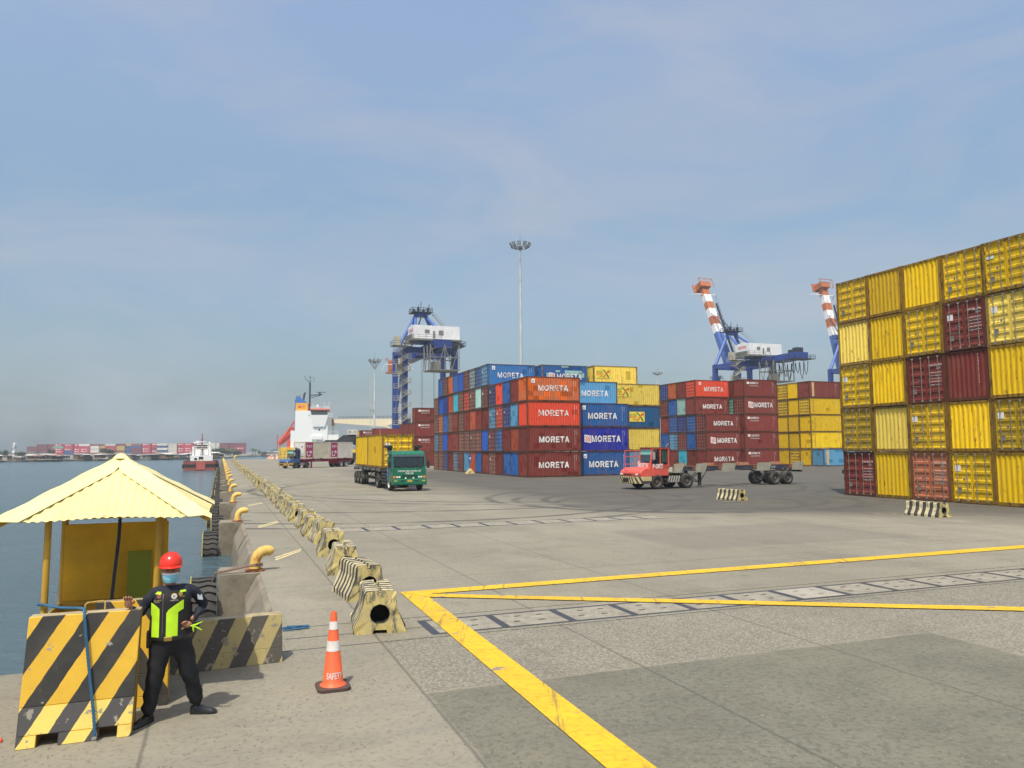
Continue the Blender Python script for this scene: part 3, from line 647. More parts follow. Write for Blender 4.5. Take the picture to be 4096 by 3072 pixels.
# ================================================================== GUARD MAN
UNI = paint('uniform_black', (.012, .013, .017), .75, .15, 0, dirtcol=(.05, .05, .055)); SKIN = plain('skin', (.36, .165, .095), .5)
NAVY = paint('shirt_navy', (.014, .018, .032), .8, .15, 0, dirtcol=(.05, .055, .07))
def build_person():
    root = thing('person', 'security guard in red hard hat, blue face mask and black uniform with lime vest panels', 'person', (-3.70, 8.66, 0), R(23))
    V = []; E_ = []; RD = []
    def add(p, r, par=None):
        V.append(p); RD.append(r if isinstance(r, tuple) else (r, r))
        if par is not None: E_.append((par, len(V)-1))
        return len(V)-1
    pel = add((-.055, .0, .90), (.195, .145)); 
    bel = add((-.06, -.02, 1.05), (.195, .155), pel); che = add((-.055, 0, 1.24), (.195, .135), bel); upp = add((-.05, .01, 1.36), (.15, .10), che)
    nk = add((-.08, .005, 1.45), .062, upp); nk2 = add((-.08, 0, 1.52), .060, nk)
    # arms
    sl = add((-.215, .0, 1.375), .075, upp); s2 = add((-.275, .01, 1.34), .068, sl); el = add((-.375, .03, 1.145), .052, s2); wl = add((-.445, -.16, 1.25), .033, el); wl2 = add((-.455, -.185, 1.275), .028, wl)
    sr = add((.115, .01, 1.38), .075, upp); r2 = add((.185, .02, 1.345), .070, sr); er = add((.275, .10, 1.185), .056, r2); wr = add((.165, -.07, 1.075), .036, er); wr2 = add((.145, -.10, 1.06), .030, wr)
    # legs
    hl = add((-.165, .0, .78), (.132, .125), pel); kl = add((-.205, -.03, .47), .094, hl); cl_ = add((-.235, .0, .30), .086, kl); al = add((-.265, .01, .09), .076, cl_)
    hr = add((.06, .01, .78), (.132, .125), pel); kr = add((.14, .02, .48), .096, hr); cr_ = add((.188, .07, .30), .086, kr); ar = add((.232, .12, .10), .076, cr_)
    me = bpy.data.meshes.new('body'); me.from_pydata(V, E_, [])
    o = bpy.data.objects.new('tmp', me); COL.objects.link(o)
    sk = o.modifiers.new('s', 'SKIN'); sk.use_smooth_shade = True
    for i, r in enumerate(RD): me.skin_vertices[0].data[i].radius = r
    me.skin_vertices[0].data[0].use_root = True
    o.modifiers.new('sub', 'SUBSURF').levels = 2; o.modifiers['sub'].render_levels = 2
    bpy.context.view_layer.update()
    bmm = bpy.data.meshes.new_from_object(o.evaluated_get(bpy.context.evaluated_depsgraph_get())); bpy.data.objects.remove(o)
    bm = bmesh.new(); bm.from_mesh(bmm)
    rw = random.Random(2)
    for v_ in bm.verts:                                   # cloth folds
        p = v_.co
        if p.z < 1.4: k = .007*math.sin(p.z*38+p.x*33+p.y*20)+.004*math.sin(p.z*61-p.x*70+p.y*45); v_.co += v_.normal*k if v_.normal.length else Vector()
    for f in bm.faces:
        c = f.calc_center_median()
        hand = (c.x < -.435 and c.z > 1.2 and c.y < -.13) or (.09 < c.x < .165 and c.y < -.075 and 1.02 < c.z < 1.12)
        f.material_index = 1 if (c.z > 1.455 or hand) else (2 if c.z > .93 else 0); f.smooth = True
    # head, ears, nose joined into the same body mesh
    def ell(c, r, n=20, m=14, mi=1, f=None):
        vs = []
        for i in range(m+1):
            a = math.pi*i/m
            for k in range(n):
                b_ = 2*math.pi*k/n; p = Vector((r[0]*math.sin(a)*math.cos(b_), r[1]*math.sin(a)*math.sin(b_), r[2]*math.cos(a)))
                if f: p = f(p)
                vs.append(bm.verts.new(p+Vector(c)))
        for i in range(m):
            for k in range(n):
                q_ = [vs[i*n+k], vs[i*n+(k+1) % n], vs[(i+1)*n+(k+1) % n], vs[(i+1)*n+k]]
                try: fc = bm.faces.new(q_); fc.material_index = mi; fc.smooth = True
                except ValueError: pass
    def jaw(p):
        if p.z < 0: p.x *= 1+p.z*2.2; p.y = p.y*(1+p.z*.9)-(.012 if p.y < 0 else -.0)
        return p
    HC = (-.08, -.01, 1.605)
    ell(HC, (.083, .098, .125), f=jaw)
    for s in (-1, 1): ell((HC[0]+s*.084, .0, 1.60), (.014, .022, .034), 10, 8)
    ell((HC[0], -.108, 1.60), (.014, .018, .026), 10, 8)
    # hands: palm + four unequal bent fingers + thumb from the side of the palm
    def fing(base, dirs, lens, r0):
        pts = [Vector(base)]
        for d, l in zip(dirs, lens): pts.append(pts[-1]+Vector(d).normalized()*l)
        mbf = MB().tube(pts, [r0, r0*.95, r0*.86, r0*.7][:len(pts)], 8)
        vv = [bm.verts.new(p) for p in mbf.v]
        for f in mbf.f:
            fc = bm.faces.new([vv[i] for i in f]); fc.material_index = 1; fc.smooth = True
    P1 = (-.478, -.205, 1.318); ell(P1, (.040, .020, .048), 12, 8)
    for i, (dx, ln) in enumerate(((-.032, .9), (-.011, 1.05), (.011, 1.0), (.031, .8))):
        fing((P1[0]+dx, P1[1]-.004, P1[2]+.035), [(dx*2-.1, -.25, 1), (-.15, -1, .35), (-.05, -.7, -.7)], [.034*ln, .026*ln, .02*ln], .0095)
    fing((P1[0]+.034, P1[1]-.008, P1[2]-.006), [(.8, -.6, .5), (.1, -.7, .7), (-.5, -.4, .7)], [.03, .026, .02], .0105)
    P2 = (.105, -.135, 1.035); ell(P2, (.046, .024, .036), 12, 8)
    for i, (dz, ln) in enumerate(((.022, .8), (.006, 1.0), (-.012, 1.05), (-.028, .85))):
        fing((P2[0]-.03, P2[1]-.006, P2[2]+dz), [(-1, -.35, -.55), (-.5, .1, -1), (.1, .5, -1)], [.036*ln, .028*ln, .02*ln], .0095)
    fing((P2[0]+.0, P2[1]-.012, P2[2]+.03), [(-.8, -.6, .25), (-1, -.2, -.3), (-.6, .2, -.6)], [.03, .026, .02], .0105)
    bmm.materials.clear()
    for m_ in (UNI, SKIN, NAVY): bmm.materials.append(m_)
    bm.to_mesh(bmm); bm.free()
    obj('body', bmm, root)
    # head gear
    hx, hy = HC[0], HC[1]
    RH = plain('helmet_red', (.72, .035, .02), .22)
    mb = MB().lathe([(.118, 1.655), (.124, 1.665), (.124, 1.69), (.117, 1.73), (.096, 1.77), (.06, 1.797), (.02, 1.806), (0, 1.807)], 28, 'z', (0, 0, 0))
    mb.v = [(x*.96+hx, y*1.15+hy, z) for x, y, z in mb.v]
    n = 14; vs = []
    for k in range(n+1):
        a = -math.pi*(.08+.84*k/n); vs += [(hx+.115*math.cos(a), hy+.135*math.sin(a), 1.672), (hx+.128*math.cos(a), hy+(.185 if 3 < k < 11 else .165)*math.sin(a), 1.652)]
    mb.add(vs, [(2*i, 2*i+1, 2*i+3, 2*i+2) for i in range(n)]); mb.add([(x, y, z-.004) for x, y, z in vs], [(2*i+2, 2*i+3, 2*i+1, 2*i) for i in range(n)])
    mb.tube([(hx, hy-.13, 1.70), (hx, hy-.09, 1.775), (hx, hy, 1.812), (hx, hy+.09, 1.78)], .009, 6)
    mb.build('hard_hat', RH, root, smooth=True)
    vs = []; n = 12; m_ = 6
    for j in range(m_+1):
        for k in range(n+1):
            a = -math.pi*(.06+.88*k/n); z = 1.592-.105*j/m_; bulge = .014*math.sin(math.pi*j/m_)+.012*math.exp(-((k-n/2)/2.5)**2); cx = .088-.02*(j/m_)**2
            vs.append((hx+cx*math.cos(a), hy+(.107+bulge-.006*j/m_)*math.sin(a), z+.004*math.sin(j*3.1)))
    mb = MB().add(vs, [(j*(n+1)+k, j*(n+1)+k+1, (j+1)*(n+1)+k+1, (j+1)*(n+1)+k) for j in range(m_) for k in range(n)])
    for f_i in range(len(mb.f)):
        if f_i < n: mb.m[f_i] = 1
    mb.build('face_mask', [plain('mask_blue', (.22, .55, .68), .7), plain('mask_white', (.75, .75, .76), .7)], root, smooth='all')
    eb = MB()
    for s in (-1, 1): eb.box(hx+s*.034-.017, hx+s*.034+.017, hy-.104, hy-.094, 1.618, 1.628)
    eb.build('eyes', plain('eye_dark', (.02, .015, .012), .3), root)
    hb = MB().lathe([(.09, 1.585), (.093, 1.62), (.093, 1.66)], 20); hb.v = [(x*.95+hx, abs(y)*1.1*(1 if y > 0 else .0)+hy+.012, z) for x, y, z in hb.v]
    hb.build('hair', plain('hair_black', (.012, .01, .009), .7), root, smooth=True)
    # vest shell
    LIME = plain('lime_fabric', (.44, .72, .012), .7); VB = paint('vest_black', (.014, .014, .015), .8, .15, 0, dirtcol=(.05, .05, .05))
    def sec(z):      # centre, rx, ry of the torso at height z
        t_ = (z-.93)/.5; cx = -.06; rx = .222-.01*math.sin(t_*3)-max(0, z-1.33)*.9; ry = .175-.02*t_-max(0, z-1.33)*.6; return cx, rx, ry
    vs = []; n = 32; m_ = 14
    for j in range(m_+1):
        z = .925+.475*j/m_; cx, rx, ry = sec(z)
        for k in range(n): a = 2*math.pi*k/n; vs.append((cx+rx*math.cos(a), ry*math.sin(a)-.01+.003*math.sin(z*70+k), z))
    mb = MB().add(vs, [(j*n+k, j*n+(k+1) % n, (j+1)*n+(k+1) % n, (j+1)*n+k) for j in range(m_) for k in range(n)])
    mb.f = [f for f in mb.f if not (abs(Vector(mb.v[f[0]]).y) < .085 and mb.v[f[0]][2] > 1.22)]; mb.m = [0]*len(mb.f)
    mb.build('vest', VB, root, smooth='all')
    def front(x, z, e): cx, rx, ry = sec(z); q_ = max(0, 1-((x-cx)/rx)**2); return (x, -ry*math.sqrt(q_)-.01-e, z)
    def patch(name, cols, mat, e=.006, rot=None):       # cols: (x_left(z), x_right(z), z0, z1)
        fl, fr, z0, z1 = cols; mb = MB(); n1, n2 = 6, 12; vs = []
        for j in range(n2+1):
            z = z0+(z1-z0)*j/n2
            for k in range(n1+1): x = fl(z)+(fr(z)-fl(z))*k/n1; vs.append(front(x, z, e))
        mb.add(vs, [(j*(n1+1)+k, j*(n1+1)+k+1, (j+1)*(n1+1)+k+1, (j+1)*(n1+1)+k) for j in range(n2) for k in range(n1)])
        return mb.build(name, mat, root, smooth='all')
    patch('lime_panel', (lambda z: -.262 if z > 1.14 else -.25, lambda z: -.176-(.09*max(0, (z-1.22)/.07)**1.5), .93, 1.285), LIME)
    patch('lime_panel', (lambda z: -.108+(.15*max(0, (z-1.19)/.11)**1.3), lambda z: .008 if z < 1.2 else .062, .935, 1.305), LIME)
    patch('shoulder_strip', (lambda z: -.235, lambda z: -.165, 1.375, 1.40), LIME, .02); patch('shoulder_strip', (lambda z: .02, lambda z: .09, 1.385, 1.405), LIME, .02)
    patch('zip', (lambda z: -.148, lambda z: -.142, .95, 1.38), plain('zip_grey', (.1, .1, .1), .4), .005)
    WH = plain('badge_white', (.7, .7, .66), .5); GOLD = plain('badge_gold', (.55, .40, .10), .35, .5)
    def disc(c, r, mat, nm): 
        x, z = c; p = front(x, z, .012); MB().lathe([(0, 0), (r, 0), (r*.9, -.004), (0, -.004)], 16, 'y', (p[0], p[1], p[2])).build(nm, mat, root)
    disc((-.035, 1.352), .033, GOLD, 'badge_ring'); p = front(-.035, 1.352, .0175); MB().lathe([(0, 0), (.027, 0), (.027, -.003), (0, -.003)], 16, 'y', p).build('round_badge', WH, root)
    letter('II', .018, .026, plain('ink_black', (.02, .02, .02), .5), root, (p[0], p[1]-.004, p[2]), name='badge_lettering')
    disc((.028, 1.37), .022, GOLD, 'shield_badge'); disc((-.185, 1.355), .022, plain('badge_rose', (.35, .12, .10), .5), 'chest_emblem')
    GR = plain('name_grey', (.42, .40, .36), .6)
    def tape(s, c, w, h, mat):
        p = front(c[0], c[1], .014); o = letter(s, w, h, mat, root, p, name='name_tape_lettering'); return o
    tape('SECURITY', (-.195, 1.315), .085, .013, GOLD); tape('GUARD', (-.20, 1.298), .06, .010, GR); tape('HERETIA', (-.032, 1.312), .08, .015, GR); tape('GUARD', (.045, 1.345), .05, .011, GOLD)
    # sleeve patch
    MB().hexa([(.205, -.035, 1.275), (.262, -.02, 1.262), (.262, .0, 1.262), (.205, .0, 1.275), (.195, -.037, 1.345), (.245, -.018, 1.335), (.245, .0, 1.335), (.195, .0, 1.345)]).build('sleeve_patch', plain('patch_grey', (.5, .53, .58), .7), root, bevel=.004)
    # belt, buckle, holster, gloves
    b_ = MB()
    vs = []
    for z, e in ((.885, .0), (.895, .008), (.93, .008), (.94, 0)):
        for k in range(28): a = 2*math.pi*k/28; vs.append((-.058+(.212+e)*math.cos(a), (.168+e)*math.sin(a)-.012, z))
    b_.add(vs, [(j*28+k, j*28+(k+1) % 28, (j+1)*28+(k+1) % 28, (j+1)*28+k) for j in range(3) for k in range(28)]); b_.build('belt', plain('belt_black', (.015, .014, .013), .4), root, smooth='all')
    MB().box(-.125, -.045, -.204, -.188, .89, .935).build('buckle', plain('buckle_brass', (.35, .25, .06), .35, .6), root, bevel=.004)
    MB().box(-.30, -.262, -.06, .02, .80, .98).build('holster', plain('holster_black', (.02, .02, .02), .5), root, bevel=.01)
    g = MB().tube([(.135, -.16, 1.02), (.20, -.17, 1.035), (.255, -.17, 1.06)], [.008, .010, .004], 6).tube([(.16, -.165, 1.02), (.21, -.17, .995), (.255, -.17, .965)], [.007, .009, .003], 6).tube([(.16, -.165, 1.02), (.165, -.17, .98), (.17, -.17, .955)], [.008, .009, .003], 6)
    g.build('lime_gloves', LIME, root, smooth=True)
    # shoes
    for nm, a, toe in (('shoe', Vector((-.275, .02, 0)), Vector((-.42, -.17, 0))), ('shoe', Vector((.235, .13, 0)), Vector((.42, .06, 0)))):
        d = (toe-a); l = .285; d.normalize(); n_ = Vector((-d.y, d.x, 0)); mb = MB()
        prof = [(-.07, .040, .085), (-.04, .044, .10), (.02, .045, .105), (.08, .046, .075), (.14, .048, .058), (.19, .040, .045), (.215, .02, .03)]
        vs = []
        for (s, w_, h) in prof:
            c = a+d*s
            for (q1, q2) in ((-1, 0), (-1, .45), (-.6, .9), (0, 1), (.6, .9), (1, .45), (1, 0)): vs.append(c+n_*w_*q1+Vector((0, 0, .002+h*q2)))
        mb.add(vs, [(7*i+j, 7*i+(j+1) % 7, 7*i+7+(j+1) % 7, 7*i+7+j) for i in range(len(prof)-1) for j in range(7)]+[tuple(range(7)), tuple(range(7*(len(prof)-1), 7*len(prof)))[::-1]])
        mb.build(nm, plain('shoe_black', (.014, .013, .012), .22), root, smooth=True)
    return root
build_person()
# ================================================================== CONTAINERS
CL, CW, CHH = 6.058, 2.438, 2.591
PITCH = 2.4545
def corrugate(a0, a1, b0, b1, pitch, depth, vertical=True, axis='x', off=0., inward=1, trim=.0):
    """corrugated sheet spanning a (across the ribs) and b (along them). axis: which world axis a runs along ('x' -> sheet faces y)"""
    n = max(2, round((a1-a0)/pitch)); p = (a1-a0)/n; pts = [(a0, 0)]
    for i in range(n):
        s = a0+i*p; pts += [(s+p*.25, 0), (s+p*.5, depth), (s+p*.75, depth), (s+p, 0)]
    vs = []
    for (a, d) in pts:
        for b_ in (b0, b1): vs.append((a, b_, d))
    fs = [(2*i, 2*i+2, 2*i+3, 2*i+1) for i in range(len(pts)-1)]
    return vs, fs
STL = paint('bar_galvanised', (.25, .24, .21), .5, .35, .25); DARKG = plain('dark_gap', (.02, .018, .016), .9)
PW = plain('lettering_white', (.74, .74, .72), .6);
def worn_letters(name, lo):
    m, t, b = nmat(name); P = N(t, 'ShaderNodeNewGeometry').outputs['Position']
    c = mixc(t, step(t, noise(t, 2.2, 5, .6, P), .4, .65), (.76, .76, .74), (.50, .48, .45)); t.links.new(c, b.inputs['Base Color']); b.inputs['Roughness'].default_value = .7
    t.links.new(step(t, noise(t, 4.5, 5, .62, P), lo, lo+.03, 1, 0), b.inputs['Alpha']); return m
PWL = worn_letters('lettering_weathered', .64); PWX = worn_letters('lettering_flaking', .55)
PR = plain('logo_red', (.60, .03, .03), .6); PB = plain('lettering_black', (.03, .028, .025), .6)
PG = plain('logo_green', (.03, .20, .06), .6); PY = plain('logo_yellow', (.78, .60, .06), .6); PO = plain('logo_orange', (.62, .12, .03), .6); PBR = plain('lettering_brown', (.22, .09, .02), .6); PGR = plain('sticker_grey', (.20, .19, .17), .6); PBL = plain('sticker_blue', (.05, .10, .3), .5)
PYF = plain('lettering_faded_yellow', (.72, .50, .22), .6)
# frame
mb = MB()
for sx in (-1, 1):
    for sy in (-1, 1):
        x = sx*(CL/2); y = sy*(CW/2)
        mb.box(min(x, x-sx*.16), max(x, x-sx*.16), min(y, y-sy*.14), max(y, y-sy*.14), .118, CHH-.118)
        for z in (0, CHH-.118): mb.box(min(x+sx*.004, x-sx*.178), max(x+sx*.004, x-sx*.178), min(y+sy*.004, y-sy*.162), max(y+sy*.004, y-sy*.162), z, z+.118)
for sy in (-1, 1):
    y = sy*CW/2
    mb.box(-CL/2+.17, CL/2-.17, min(y, y-sy*.06), max(y, y-sy*.06), .03, .18); mb.box(-CL/2+.17, CL/2-.17, min(y, y-sy*.06), max(y, y-sy*.06), CHH-.09, CHH-.012)
for sx in (-1, 1):
    x = sx*CL/2
    mb.box(min(x, x-sx*.08), max(x, x-sx*.08), -CW/2+.15, CW/2-.15, .03, .19); mb.box(min(x, x-sx*.08), max(x, x-sx*.08), -CW/2+.15, CW/2-.15, CHH-.13, CHH-.012)
FRAME = mb.mesh('frame', CF)
pk = MB()
for sy in (-1, 1):
    for x in (-1.0, 1.0): pk.box(x-.18, x+.18, sy*(CW/2+.003)-.002, sy*(CW/2+.003)+.002, .03, .145)
for sx in (-1, 1):
    for sy in (-1, 1):
        pk.box(sx*(CL/2+.006)-.002, sx*(CL/2+.006)+.002, sy*(CW/2-.08)-.035, sy*(CW/2-.08)+.035, .03, .09); pk.box(sx*(CL/2+.006)-.002, sx*(CL/2+.006)+.002, sy*(CW/2-.08)-.035, sy*(CW/2-.08)+.035, CHH-.09, CHH-.03)
        pk.box(sx*(CL/2-.09)-.04, sx*(CL/2-.09)+.04, sy*(CW/2+.006)-.002, sy*(CW/2+.006)+.002, .03, .09); pk.box(sx*(CL/2-.09)-.04, sx*(CL/2-.09)+.04, sy*(CW/2+.006)-.002, sy*(CW/2+.006)+.002, CHH-.09, CHH-.03)
POCK = pk.mesh('pocket', DARKG)
vs, fs = corrugate(-CL/2+.16, CL/2-.16, .18, CHH-.09, .275, .036)
SIDE = MB().add([(a, -CW/2+.012+d, b_) for a, b_, d in vs], fs).mesh('side_wall', CP)
vs, fs = corrugate(-CW/2+.14, CW/2-.14, .19, CHH-.13, .27, .045)
ENDW = MB().add([(-CL/2+.02+d, a, b_) for a, b_, d in vs], fs).mesh('end_wall', CP)      # faces -x
vs, fs = corrugate(-CL/2+.16, CL/2-.16, -CW/2+.06, CW/2-.06, .42, -.02)
ROOF = MB().add([(a, b_, CHH-.035+d*.5) for a, b_, d in vs], fs).mesh('roof', CP)
FLOOR = MB().box(-CL/2+.1, CL/2-.1, -CW/2+.07, CW/2-.07, .05, .15).mesh('underframe', CF)
def door_mesh(s):                                   # leaf on side s (y), closes the -x end
    mb = MB(); y0, y1 = (.012, CW/2-.145) if s > 0 else (-CW/2+.145, -.012)
    z0, z1 = .20, CHH-.14; X = -CL/2+.03
    mb.box(X, X+.03, y0, y0+.07, z0, z1); mb.box(X, X+.03, y1-.07, y1, z0, z1)
    zs = [z0]; xs = [X]
    n = 5; h = (z1-z0)/n
    for k in range(n):
        a = z0+k*h; zs += [a+h*.12, a+h*.26, a+h*.74, a+h*.88, a+h]; xs += [X, X+.042, X+.042, X, X]
    vs = []
    for z, x in zip(zs, xs): vs += [(x, y0+.07, z), (x, y1-.07, z)]
    mb.add(vs, [(2*i, 2*i+1, 2*i+3, 2*i+2) for i in range(len(zs)-1)])
    for z in (.45, 1.05, 1.65, 2.2):                # hinges
        yy = y1 if s > 0 else y0; mb.box(X-.025, X+.02, yy-.05, yy+.05, z-.03, z+.03)
    return mb.mesh('door', CP)
DOORS = {s: door_mesh(s) for s in (-1, 1)}
BAR = {}
for s in (-1, 1):
    for k, yy in enumerate((.26, .80)):
        y = s*yy; X = -CL/2-.012; mb = MB().tube([(X, y, .10), (X, y, CHH-.08)], .016, 6)
        for z in (.15, CHH-.13): mb.box(X-.02, X+.04, y-.045, y+.045, z-.045, z+.045)
        for z in (.55, 1.25, 1.9): mb.box(X-.022, X+.03, y-.03, y+.03, z-.02, z+.02)
        mb.tube([(X-.03, y, .95), (X-.03, y-s*(.33 if k else -.33)*.9, .93+.02*k)], .011, 5)
        BAR[(s, k)] = mb.mesh('locking_bar', STL)
ST1 = MB().box(-CL/2+.018, -CL/2+.026, .62, .95, 1.62, 1.92).mesh('sticker', PW)
ST2 = MB().box(-CL/2+.018, -CL/2+.026, .62, .82, .55, .82).mesh('data_plate', PGR)
ST3 = MB().lathe([(0, 0), (.055, 0), (.055, -.006), (0, -.006)], 12, 'x', (-CL/2+.02, .45, 1.22)).mesh('round_sticker', PBL)
ST4 = MB().box(-CL/2+.018, -CL/2+.026, .60, 1.0, 1.72, 1.86).mesh('sticker', plain('sticker_pale', (.55, .68, .66), .5))
ROT = Matrix.Rotation(math.pi, 4, 'Z')
crand = random.Random(21)
C = dict(maroon=(.17, .033, .028), maroon2=(.20, .045, .038), rust=(.34, .075, .04), red=(.62, .065, .030), orange=(.50, .13, .05), brown=(.24, .085, .055), navy=(.022, .05, .22), blue=(.022, .11, .34), brightblue=(.01, .09, .42),
         lightblue=(.09, .28, .46), cyan=(.05, .40, .52), teal=(.33, .55, .50), greyteal=(.20, .30, .33), greyblue=(.14, .23, .33), yellow=(.70, .455, .006), yellow2=(.64, .41, .012), mustard=(.42, .285, .012), pale=(.74, .56, .10), terra=(.38, .13, .065), green=(.15, .42, .30))
CN = dict(maroon='maroon', maroon2='maroon', rust='rust-red', red='bright red', orange='orange-brown', brown='brown', navy='navy blue', blue='blue', brightblue='bright blue', lightblue='light blue', cyan='cyan', teal='pale teal', greyteal='grey-teal', greyblue='grey-blue', yellow='yellow', yellow2='amber yellow', mustard='mustard yellow', pale='pale yellow', terra='terracotta', green='green')
def container(u, v, lev, col, end, label, patch=.0, group=None, sides=True, z=None, detail=2, extras=None, rz=None, locn=None):
    """near-left corner of the container at (u, v) on tier lev; end 'D' = doors towards the quay, 'P' = plain end"""
    t = thing('shipping_container', ' '.join(label.split()[:16]), 'shipping container', locn if locn is not None else port(u+CW/2, v+CL/2, CHH*lev if z is None else z), TH if rz is None else rz, group)
    r = crand; c = C[col]; t.location += Matrix.Rotation(t.rotation_euler.z, 3, 'Z') @ Vector((r.uniform(-.06, .06) if group else 0, 0, 0)) if locn is None else Vector(); k = 1+r.uniform(-.10, .10); c = tuple(min(1, x*k) for x in c)
    cc = (*c, patch); cf = (*[x*.8 for x in c], 0)
    f = 0 if end == 'D' else math.pi
    def put(nm, me, rot=0., color=cc, par=None): return obj(nm, me, par or t, (0, 0, 0), (0, 0, rot), color)
    put('frame', FRAME, 0, cf)
    if detail > 1: put('fork_pockets', POCK)
    put('side_wall', SIDE)
    if sides: put('side_wall', SIDE, math.pi)
    put('roof', ROOF); put('underframe', FLOOR, 0, cf)
    put('end_wall', ENDW, f+math.pi)
    for s in (-1, 1):
        d = put('door', DOORS[s], f)
        if end == 'D' or detail > 2:
            for q in (0, 1): obj('locking_bar', BAR[(s, q)], d)
    if end == 'D' and detail > 1:
        if r.random() < .6: put('sticker', ST1, f)
        put('data_plate', ST2, f); put('round_sticker', ST3, f)
        if r.random() < .3: put('sticker', ST4, f)
    return t
# heavy block capitals for the big company name
GL_ = {
 'M': [[(0, 0), (.22, 0), (.22, 1), (0, 1)], [(.78, 0), (1, 0), (1, 1), (.78, 1)], [(.22, 1), (.22, .66), (.42, 0), (.50, 0), (.50, .36)], [(.78, 1), (.50, .36), (.50, 0), (.58, 0), (.78, .66)]],
 'N': [[(0, 0), (.25, 0), (.25, 1), (0, 1)], [(.75, 0), (1, 0), (1, 1), (.75, 1)], [(.25, 1), (.25, .62), (.75, 0), (.75, .38)]],
 'H': [[(0, 0), (.27, 0), (.27, 1), (0, 1)], [(.73, 0), (1, 0), (1, 1), (.73, 1)], [(.27, .4), (.73, .4), (.73, .6), (.27, .6)]],
 'P': [[(0, 0), (.27, 0), (.27, 1), (0, 1)], [(.27, .80), (.62, .80), (.62, 1), (.27, 1)], [(.27, .38), (.60, .38), (.60, .57), (.27, .57)], [(.60, .38), (.84, .44), (.94, .60), (.66, .64), (.60, .57)], [(.94, .60), (.94, .80), (.66, .76), (.66, .64)], [(.94, .80), (.84, .95), (.62, 1), (.62, .80), (.66, .76)]],
 'E': [[(0, 0), (.28, 0), (.28, 1), (0, 1)], [(.28, 0), (.98, 0), (.98, .21), (.28, .21)], [(.28, .40), (.90, .40), (.90, .60), (.28, .60)], [(.28, .79), (.96, .79), (.96, 1), (.28, 1)]],
 'T': [[(.36, 0), (.64, 0), (.64, .78), (.36, .78)], [(0, .78), (1, .78), (1, 1), (0, 1)]],
 'A': [[(0, 0), (.27, 0), (.36, .22), (.44, .44), (.50, .68), (.50, 1), (.36, 1)], [(.73, 0), (1, 0), (.64, 1), (.50, 1), (.50, .68), (.56, .44), (.64, .22)], [(.36, .22), (.64, .22), (.56, .42), (.44, .42)]],
 'R': [[(0, 0), (.27, 0), (.27, 1), (0, 1)], [(.27, .80), (.62, .80), (.62, 1), (.27, 1)], [(.27, .40), (.60, .40), (.60, .59), (.27, .59)], [(.60, .40), (.84, .46), (.94, .60), (.66, .64), (.60, .59)], [(.94, .60), (.94, .80), (.66, .76), (.66, .64)], [(.94, .80), (.84, .95), (.62, 1), (.62, .80), (.66, .76)], [(.45, .40), (.70, 0), (1, 0), (.72, .43), (.60, .40)]],
}
def block_mesh(s, w, h, mat):
    key = ('B', s, w, h)
    if key in TXT: return TXT[key]
    s = s.rstrip('X')
    mb = MB(); wd = {'M': 1.15, 'O': 1.08, 'E': .82, 'T': .86, 'A': 1.0, 'R': .98, 'N': 1.05, 'H': 1.0, 'P': .95}; gap = .16; tot = sum(wd[c] for c in s)+gap*(len(s)-1); x = 0
    for c in s:
        W_ = wd[c]; f = lambda p: ((x+p[0]*W_)/tot*w-w/2, 0, p[1]*h-h/2)
        if c == 'O':
            n = 20
            for i in range(n):
                a, b_ = 2*math.pi*i/n, 2*math.pi*(i+1)/n
                mb.quad(*[f((.5+r*math.cos(q), .5+r2*math.sin(q))) for q, r, r2 in ((a, .25, .28), (a, .5, .51), (b_, .5, .51), (b_, .25, .28))])
        else:
            for P_ in GL_[c]: mb.add([f(p) for p in P_], [tuple(range(len(P_)))])
        x += W_+gap
    TXT[key] = mb.mesh('lettering', mat, recalc=False); return TXT[key]
# ---- lettering on the long side that faces the camera (local -y); x0 = distance of centre from the left corner
def side_text(t, s, cx, cz, w, h, mat=None, bold=.035, space=1.0):
    if s == 'MORETA':
        nm_ = 'X' if crand.random() < .25 else ''
        me = block_mesh(s+nm_, w, h, PWX if nm_ else PWL); return obj('lettering', me, t, (-CL/2+cx, -CW/2-.006, cz))
    return letter(s, w, h, mat or PW, t, (-CL/2+cx, -CW/2-.006, cz), (0, 0, 0), bold, space)
def moreta_logo(t, cx, cz, s=.62):
    g = MB(); x0 = -CL/2+cx; y = -CW/2-.004
    g.quad((x0-s*.55, y, cz-s*.45), (x0+s*.5, y, cz-s*.6), (x0+s*.5, y, cz+s*.45), (x0-s*.55, y, cz+s*.6))
    b = g.build('logo_plate', PW, t)
    h = MB()
    for k in (-1, 0, 1):
        x = x0+k*s*.29
        h.add([(x-.13*s, y-.004, cz+.38*s), (x+.03*s, y-.004, cz+.36*s), (x+.12*s, y-.004, cz+.05*s), (x+.02*s, y-.004, cz-.05*s), (x+.13*s, y-.004, cz-.42*s), (x-.03*s, y-.004, cz-.38*s), (x-.12*s, y-.004, cz-.02*s), (x-.0*s, y-.004, cz+.06*s)], [(0, 1, 2, 7), (7, 2, 3, 6), (6, 3, 4, 5)])
    h.build('logo_bars', PR, b)
def code_marks(t, x=5.35):
    letter('\n'.join('MRTU2045'), .055, 1.5, PW, t, (-CL/2+x, -CW/2-.006, 1.45), bold=.01, name='code_lettering'); letter('2\n2\nG\n1', .06, .55, PW, t, (-CL/2+x+.22, -CW/2-.006, 1.95), bold=.01, name='code_lettering')
def tagplate(t, cx=.75, cz=2.12):
    MB().box(-CL/2+cx-.2, -CL/2+cx+.2, -CW/2-.006, -CW/2+.0, cz-.22, cz+.22).build('white_plate', PW, t); letter('B1', .2, .17, PB, t, (-CL/2+cx, -CW/2-.01, cz-.05), name='plate_lettering')
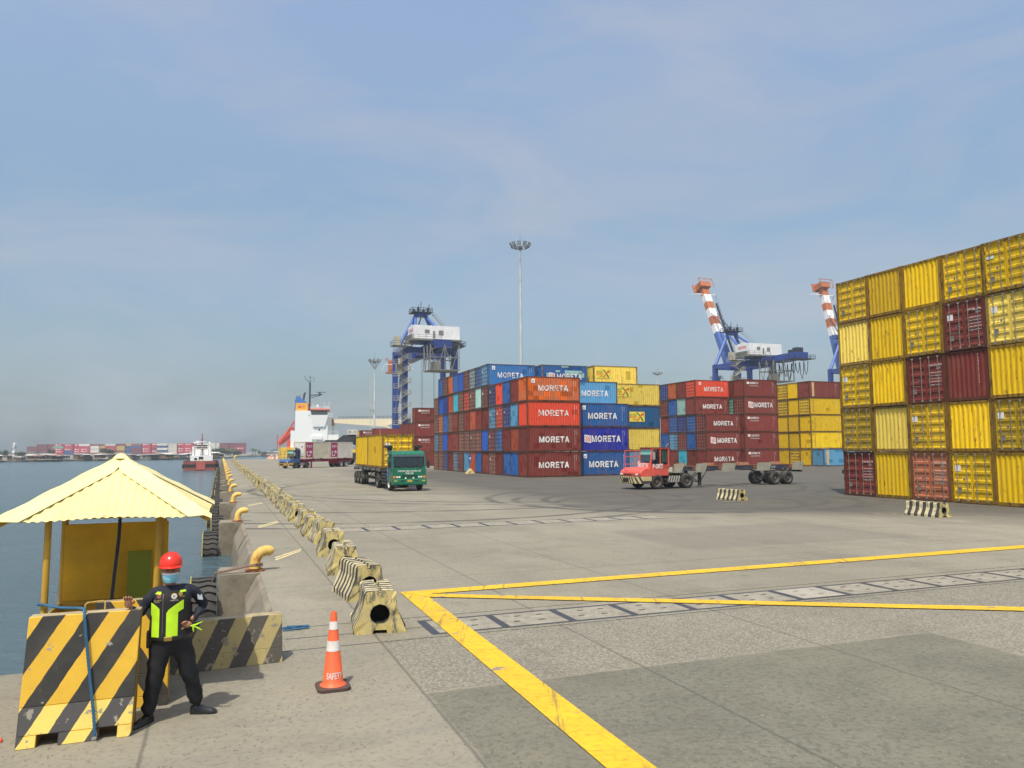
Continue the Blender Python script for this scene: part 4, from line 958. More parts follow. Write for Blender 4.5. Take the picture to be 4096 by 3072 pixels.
def small_moreta(t, cx=2.0, cz=2.05):
    g = MB().box(-CL/2+cx-1.42, -CL/2+cx-1.0, -CW/2-.006, -CW/2, cz-.17, cz+.17).build('logo_plate', PW, t)
    side_text(t, 'MORETA', cx-.12, cz, 1.5, .30); side_text(t, 'On Time, All The Time', cx-.2, cz-.42, 1.6, .17, bold=.01)
def vert_text(t, s, cx, cz, w, h, mat): return letter('\n'.join(s), w, h, mat, t, (-CL/2+cx, -CW/2-.012, cz), bold=.03)
TIER = ['bottom', 'second', 'third', 'fourth', 'top']
# ---- the multicoloured block -------------------------------------------------
uB, vB = 73.18, 29.234
GB = 'containers in the multicoloured block'
T5 = {13: ('blue', 'P', .5), 12: ('maroon', 'D', 0), 11: ('orange', 'P', .5), 10: ('blue', 'P', .1), 9: ('brightblue', 'P', .2), 8: ('maroon2', 'D', 0), 7: ('greyteal', 'D', 0), 6: ('blue', 'D', 0), 5: ('lightblue', 'D', 0)}
T4 = 'brown D,brightblue P,navy P,rust P,cyan P,brown D,red D,brown D,teal P,maroon D,navy D,red P,blue P,maroon P,orange P'
T3 = 'brown D,orange D,blue P,brown D,maroon2 P,brown D,maroon P,rust P,maroon P,maroon P,lightblue D,red D,navy D,lightblue P,red P'
T2 = 'lightblue D,brown D,brightblue P,maroon P,maroon2 P,brown D,brown D,brown D,brown D,brightblue P,maroon D,blue D,maroon P,rust P,maroon P'
T1 = 'brown D,brown D,navy D,maroon P,greyblue D,maroon D,lightblue P,rust P,blue P,maroon2 P,brown D,maroon P,blue P,blue P,maroon P'
TT = [T1, T2, T3, T4]
TN = ['bottom tier', 'second tier', 'third tier', 'fourth tier', 'top tier']
for lev in range(5):
    cells = {}
    if lev < 4:
        for i, s in enumerate(TT[lev].split(',')):
            c, e = s.split(); cells[14-i] = (c, e, .35 if (e == 'P' and c in ('maroon', 'rust', 'lightblue', 'blue', 'cyan', 'maroon2')) else .06)
    else: cells = T5
    for i, (c, e, pa) in cells.items():
        if i == 0 and lev == 3: pa = .9
        if i == 0 and lev == 1: pa = .25
        lab = f'{CN[c]} {"doored" if e == "D" else "plain-ended"} container, {TN[lev]}, {nth(i+1)} stack from near corner of coloured block'
        if i == 0: lab = f'{["maroon", "maroon", "faded red", "patched orange-brown"][lev]} container lettered MORETA at near corner of coloured block, {TN[lev]}'
        if i == 5 and lev == 4: lab = 'blue container lettered MORETA on the top tier, nearest of its tier, red stack below'
        t = container(uB+i*PITCH, vB, lev, c, e, lab, pa, GB, detail=2 if i < 8 else 1)
        if i == 0:
            t.location += Vector((0, 0, 0))
            side_text(t, 'MORETA', 3.0, [1.25, 1.28, 1.42, 1.42][lev], 3.4, .62); code_marks(t)
            if lev == 3: tagplate(t)
        if i == 5 and lev == 4:
            side_text(t, 'MORETA', 2.9, 1.28, 3.3, .66); tagplate(t); code_marks(t); t.children[0].color = (.02, .1, .3, 0)
            for ch in t.children:
                if ch.name.startswith('side_wall'): ch.color = (.03, .17, .42, .12)
# second bay of that block
v2 = vB+CL+.38; u2 = 74.5
for lev, (c, pa, du) in enumerate((('blue', .1, 0), ('navy', .05, 0), ('blue', .05, 0))):
    t = container(u2+du, v2, lev, ('blue', 'navy', 'blue')[lev], 'P', f'{("blue", "deep navy blue", "blue")[lev]} container lettered MORETA beside the red corner stack, {TN[lev]}', pa, GB)
    if lev == 1:
        for ch in t.children: ch.color = (.014, .026, .30, .05)
        moreta_logo(t, 1.1, 1.35, .75); side_text(t, 'MORETA', 3.3, 1.35, 3.5, .68)
    else: side_text(t, 'MORETA', 2.9, 1.22, 3.5, .66); tagplate(t, .7, 2.1)
    code_marks(t, 5.3)
t = container(u2+PITCH, v2, 3, 'lightblue', 'P', 'light blue container lettered MORETA, set back behind the orange-brown corner container', .2, GB); side_text(t, 'MORETA', 3.25, 1.25, 3.3, .66)
t = container(u2+4*PITCH, v2, 4, 'blue', 'P', 'blue container patched with pale teal and lettered MORETA, top tier in the middle', .35, GB); moreta_logo(t, 1.35, 1.25, .7); side_text(t, 'MORETA', 3.6, 1.2, 3.3, .66); t.children[4].color = (.3, .5, .46, 0)
pt = MB()
for (a, b_, c_, d_) in ((2.6, 3.5, 2.3, 2.45), (3.0, 5.3, 1.5, 1.95), (.6, 1.0, .8, 1.6), (4.9, 5.6, 1.1, 1.7), (1.8, 2.4, 1.7, 1.95)): pt.box(-CL/2+a, -CL/2+b_, -CW/2-.002, -CW/2+.02, c_, d_)
pt.build('teal_patches', paint('teal_patch', (.30, .52, .50), .6, .3), t)
for lev in range(3): container(u2+4*PITCH, v2, lev+1, 'maroon', 'P', f'maroon container with plain end hidden behind the blue lettered stacks, {TN[lev+1]}', 0, GB, detail=1)
# third bay: yellow
v3 = v2+CL+.38
def x_logo(t, cx, cz, s, text=True, board=PY):
    x0 = -CL/2+cx; y = -CW/2-.004
    b = MB().box(x0-s*.95, x0+s*.95, y-.002, y+.004, cz-s*.55, cz+s*.55).build('logo_board', board, t)
    mb = MB(); pts = []
    for k in range(9):
        q = k/8; pts.append((x0-s*.05+s*.75*q+s*.12*math.sin(q*3.1), cz+s*.5-s*1.0*q))
    for k in range(8): (ax, az), (bx, bz) = pts[k], pts[k+1]; w_ = s*.11; mb.quad((ax-w_, y-.006, az), (ax+w_, y-.006, az), (bx+w_, y-.006, bz), (bx-w_, y-.006, bz))
    mb.build('logo_curve', PG, b)
    a = MB(); a.quad((x0-s*.1, y-.009, cz-s*.5), (x0+s*.08, y-.009, cz-s*.5), (x0+s*.72, y-.009, cz+s*.30), (x0+s*.58, y-.009, cz+s*.38)); a.add([(x0+s*.5, y-.009, cz+s*.28), (x0+s*.9, y-.009, cz+s*.5), (x0+s*.82, y-.009, cz+s*.05)], [(0, 1, 2)])
    a.build('logo_arrow', PR if board is PY and not text else PO, b)
    if text:
        o = letter('GOTHONG', s*.85, s*.22, PG if board is PY else PB, b, (x0-s*.50, y-.012, cz+s*.22)); letter('SOUTHERN', s*.85, s*.2, PR, b, (x0-s*.50, y-.012, cz-s*.04)); letter('FREIGHT', s*.5, s*.14, PG, b, (x0-s*.28, y-.012, cz-s*.3))
u3 = 78.5
t = container(83.5, v3, 4, 'pale', 'P', 'pale yellow container with a green and red crossed logo, top tier of the coloured block', .05, GB); x_logo(t, 1.35, 1.6, 1.0)
t = container(u3, v3, 3, 'pale', 'P', 'pale yellow container with faded crossed logo, fourth tier beside the light blue one', .05, GB); x_logo(t, 1.05, 1.65, 1.05)
t = container(u3, v3, 2, 'blue', 'P', 'teal-blue container with a yellow crossed-arrow logo board, third tier beside blue MORETA', .08, GB); x_logo(t, 3.0, 1.35, 1.05, True)
for ch in t.children:
    if ch.type == 'MESH' and ch.name.startswith(('side', 'end')): ch.color = (.012, .10, .24, .08)
t = container(u3, v3, 1, 'pale', 'P', 'pale yellow container with a few tan patches, second tier above the red tractor', .1, GB)
t = container(u3, v3, 0, 'greyblue', 'P', 'grey-blue container on the ground behind the red tractor cab', .1, GB)
for lev in range(4): container(83.5, v3, lev, 'brown', 'P', f'brown container under the pale yellow top container, hidden behind the yellow stack, {TN[lev]}', 0, GB, detail=1)
# ---- block C (right middle) ---------------------------------------------------
uC, vC = 94.5, 65.5
GC = 'containers in the block behind the skeletal trailer'
rows = ['maroon P,maroon P,cyan P,maroon2 P,greyblue D', 'maroon D,blue P,maroon D,lightblue D,blue P', 'maroon D,blue D,navy D,blue D,maroon P', 'x,maroon2 P,teal P,blue P,maroon D', 'x,red D,maroon P,orange P,navy D']
for lev, s in enumerate(rows):
    for i, q in enumerate(s.split(',')):
        if q == 'x': continue
        c, e = q.split(); first = (i == 0) or (lev > 2 and i == 1)
        if lev == 1 and i == 1: pa = .55
        else: pa = .3 if e == 'P' else 0
        lab = f'{CN[c]} {"doored" if e == "D" else "plain-ended"} container, {TN[lev]}, {nth(i+1)} stack back, left bay behind skeletal trailer'
        if first: lab = f'{CN[c]} container with big MORETA lettering behind the skeletal trailer, {TN[lev]}'
        t = container(uC+i*PITCH, vC, lev, c, e, lab, pa, GC, detail=1)
        if first:
            if lev == 1: moreta_logo(t, 1.3, 1.35, .85); side_text(t, 'MORETA', 3.65, 1.35, 3.4, .72)
            else: side_text(t, 'MORETA', (3.1, 0, 3.1, 3.1, 3.3)[lev], 1.25, 3.4, .66)
            code_marks(t)
            if lev == 4: tagplate(t, .9, 2.05)
vC2 = vC+CL+.38
for lev in range(5):
    for i in range(3 if lev > 2 else 2):
        c = 'maroon'; e = 'P'
        if lev == 3: c, e = [('maroon2', 'D'), ('green', 'D'), ('maroon', 'P')][i]
        lab = f'{CN[c]} {"doored" if e == "D" else "plain-ended"} container, {TN[lev]}, {nth(i+1)} stack back, middle bay behind skeletal trailer'
        if i == 0: lab = f'maroon container with {"red-barred logo and big" if lev == 3 else "small white"} MORETA lettering above the trailer wheels, {TN[lev]}'
        t = container(uC-.5+i*PITCH, vC2, lev, c, e, lab, .05, GC, detail=1)
        if i == 0:
            if lev == 3: moreta_logo(t, 1.3, 1.4, .85); side_text(t, 'MORETA', 3.55, 1.4, 3.3, .70)
            else: small_moreta(t)
            code_marks(t, 5.2)
vC3 = 83.8
for lev in range(5):
    us_ = uC-.8-(PITCH if lev == 0 else 0)
    seq = [['lightblue P', 'yellow P', 'yellow2 D', 'yellow P', 'yellow P'], ['yellow P', 'yellow P', 'yellow P', 'yellow2 D', 'yellow D'], ['yellow P', 'yellow2 P', 'yellow2 P', 'yellow P'], ['yellow D', 'yellow P', 'yellow2 D', 'yellow D'], ['maroon2 P', 'yellow P', 'yellow2 D', 'yellow P']][lev]
    for i, q in enumerate(seq):
        c, e = q.split()
        lab = f'{CN[c]} {"doored" if e == "D" else "plain-ended"} container, {TN[lev]}, {nth(i+1)} stack back, yellow bay behind skeletal trailer'
        if i == 0: lab = f'{["faded light blue", "yellow", "yellow", "yellow", "maroon"][lev]} container with vertical PSACC lettering beside the great yellow wall, {TN[lev]}'
        t = container(us_+i*PITCH, vC3, lev, c, e, lab, .05 if lev else .35, GC, detail=1)
        if i == 0:
            if lev in (0, 4): MB().box(-CL/2+.55, -CL/2+.95, -CW/2-.006, -CW/2, .25, 2.4).build('letter_strip', PYF, t)
            vert_text(t, 'PSACC', .75, 1.35, .28, 1.9, PBR if lev not in (0, 4) else PBR); code_marks(t, 5.1)
# ---- block A (far left, maroon) ----------------------------------------------
uA, vA = 134.2, 32.2
GA = 'maroon containers beyond the green truck'
for lev in range(4):
    for i in range((5, 5, 5, 1)[lev]):
        e = 'P'
        lab = f'maroon plain-ended container beyond the green truck, {TN[lev]}, {nth(i+1)} stack back'
        if i == 0: lab = f'maroon container with small white MORETA lettering beyond the green truck, {TN[lev]}'
        t = container(uA+i*PITCH, vA, lev, 'maroon', e, lab, .05, GA, detail=1)
        if i == 0 and lev: small_moreta(t)
for (ub, nm) in ((174., 'long row'), (191., 'far row')):
    for lev in range(3):
        t = container(ub, vA, lev, 'maroon', 'P', f'maroon container in the {"nearer" if ub < 180 else "farther"} of two low stacks far behind the truck, {TN[lev]}', .05, GA, detail=1)
        if lev == 2 and ub > 180: small_moreta(t)
        if lev == 2 and ub < 180: vert_text(t, 'PSACC', 1.4, 1.35, .3, 1.7, PYF)
container(191.+PITCH, vA, 2, 'yellow2', 'P', 'amber yellow container peeping out behind the low far maroon stack', 0, GA, detail=1)
for lev in range(2): container(191.+PITCH, vA, lev, 'maroon', 'P', f'maroon container below the amber yellow one in the far stack, {TN[lev]}', 0, GA, detail=1)
# ---- the great yellow wall on the right ---------------------------------------
uY, vY = 36.914, 35.366
GY = 'containers in the great yellow wall'
RW = ['maroon D,yellow P,terra D,yellow D,yellow P', 'mustard D,pale P,yellow2 D,yellow P,mustard D', 'yellow D,yellow P,maroon D,maroon P,yellow P', 'pale P,yellow P,yellow D,maroon2 D,pale D', 'yellow2 D,yellow2 P,yellow P,yellow D,yellow D']
CODE = {(0, 0): ('PSAU 289715 9', '22G1'), (0, 2): ('PSAU 213385 8', '22G1'), (2, 2): ('PSAU 272878 0', '22G1'), (3, 3): ('PSA', '22G1')}
for lev, s in enumerate(RW):
    for i, q in enumerate(s.split(',')):
        c, e = q.split()
        lab = f'{CN[c]} {"doored" if e == "D" else "rib-ended"} container, {TN[lev]}, {nth(i+1)} stack from left edge of yellow wall'
        t = container(uY-(i+1)*PITCH, vY, lev, c, e, lab, 0, GY, detail=3)
        for k, mat in ((0, None),):
            cm = CODE.get((lev, i)); X = -CL/2+.018
            if e == 'D':
                m_ = PW if cm else PBR; a, b_ = cm or ('PSAU 2715', '22G1')
                letter(a, .78, .10, m_, t, (X, -.62, 2.02), (0, 0, -math.pi/2), .0, name='code_lettering'); letter(b_, .26, .09, m_, t, (X, -.80, 1.86), (0, 0, -math.pi/2), .0, name='code_lettering')
                if cm:
                    for r_ in range(5): letter('MAX 30480 KG' if r_ % 2 else 'TARE 2200 KG', .66, .055, m_, t, (X, -.62, 1.62-r_*.16), (0, 0, -math.pi/2), .0, name='code_lettering')
            elif c == 'maroon': letter('\n'.join('PSAU271249'), .06, 1.5, PW, t, (-CL/2+.012, -.62, 1.6), (0, 0, -math.pi/2), .0, name='code_lettering')
# ================================================================== VEHICLES  (x forward, y left)
TY = paint('wheel_rubber', (.030, .029, .028), .8, .55, 0, dirtcol=(.13, .12, .10)); RIM = paint('rim_grey', (.10, .095, .09), .5, .5, .3); RIMW = paint('rim_white', (.55, .55, .55), .35, .2)
CHS = paint('chassis_black', (.035, .034, .034), .7, .6, .25, dirtcol=(.12, .11, .09))
GL = glass('cab_glass', (.03, .045, .05), .32); GLD = glass('dark_glass', (.03, .04, .045), .75)
LAMP = plain('lamp_clear', (.72, .72, .68), .15); AMB = plain('lamp_amber', (.7, .22, .03), .25); BLKP = plain('plastic_black', (.02, .02, .02), .45)
def tyremesh(r, w):
    return MB().lathe([(r*.60, -w*.40), (r*.64, -w*.5), (r*.90, -w*.5), (r*.985, -w*.40), (r, -w*.2), (r, w*.2), (r*.985, w*.40), (r*.90, w*.5), (r*.64, w*.5), (r*.60, w*.40)], 28, 'y', closed=True).mesh('wheel', TY, smooth=True)
def rimmesh(r, w, mat):
    m = MB().lathe([(r*.62, -w*.44), (r*.58, -w*.40), (r*.52, -w*.05), (r*.26, w*.0), (r*.24, -w*.22), (0, -w*.24)], 20, 'y').lathe([(0, w*.24), (r*.24, w*.22), (r*.26, w*.02), (r*.52, w*.07), (r*.58, w*.40), (r*.62, w*.44)], 20, 'y')
    for k in range(8):
        a = k*math.pi/4; m.box(r*.40*math.cos(a)-.02, r*.40*math.cos(a)+.02, -w*.10, -w*.0, r*.40*math.sin(a)-.02, r*.40*math.sin(a)+.02)
    return m.mesh('rim', mat, smooth=True)
WH = {}
def wheel(par, x, y, r=.52, w=.3, mat=None, steer=0., dual=False):
    mat = mat or RIM; k = (r, w, mat.name)
    if k not in WH: WH[k] = (tyremesh(r, w), rimmesh(r, w, mat))
    for yy in ((y, y-math.copysign(w+.05, y)) if dual else (y,)):
        o = obj('wheel', WH[k][0], par, (x, yy, r), (0, 0, steer+(0 if y < 0 else math.pi))); obj('rim', WH[k][1], o)
def driver(loc, rz, label, shirt):
    me = bpy.data.meshes.new('body')
    P = [(0, 0, 0), (0, 0, .2), (0, 0, .42), (0, 0, .52), (.02, 0, .60), (0, .2, .44), (.06, .26, .2), (.32, .2, .24), (0, -.2, .44), (.06, -.26, .2), (.32, -.2, .24), (.2, .1, -.02), (.42, .12, 0), (.2, -.1, -.02), (.42, -.12, 0)]
    E2 = [(0, 1), (1, 2), (2, 3), (3, 4), (2, 5), (5, 6), (6, 7), (2, 8), (8, 9), (9, 10), (0, 11), (11, 12), (0, 13), (13, 14)]
    rd = [.15, .15, .12, .055, .055, .07, .05, .035, .07, .05, .035, .09, .07, .09, .07]
    me.from_pydata(P, E2, []); o = bpy.data.objects.new('t', me); COL.objects.link(o); o.modifiers.new('s', 'SKIN'); o.modifiers.new('b', 'SUBSURF').levels = 1
    for i, q in enumerate(rd): me.skin_vertices[0].data[i].radius = (q, q)
    me.skin_vertices[0].data[0].use_root = True
    bpy.context.view_layer.update(); m2 = bpy.data.meshes.new_from_object(o.evaluated_get(bpy.context.evaluated_depsgraph_get())); bpy.data.objects.remove(o)
    bm = bmesh.new(); bm.from_mesh(m2); bmesh.ops.create_uvsphere(bm, u_segments=14, v_segments=10, radius=.1, matrix=Matrix.Translation((.03, 0, .69)) @ Matrix.Diagonal((1, .82, 1.2, 1)))
    for s in (-1, 1): bmesh.ops.create_uvsphere(bm, u_segments=8, v_segments=6, radius=.045, matrix=Matrix.Translation((.36, .2*s, .25)))
    for f in bm.faces: c = f.calc_center_median(); f.smooth = True; f.material_index = 1 if (c.z > .55 or c.x > .31 and c.z > .15) else 0
    m2.materials.clear(); m2.materials.append(shirt); m2.materials.append(SKIN); bm.to_mesh(m2); bm.free()
    r = thing('person', label, 'person', loc, rz); obj('body', m2, r)
    MB().lathe([(.108, .70), (.105, .75), (.07, .82), (0, .835)], 14, 'z', (.02, 0, 0)).build('hair', plain('hair_black', (.012, .01, .009), .7), r, smooth=True)
    return r
# ---------------------------------------------------------------- green truck
HU = TH-math.pi/2            # heading towards the camera along the quay (-u)
GRN = paint('truck_green', (.004, .125, .068), .28, .15, 0, dirtcol=(.1, .1, .08)); GRND = plain('truck_green_dark', (.004, .05, .026), .4)
tr = thing('truck', 'green cab-over truck with white lettering on its nose, pulling two yellow containers', 'truck', port(55.0, 12.47), HU)
mb = MB()
mb.prism([(-.62, .62), (1.30, .62), (1.38, 1.0), (1.36, 1.66), (-.62, 1.66)], -1.2, 1.2, 'y')
mb.build('cab_body', GRN, tr, bevel=.05)
mb = MB()
mb.prism([(-.60, 2.55), (1.12, 2.55), (1.02, 2.68), (.7, 2.80), (-.3, 2.86), (-.60, 2.84)], -1.17, 1.17, 'y')
mb.box(-.60, -.55, -1.17, 1.17, 1.66, 2.55)
for s in (-1, 1):
    y = s*1.14
    mb.hexa([(1.27, y-.05, 1.64), (1.37, y-.05, 1.64), (1.37, y+.05, 1.64), (1.27, y+.05, 1.64), (1.02, y-.05, 2.57), (1.14, y-.05, 2.57), (1.14, y+.05, 2.57), (1.02, y+.05, 2.57)])
    mb.box(.05, .14, y-.035, y+.035, 1.64, 2.57); mb.box(-.6, -.2, y-.035, y+.035, 1.64, 2.57)
mb.build('cab_roof', GRN, tr, bevel=.03)
MB().hexa([(1.335, -1.06, 1.67), (1.345, -1.06, 1.67), (1.345, 1.06, 1.67), (1.335, 1.06, 1.67), (1.09, -1.04, 2.54), (1.10, -1.04, 2.54), (1.10, 1.04, 2.54), (1.09, 1.04, 2.54)]).build('windscreen', GL, tr)
MB().hexa([(1.165, -1.1, 2.42), (1.19, -1.1, 2.42), (1.19, 1.1, 2.42), (1.165, 1.1, 2.42), (1.12, -1.1, 2.56), (1.15, -1.1, 2.56), (1.15, 1.1, 2.56), (1.12, 1.1, 2.56)]).build('sun_strip', plain('visor_blue_grey', (.05, .08, .10), .3), tr)
for s in (-1, 1):
    MB().box(.15, 1.15, s*1.15-.006, s*1.15+.006, 1.66, 2.5).build('side_window', GLD, tr)
    d = MB().box(.12, 1.18, s*1.202-.01, s*1.202+.01, .78, 1.63).build('door', GRN, tr, bevel=.008); MB().box(.2, .34, s*1.22-.015, s*1.22+.015, 1.42, 1.47).build('handle', BLKP, d)
MB().hexa([(-.55, -1.222, 1.0), (-.12, -1.222, .92), (-.12, -1.205, .92), (-.55, -1.205, 1.0), (-.45, -1.222, 1.62), (.1, -1.222, 1.62), (.1, -1.205, 1.62), (-.45, -1.205, 1.62)]).build('blue_panel', plain('panel_blue', (.02, .12, .45), .4), tr)
letter('YTS', .16, .12, PW, tr, (-.15, -1.226, 1.42))
ROTX = (0, 0, math.pi/2)
letter('SEVEN STAR LOGISTIC SOLUTION CORP', 1.65, .12, PW, tr, (1.378, 0, 1.42), ROTX, .015); letter('TXR-926', .58, .13, PW, tr, (1.382, 0, 1.26), ROTX, .03)
g = MB()
for z in (1.13, 1.03): g.box(1.365, 1.40, -.55, .55, z-.028, z+.028)
g.build('grille', GRND, tr, bevel=.01)
mb = MB(); mb.prism([(1.20, .44), (1.46, .44), (1.50, .52), (1.47, .86), (1.28, .90), (1.2, .9)], -1.24, 1.24, 'y'); bp = mb.build('bumper', GRN, tr, bevel=.03)
g = MB()
for (a, b_, z0, z1) in ((-.62, -.36, .68, .76), (.36, .62, .68, .76), (-.30, .30, .54, .60), (-.62, -.38, .54, .62), (.38, .62, .54, .62)): g.box(1.482, 1.492, a, b_, z0, z1)
g.build('bumper_slots', BLKP, bp)
MB().box(1.485, 1.5, -.16, .16, .66, .80).build('number_plate', plain('plate_yellow', (.62, .42, .05), .5), tr); letter('UVA 894', .26, .08, plain('plate_green', (.02, .12, .04), .5), tr, (1.502, 0, .73), ROTX, .01)
for s in (-1, 1):
    for y in (.70, .86): MB().lathe([(0, 1.395), (.055, 1.395), (.07, 1.38), (.07, 1.36)], 14, 'x', (0, s*y, .99)).build('headlight', LAMP, tr, smooth=True)
    MB().box(1.30, 1.385, s*1.07-.09, s*1.07+.09, .92, 1.08).build('indicator', AMB, tr, bevel=.01)
    MB().lathe([(0, 1.47), (.05, 1.47), (.065, 1.43), (.05, 1.40)], 14, 'x', (0, s*.28, .92)).build('fog_lamp', LAMP, tr, smooth=True)
    MB().box(1.485, 1.497, s*1.0-.11, s*1.0+.11, .70, .78).build('bumper_sticker', plain('sticker_gold', (.5, .4, .05), .5), tr)
    m = MB().box(1.18, 1.28, s*1.38-.10, s*1.38+.10, 1.62, 2.12).tube([(1.2, s*1.18, 2.3), (1.26, s*1.36, 2.3), (1.24, s*1.38, 1.55), (1.25, s*1.2, 1.45)], .016, 6).build('mirror', BLKP, tr, bevel=.015)
    MB().hexa([(-.85, s*.98-.13, 2.55), (-.60, s*.98-.13, 2.55), (-.60, s*.98+.13, 2.55), (-.85, s*.98+.13, 2.55), (-.85, s*1.0-.16, 3.05), (-.55, s*1.0-.16, 3.05), (-.55, s*1.0+.16, 3.05), (-.85, s*1.0+.16, 3.05)]).box(-.86, -.46, min(s*.80, s*1.36), max(s*.80, s*1.36), 3.05, 3.24).box(-.84, -.68, s*.98-.1, s*.98+.1, .9, 2.56).build('air_intake', BLKP, tr, bevel=.02)
for y in (-.35, 0, .35): MB().box(1.0, 1.08, y-.06, y+.06, 2.62, 2.70).build('roof_marker', plain('marker_green', (.03, .4, .15), .3), tr, bevel=.01)
for y in (-.75, -.05, .6): MB().tube([(1.365, y+.35, 1.66), (1.36, y-.12, 1.72)], .010, 5).tube([(1.36, y+.35, 1.65), (1.345, y-.28, 1.80)], .012, 5).build('wiper', BLKP, tr)
MB().lathe([(0, 0), (.04, .01), (.05, .045), (.04, .08), (0, .09)], 12, 'z', (.2, -1.28, 2.42)).build('beacon', LAMP, tr, smooth=True)
MB().box(-5.8, 1.1, -.42, -.34, .72, .98).box(-5.8, 1.1, .34, .42, .72, .98).box(-5.4, -3.4, -.5, .5, .98, 1.08).box(-.3, .3, -1.0, 1.0, .42, .55).box(-4.55, -4.25, -1.0, 1.0, .42, .6).box(.9, 1.2, -.9, .9, .5, .75).box(-.9, -.2, -1.1, 1.1, .72, .9).build('chassis', CHS, tr)
for s in (-1, 1):
    f = MB()
    for z in (.42, .64, .86, 1.06): f.box(-2.95, -1.15, min(s*1.16, s*1.02), max(s*1.16, s*1.02), z, z+.12)
    f.box(-2.9, -2.8, min(s*1.14, s*1.0), max(s*1.14, s*1.0), .4, 1.2).box(-1.3, -1.2, min(s*1.14, s*1.0), max(s*1.14, s*1.0), .4, 1.2).box(-2.7, -1.4, min(s*.98, s*.5), max(s*.98, s*.5), .45, 1.05)
    f.build('side_steps', CHS, tr)
    wheel(tr, 0, s*1.05, .52, .28, RIMW, .05); wheel(tr, -4.4, s*1.07, .52, .26, RIM, 0, True)
    MB().prism([(-5.05, .62), (-4.95, 1.0), (-4.4, 1.14), (-3.85, 1.0), (-3.75, .62), (-3.78, .6), (-3.88, .98), (-4.4, 1.1), (-4.92, .98), (-5.02, .6)], min(s*.62, s*1.2), max(s*.62, s*1.2), 'y').build('mudguard', CHS, tr)
MB().box(.3, .4, .15, .75, 1.25, 1.6).box(-.45, .0, .1, .8, 1.15, 1.3).box(-.5, -.38, .1, .8, 1.3, 2.0).box(-.45, .0, -.8, -.1, 1.15, 1.3).box(-.5, -.38, -.8, -.1, 1.3, 2.0).build('seats', BLKP, tr)
driver(tr.matrix_world @ Vector((0, 0, 0)) + port(55.0, 12.47)+Matrix.Rotation(HU, 3, 'Z') @ Vector((-.22, .45, 1.38)), HU, 'driver behind the windscreen of the green truck', plain('driver_shirt_grey', (.12, .13, .15), .8))
# its skeletal trailer
GREY = paint('bolster_grey', (.16, .165, .17), .6, .4, .3)
tl_ = thing('container_trailer', 'dark skeletal trailer with three axles under the yellow containers behind the green truck', 'trailer', port(55.0, 12.47), HU)
MB().box(-15.3, -3.1, -.5, -.36, 1.08, 1.50).box(-15.3, -3.1, .36, .5, 1.08, 1.50).box(-15.3, -15.15, -1.2, 1.2, 1.2, 1.5).box(-3.25, -3.0, -1.2, 1.2, 1.3, 1.5).build('frame', CHS, tl_)
mb = MB()
for x in (-4.0, -6.2, -8.7, -9.6, -12.0, -14.2):
    for s in (-1, 1): mb.hexa([(x-.9, s*.5, 1.22), (x+.9, s*.5, 1.22), (x+.75, s*1.18, 1.30), (x-.75, s*1.18, 1.30), (x-.9, s*.5, 1.50), (x+.9, s*.5, 1.50), (x+.9, s*1.2, 1.50), (x-.9, s*1.2, 1.50)])
mb.build('bolsters', GREY, tl_)
for s in (-1, 1):
    for x in (-11.5, -13.1, -14.6): wheel(tl_, x, s*1.08, .52, .27, RIM, 0, True)
    f = MB()
    for z in (.62, .86): f.box(-9.2, -6.6, s*1.1-.02, s*1.1+.02, z, z+.05)
    for x in (-9.1, -7.9, -6.7): f.beam((x, s*1.1, .62), (x+.3, s*.5, 1.25), .05)
    f.build('side_guard', CHS, tl_); MB().box(-5.6, -5.4, s*.8-.06, s*.8+.06, .1, 1.2).box(-5.7, -5.3, s*.8-.12, s*.8+.12, .03, .1).build('landing_leg', CHS, tl_)
MB().box(-15.0, -11.0, -.2, .2, .45, .62).box(-14.9, -11.1, -1.15, 1.15, 1.0, 1.06).build('axle_group', CHS, tl_)
for k, (c, e, lab) in enumerate((('yellow2', 'D', 'faded amber container with doors facing forward, riding behind the green truck cab'), ('yellow', 'P', 'bright yellow container with brown vertical letters, rear one on the green truck trailer'))):
    t = container(0, 0, 0, c, e, lab, .03, 'containers on the green truck trailer', locn=port(58.0+k*6.12+CL/2, 12.60, 1.52), rz=TH+math.pi/2, detail=3)
    # long side seen is the left one (local +y)
    if k == 1: letter('\n'.join('PSACC'), .26, 1.9, PBR, t, (CL/2-.95, CW/2+.01, 1.35), (0, 0, math.pi))
    else: letter('PSAU  215540', .85, .12, PBR, t, (-CL/2+.012, -.62, 1.95), (0, 0, -math.pi/2), .005); letter('22G1', .3, .1, PBR, t, (-CL/2+.012, -.75, 1.76), (0, 0, -math.pi/2), .005)
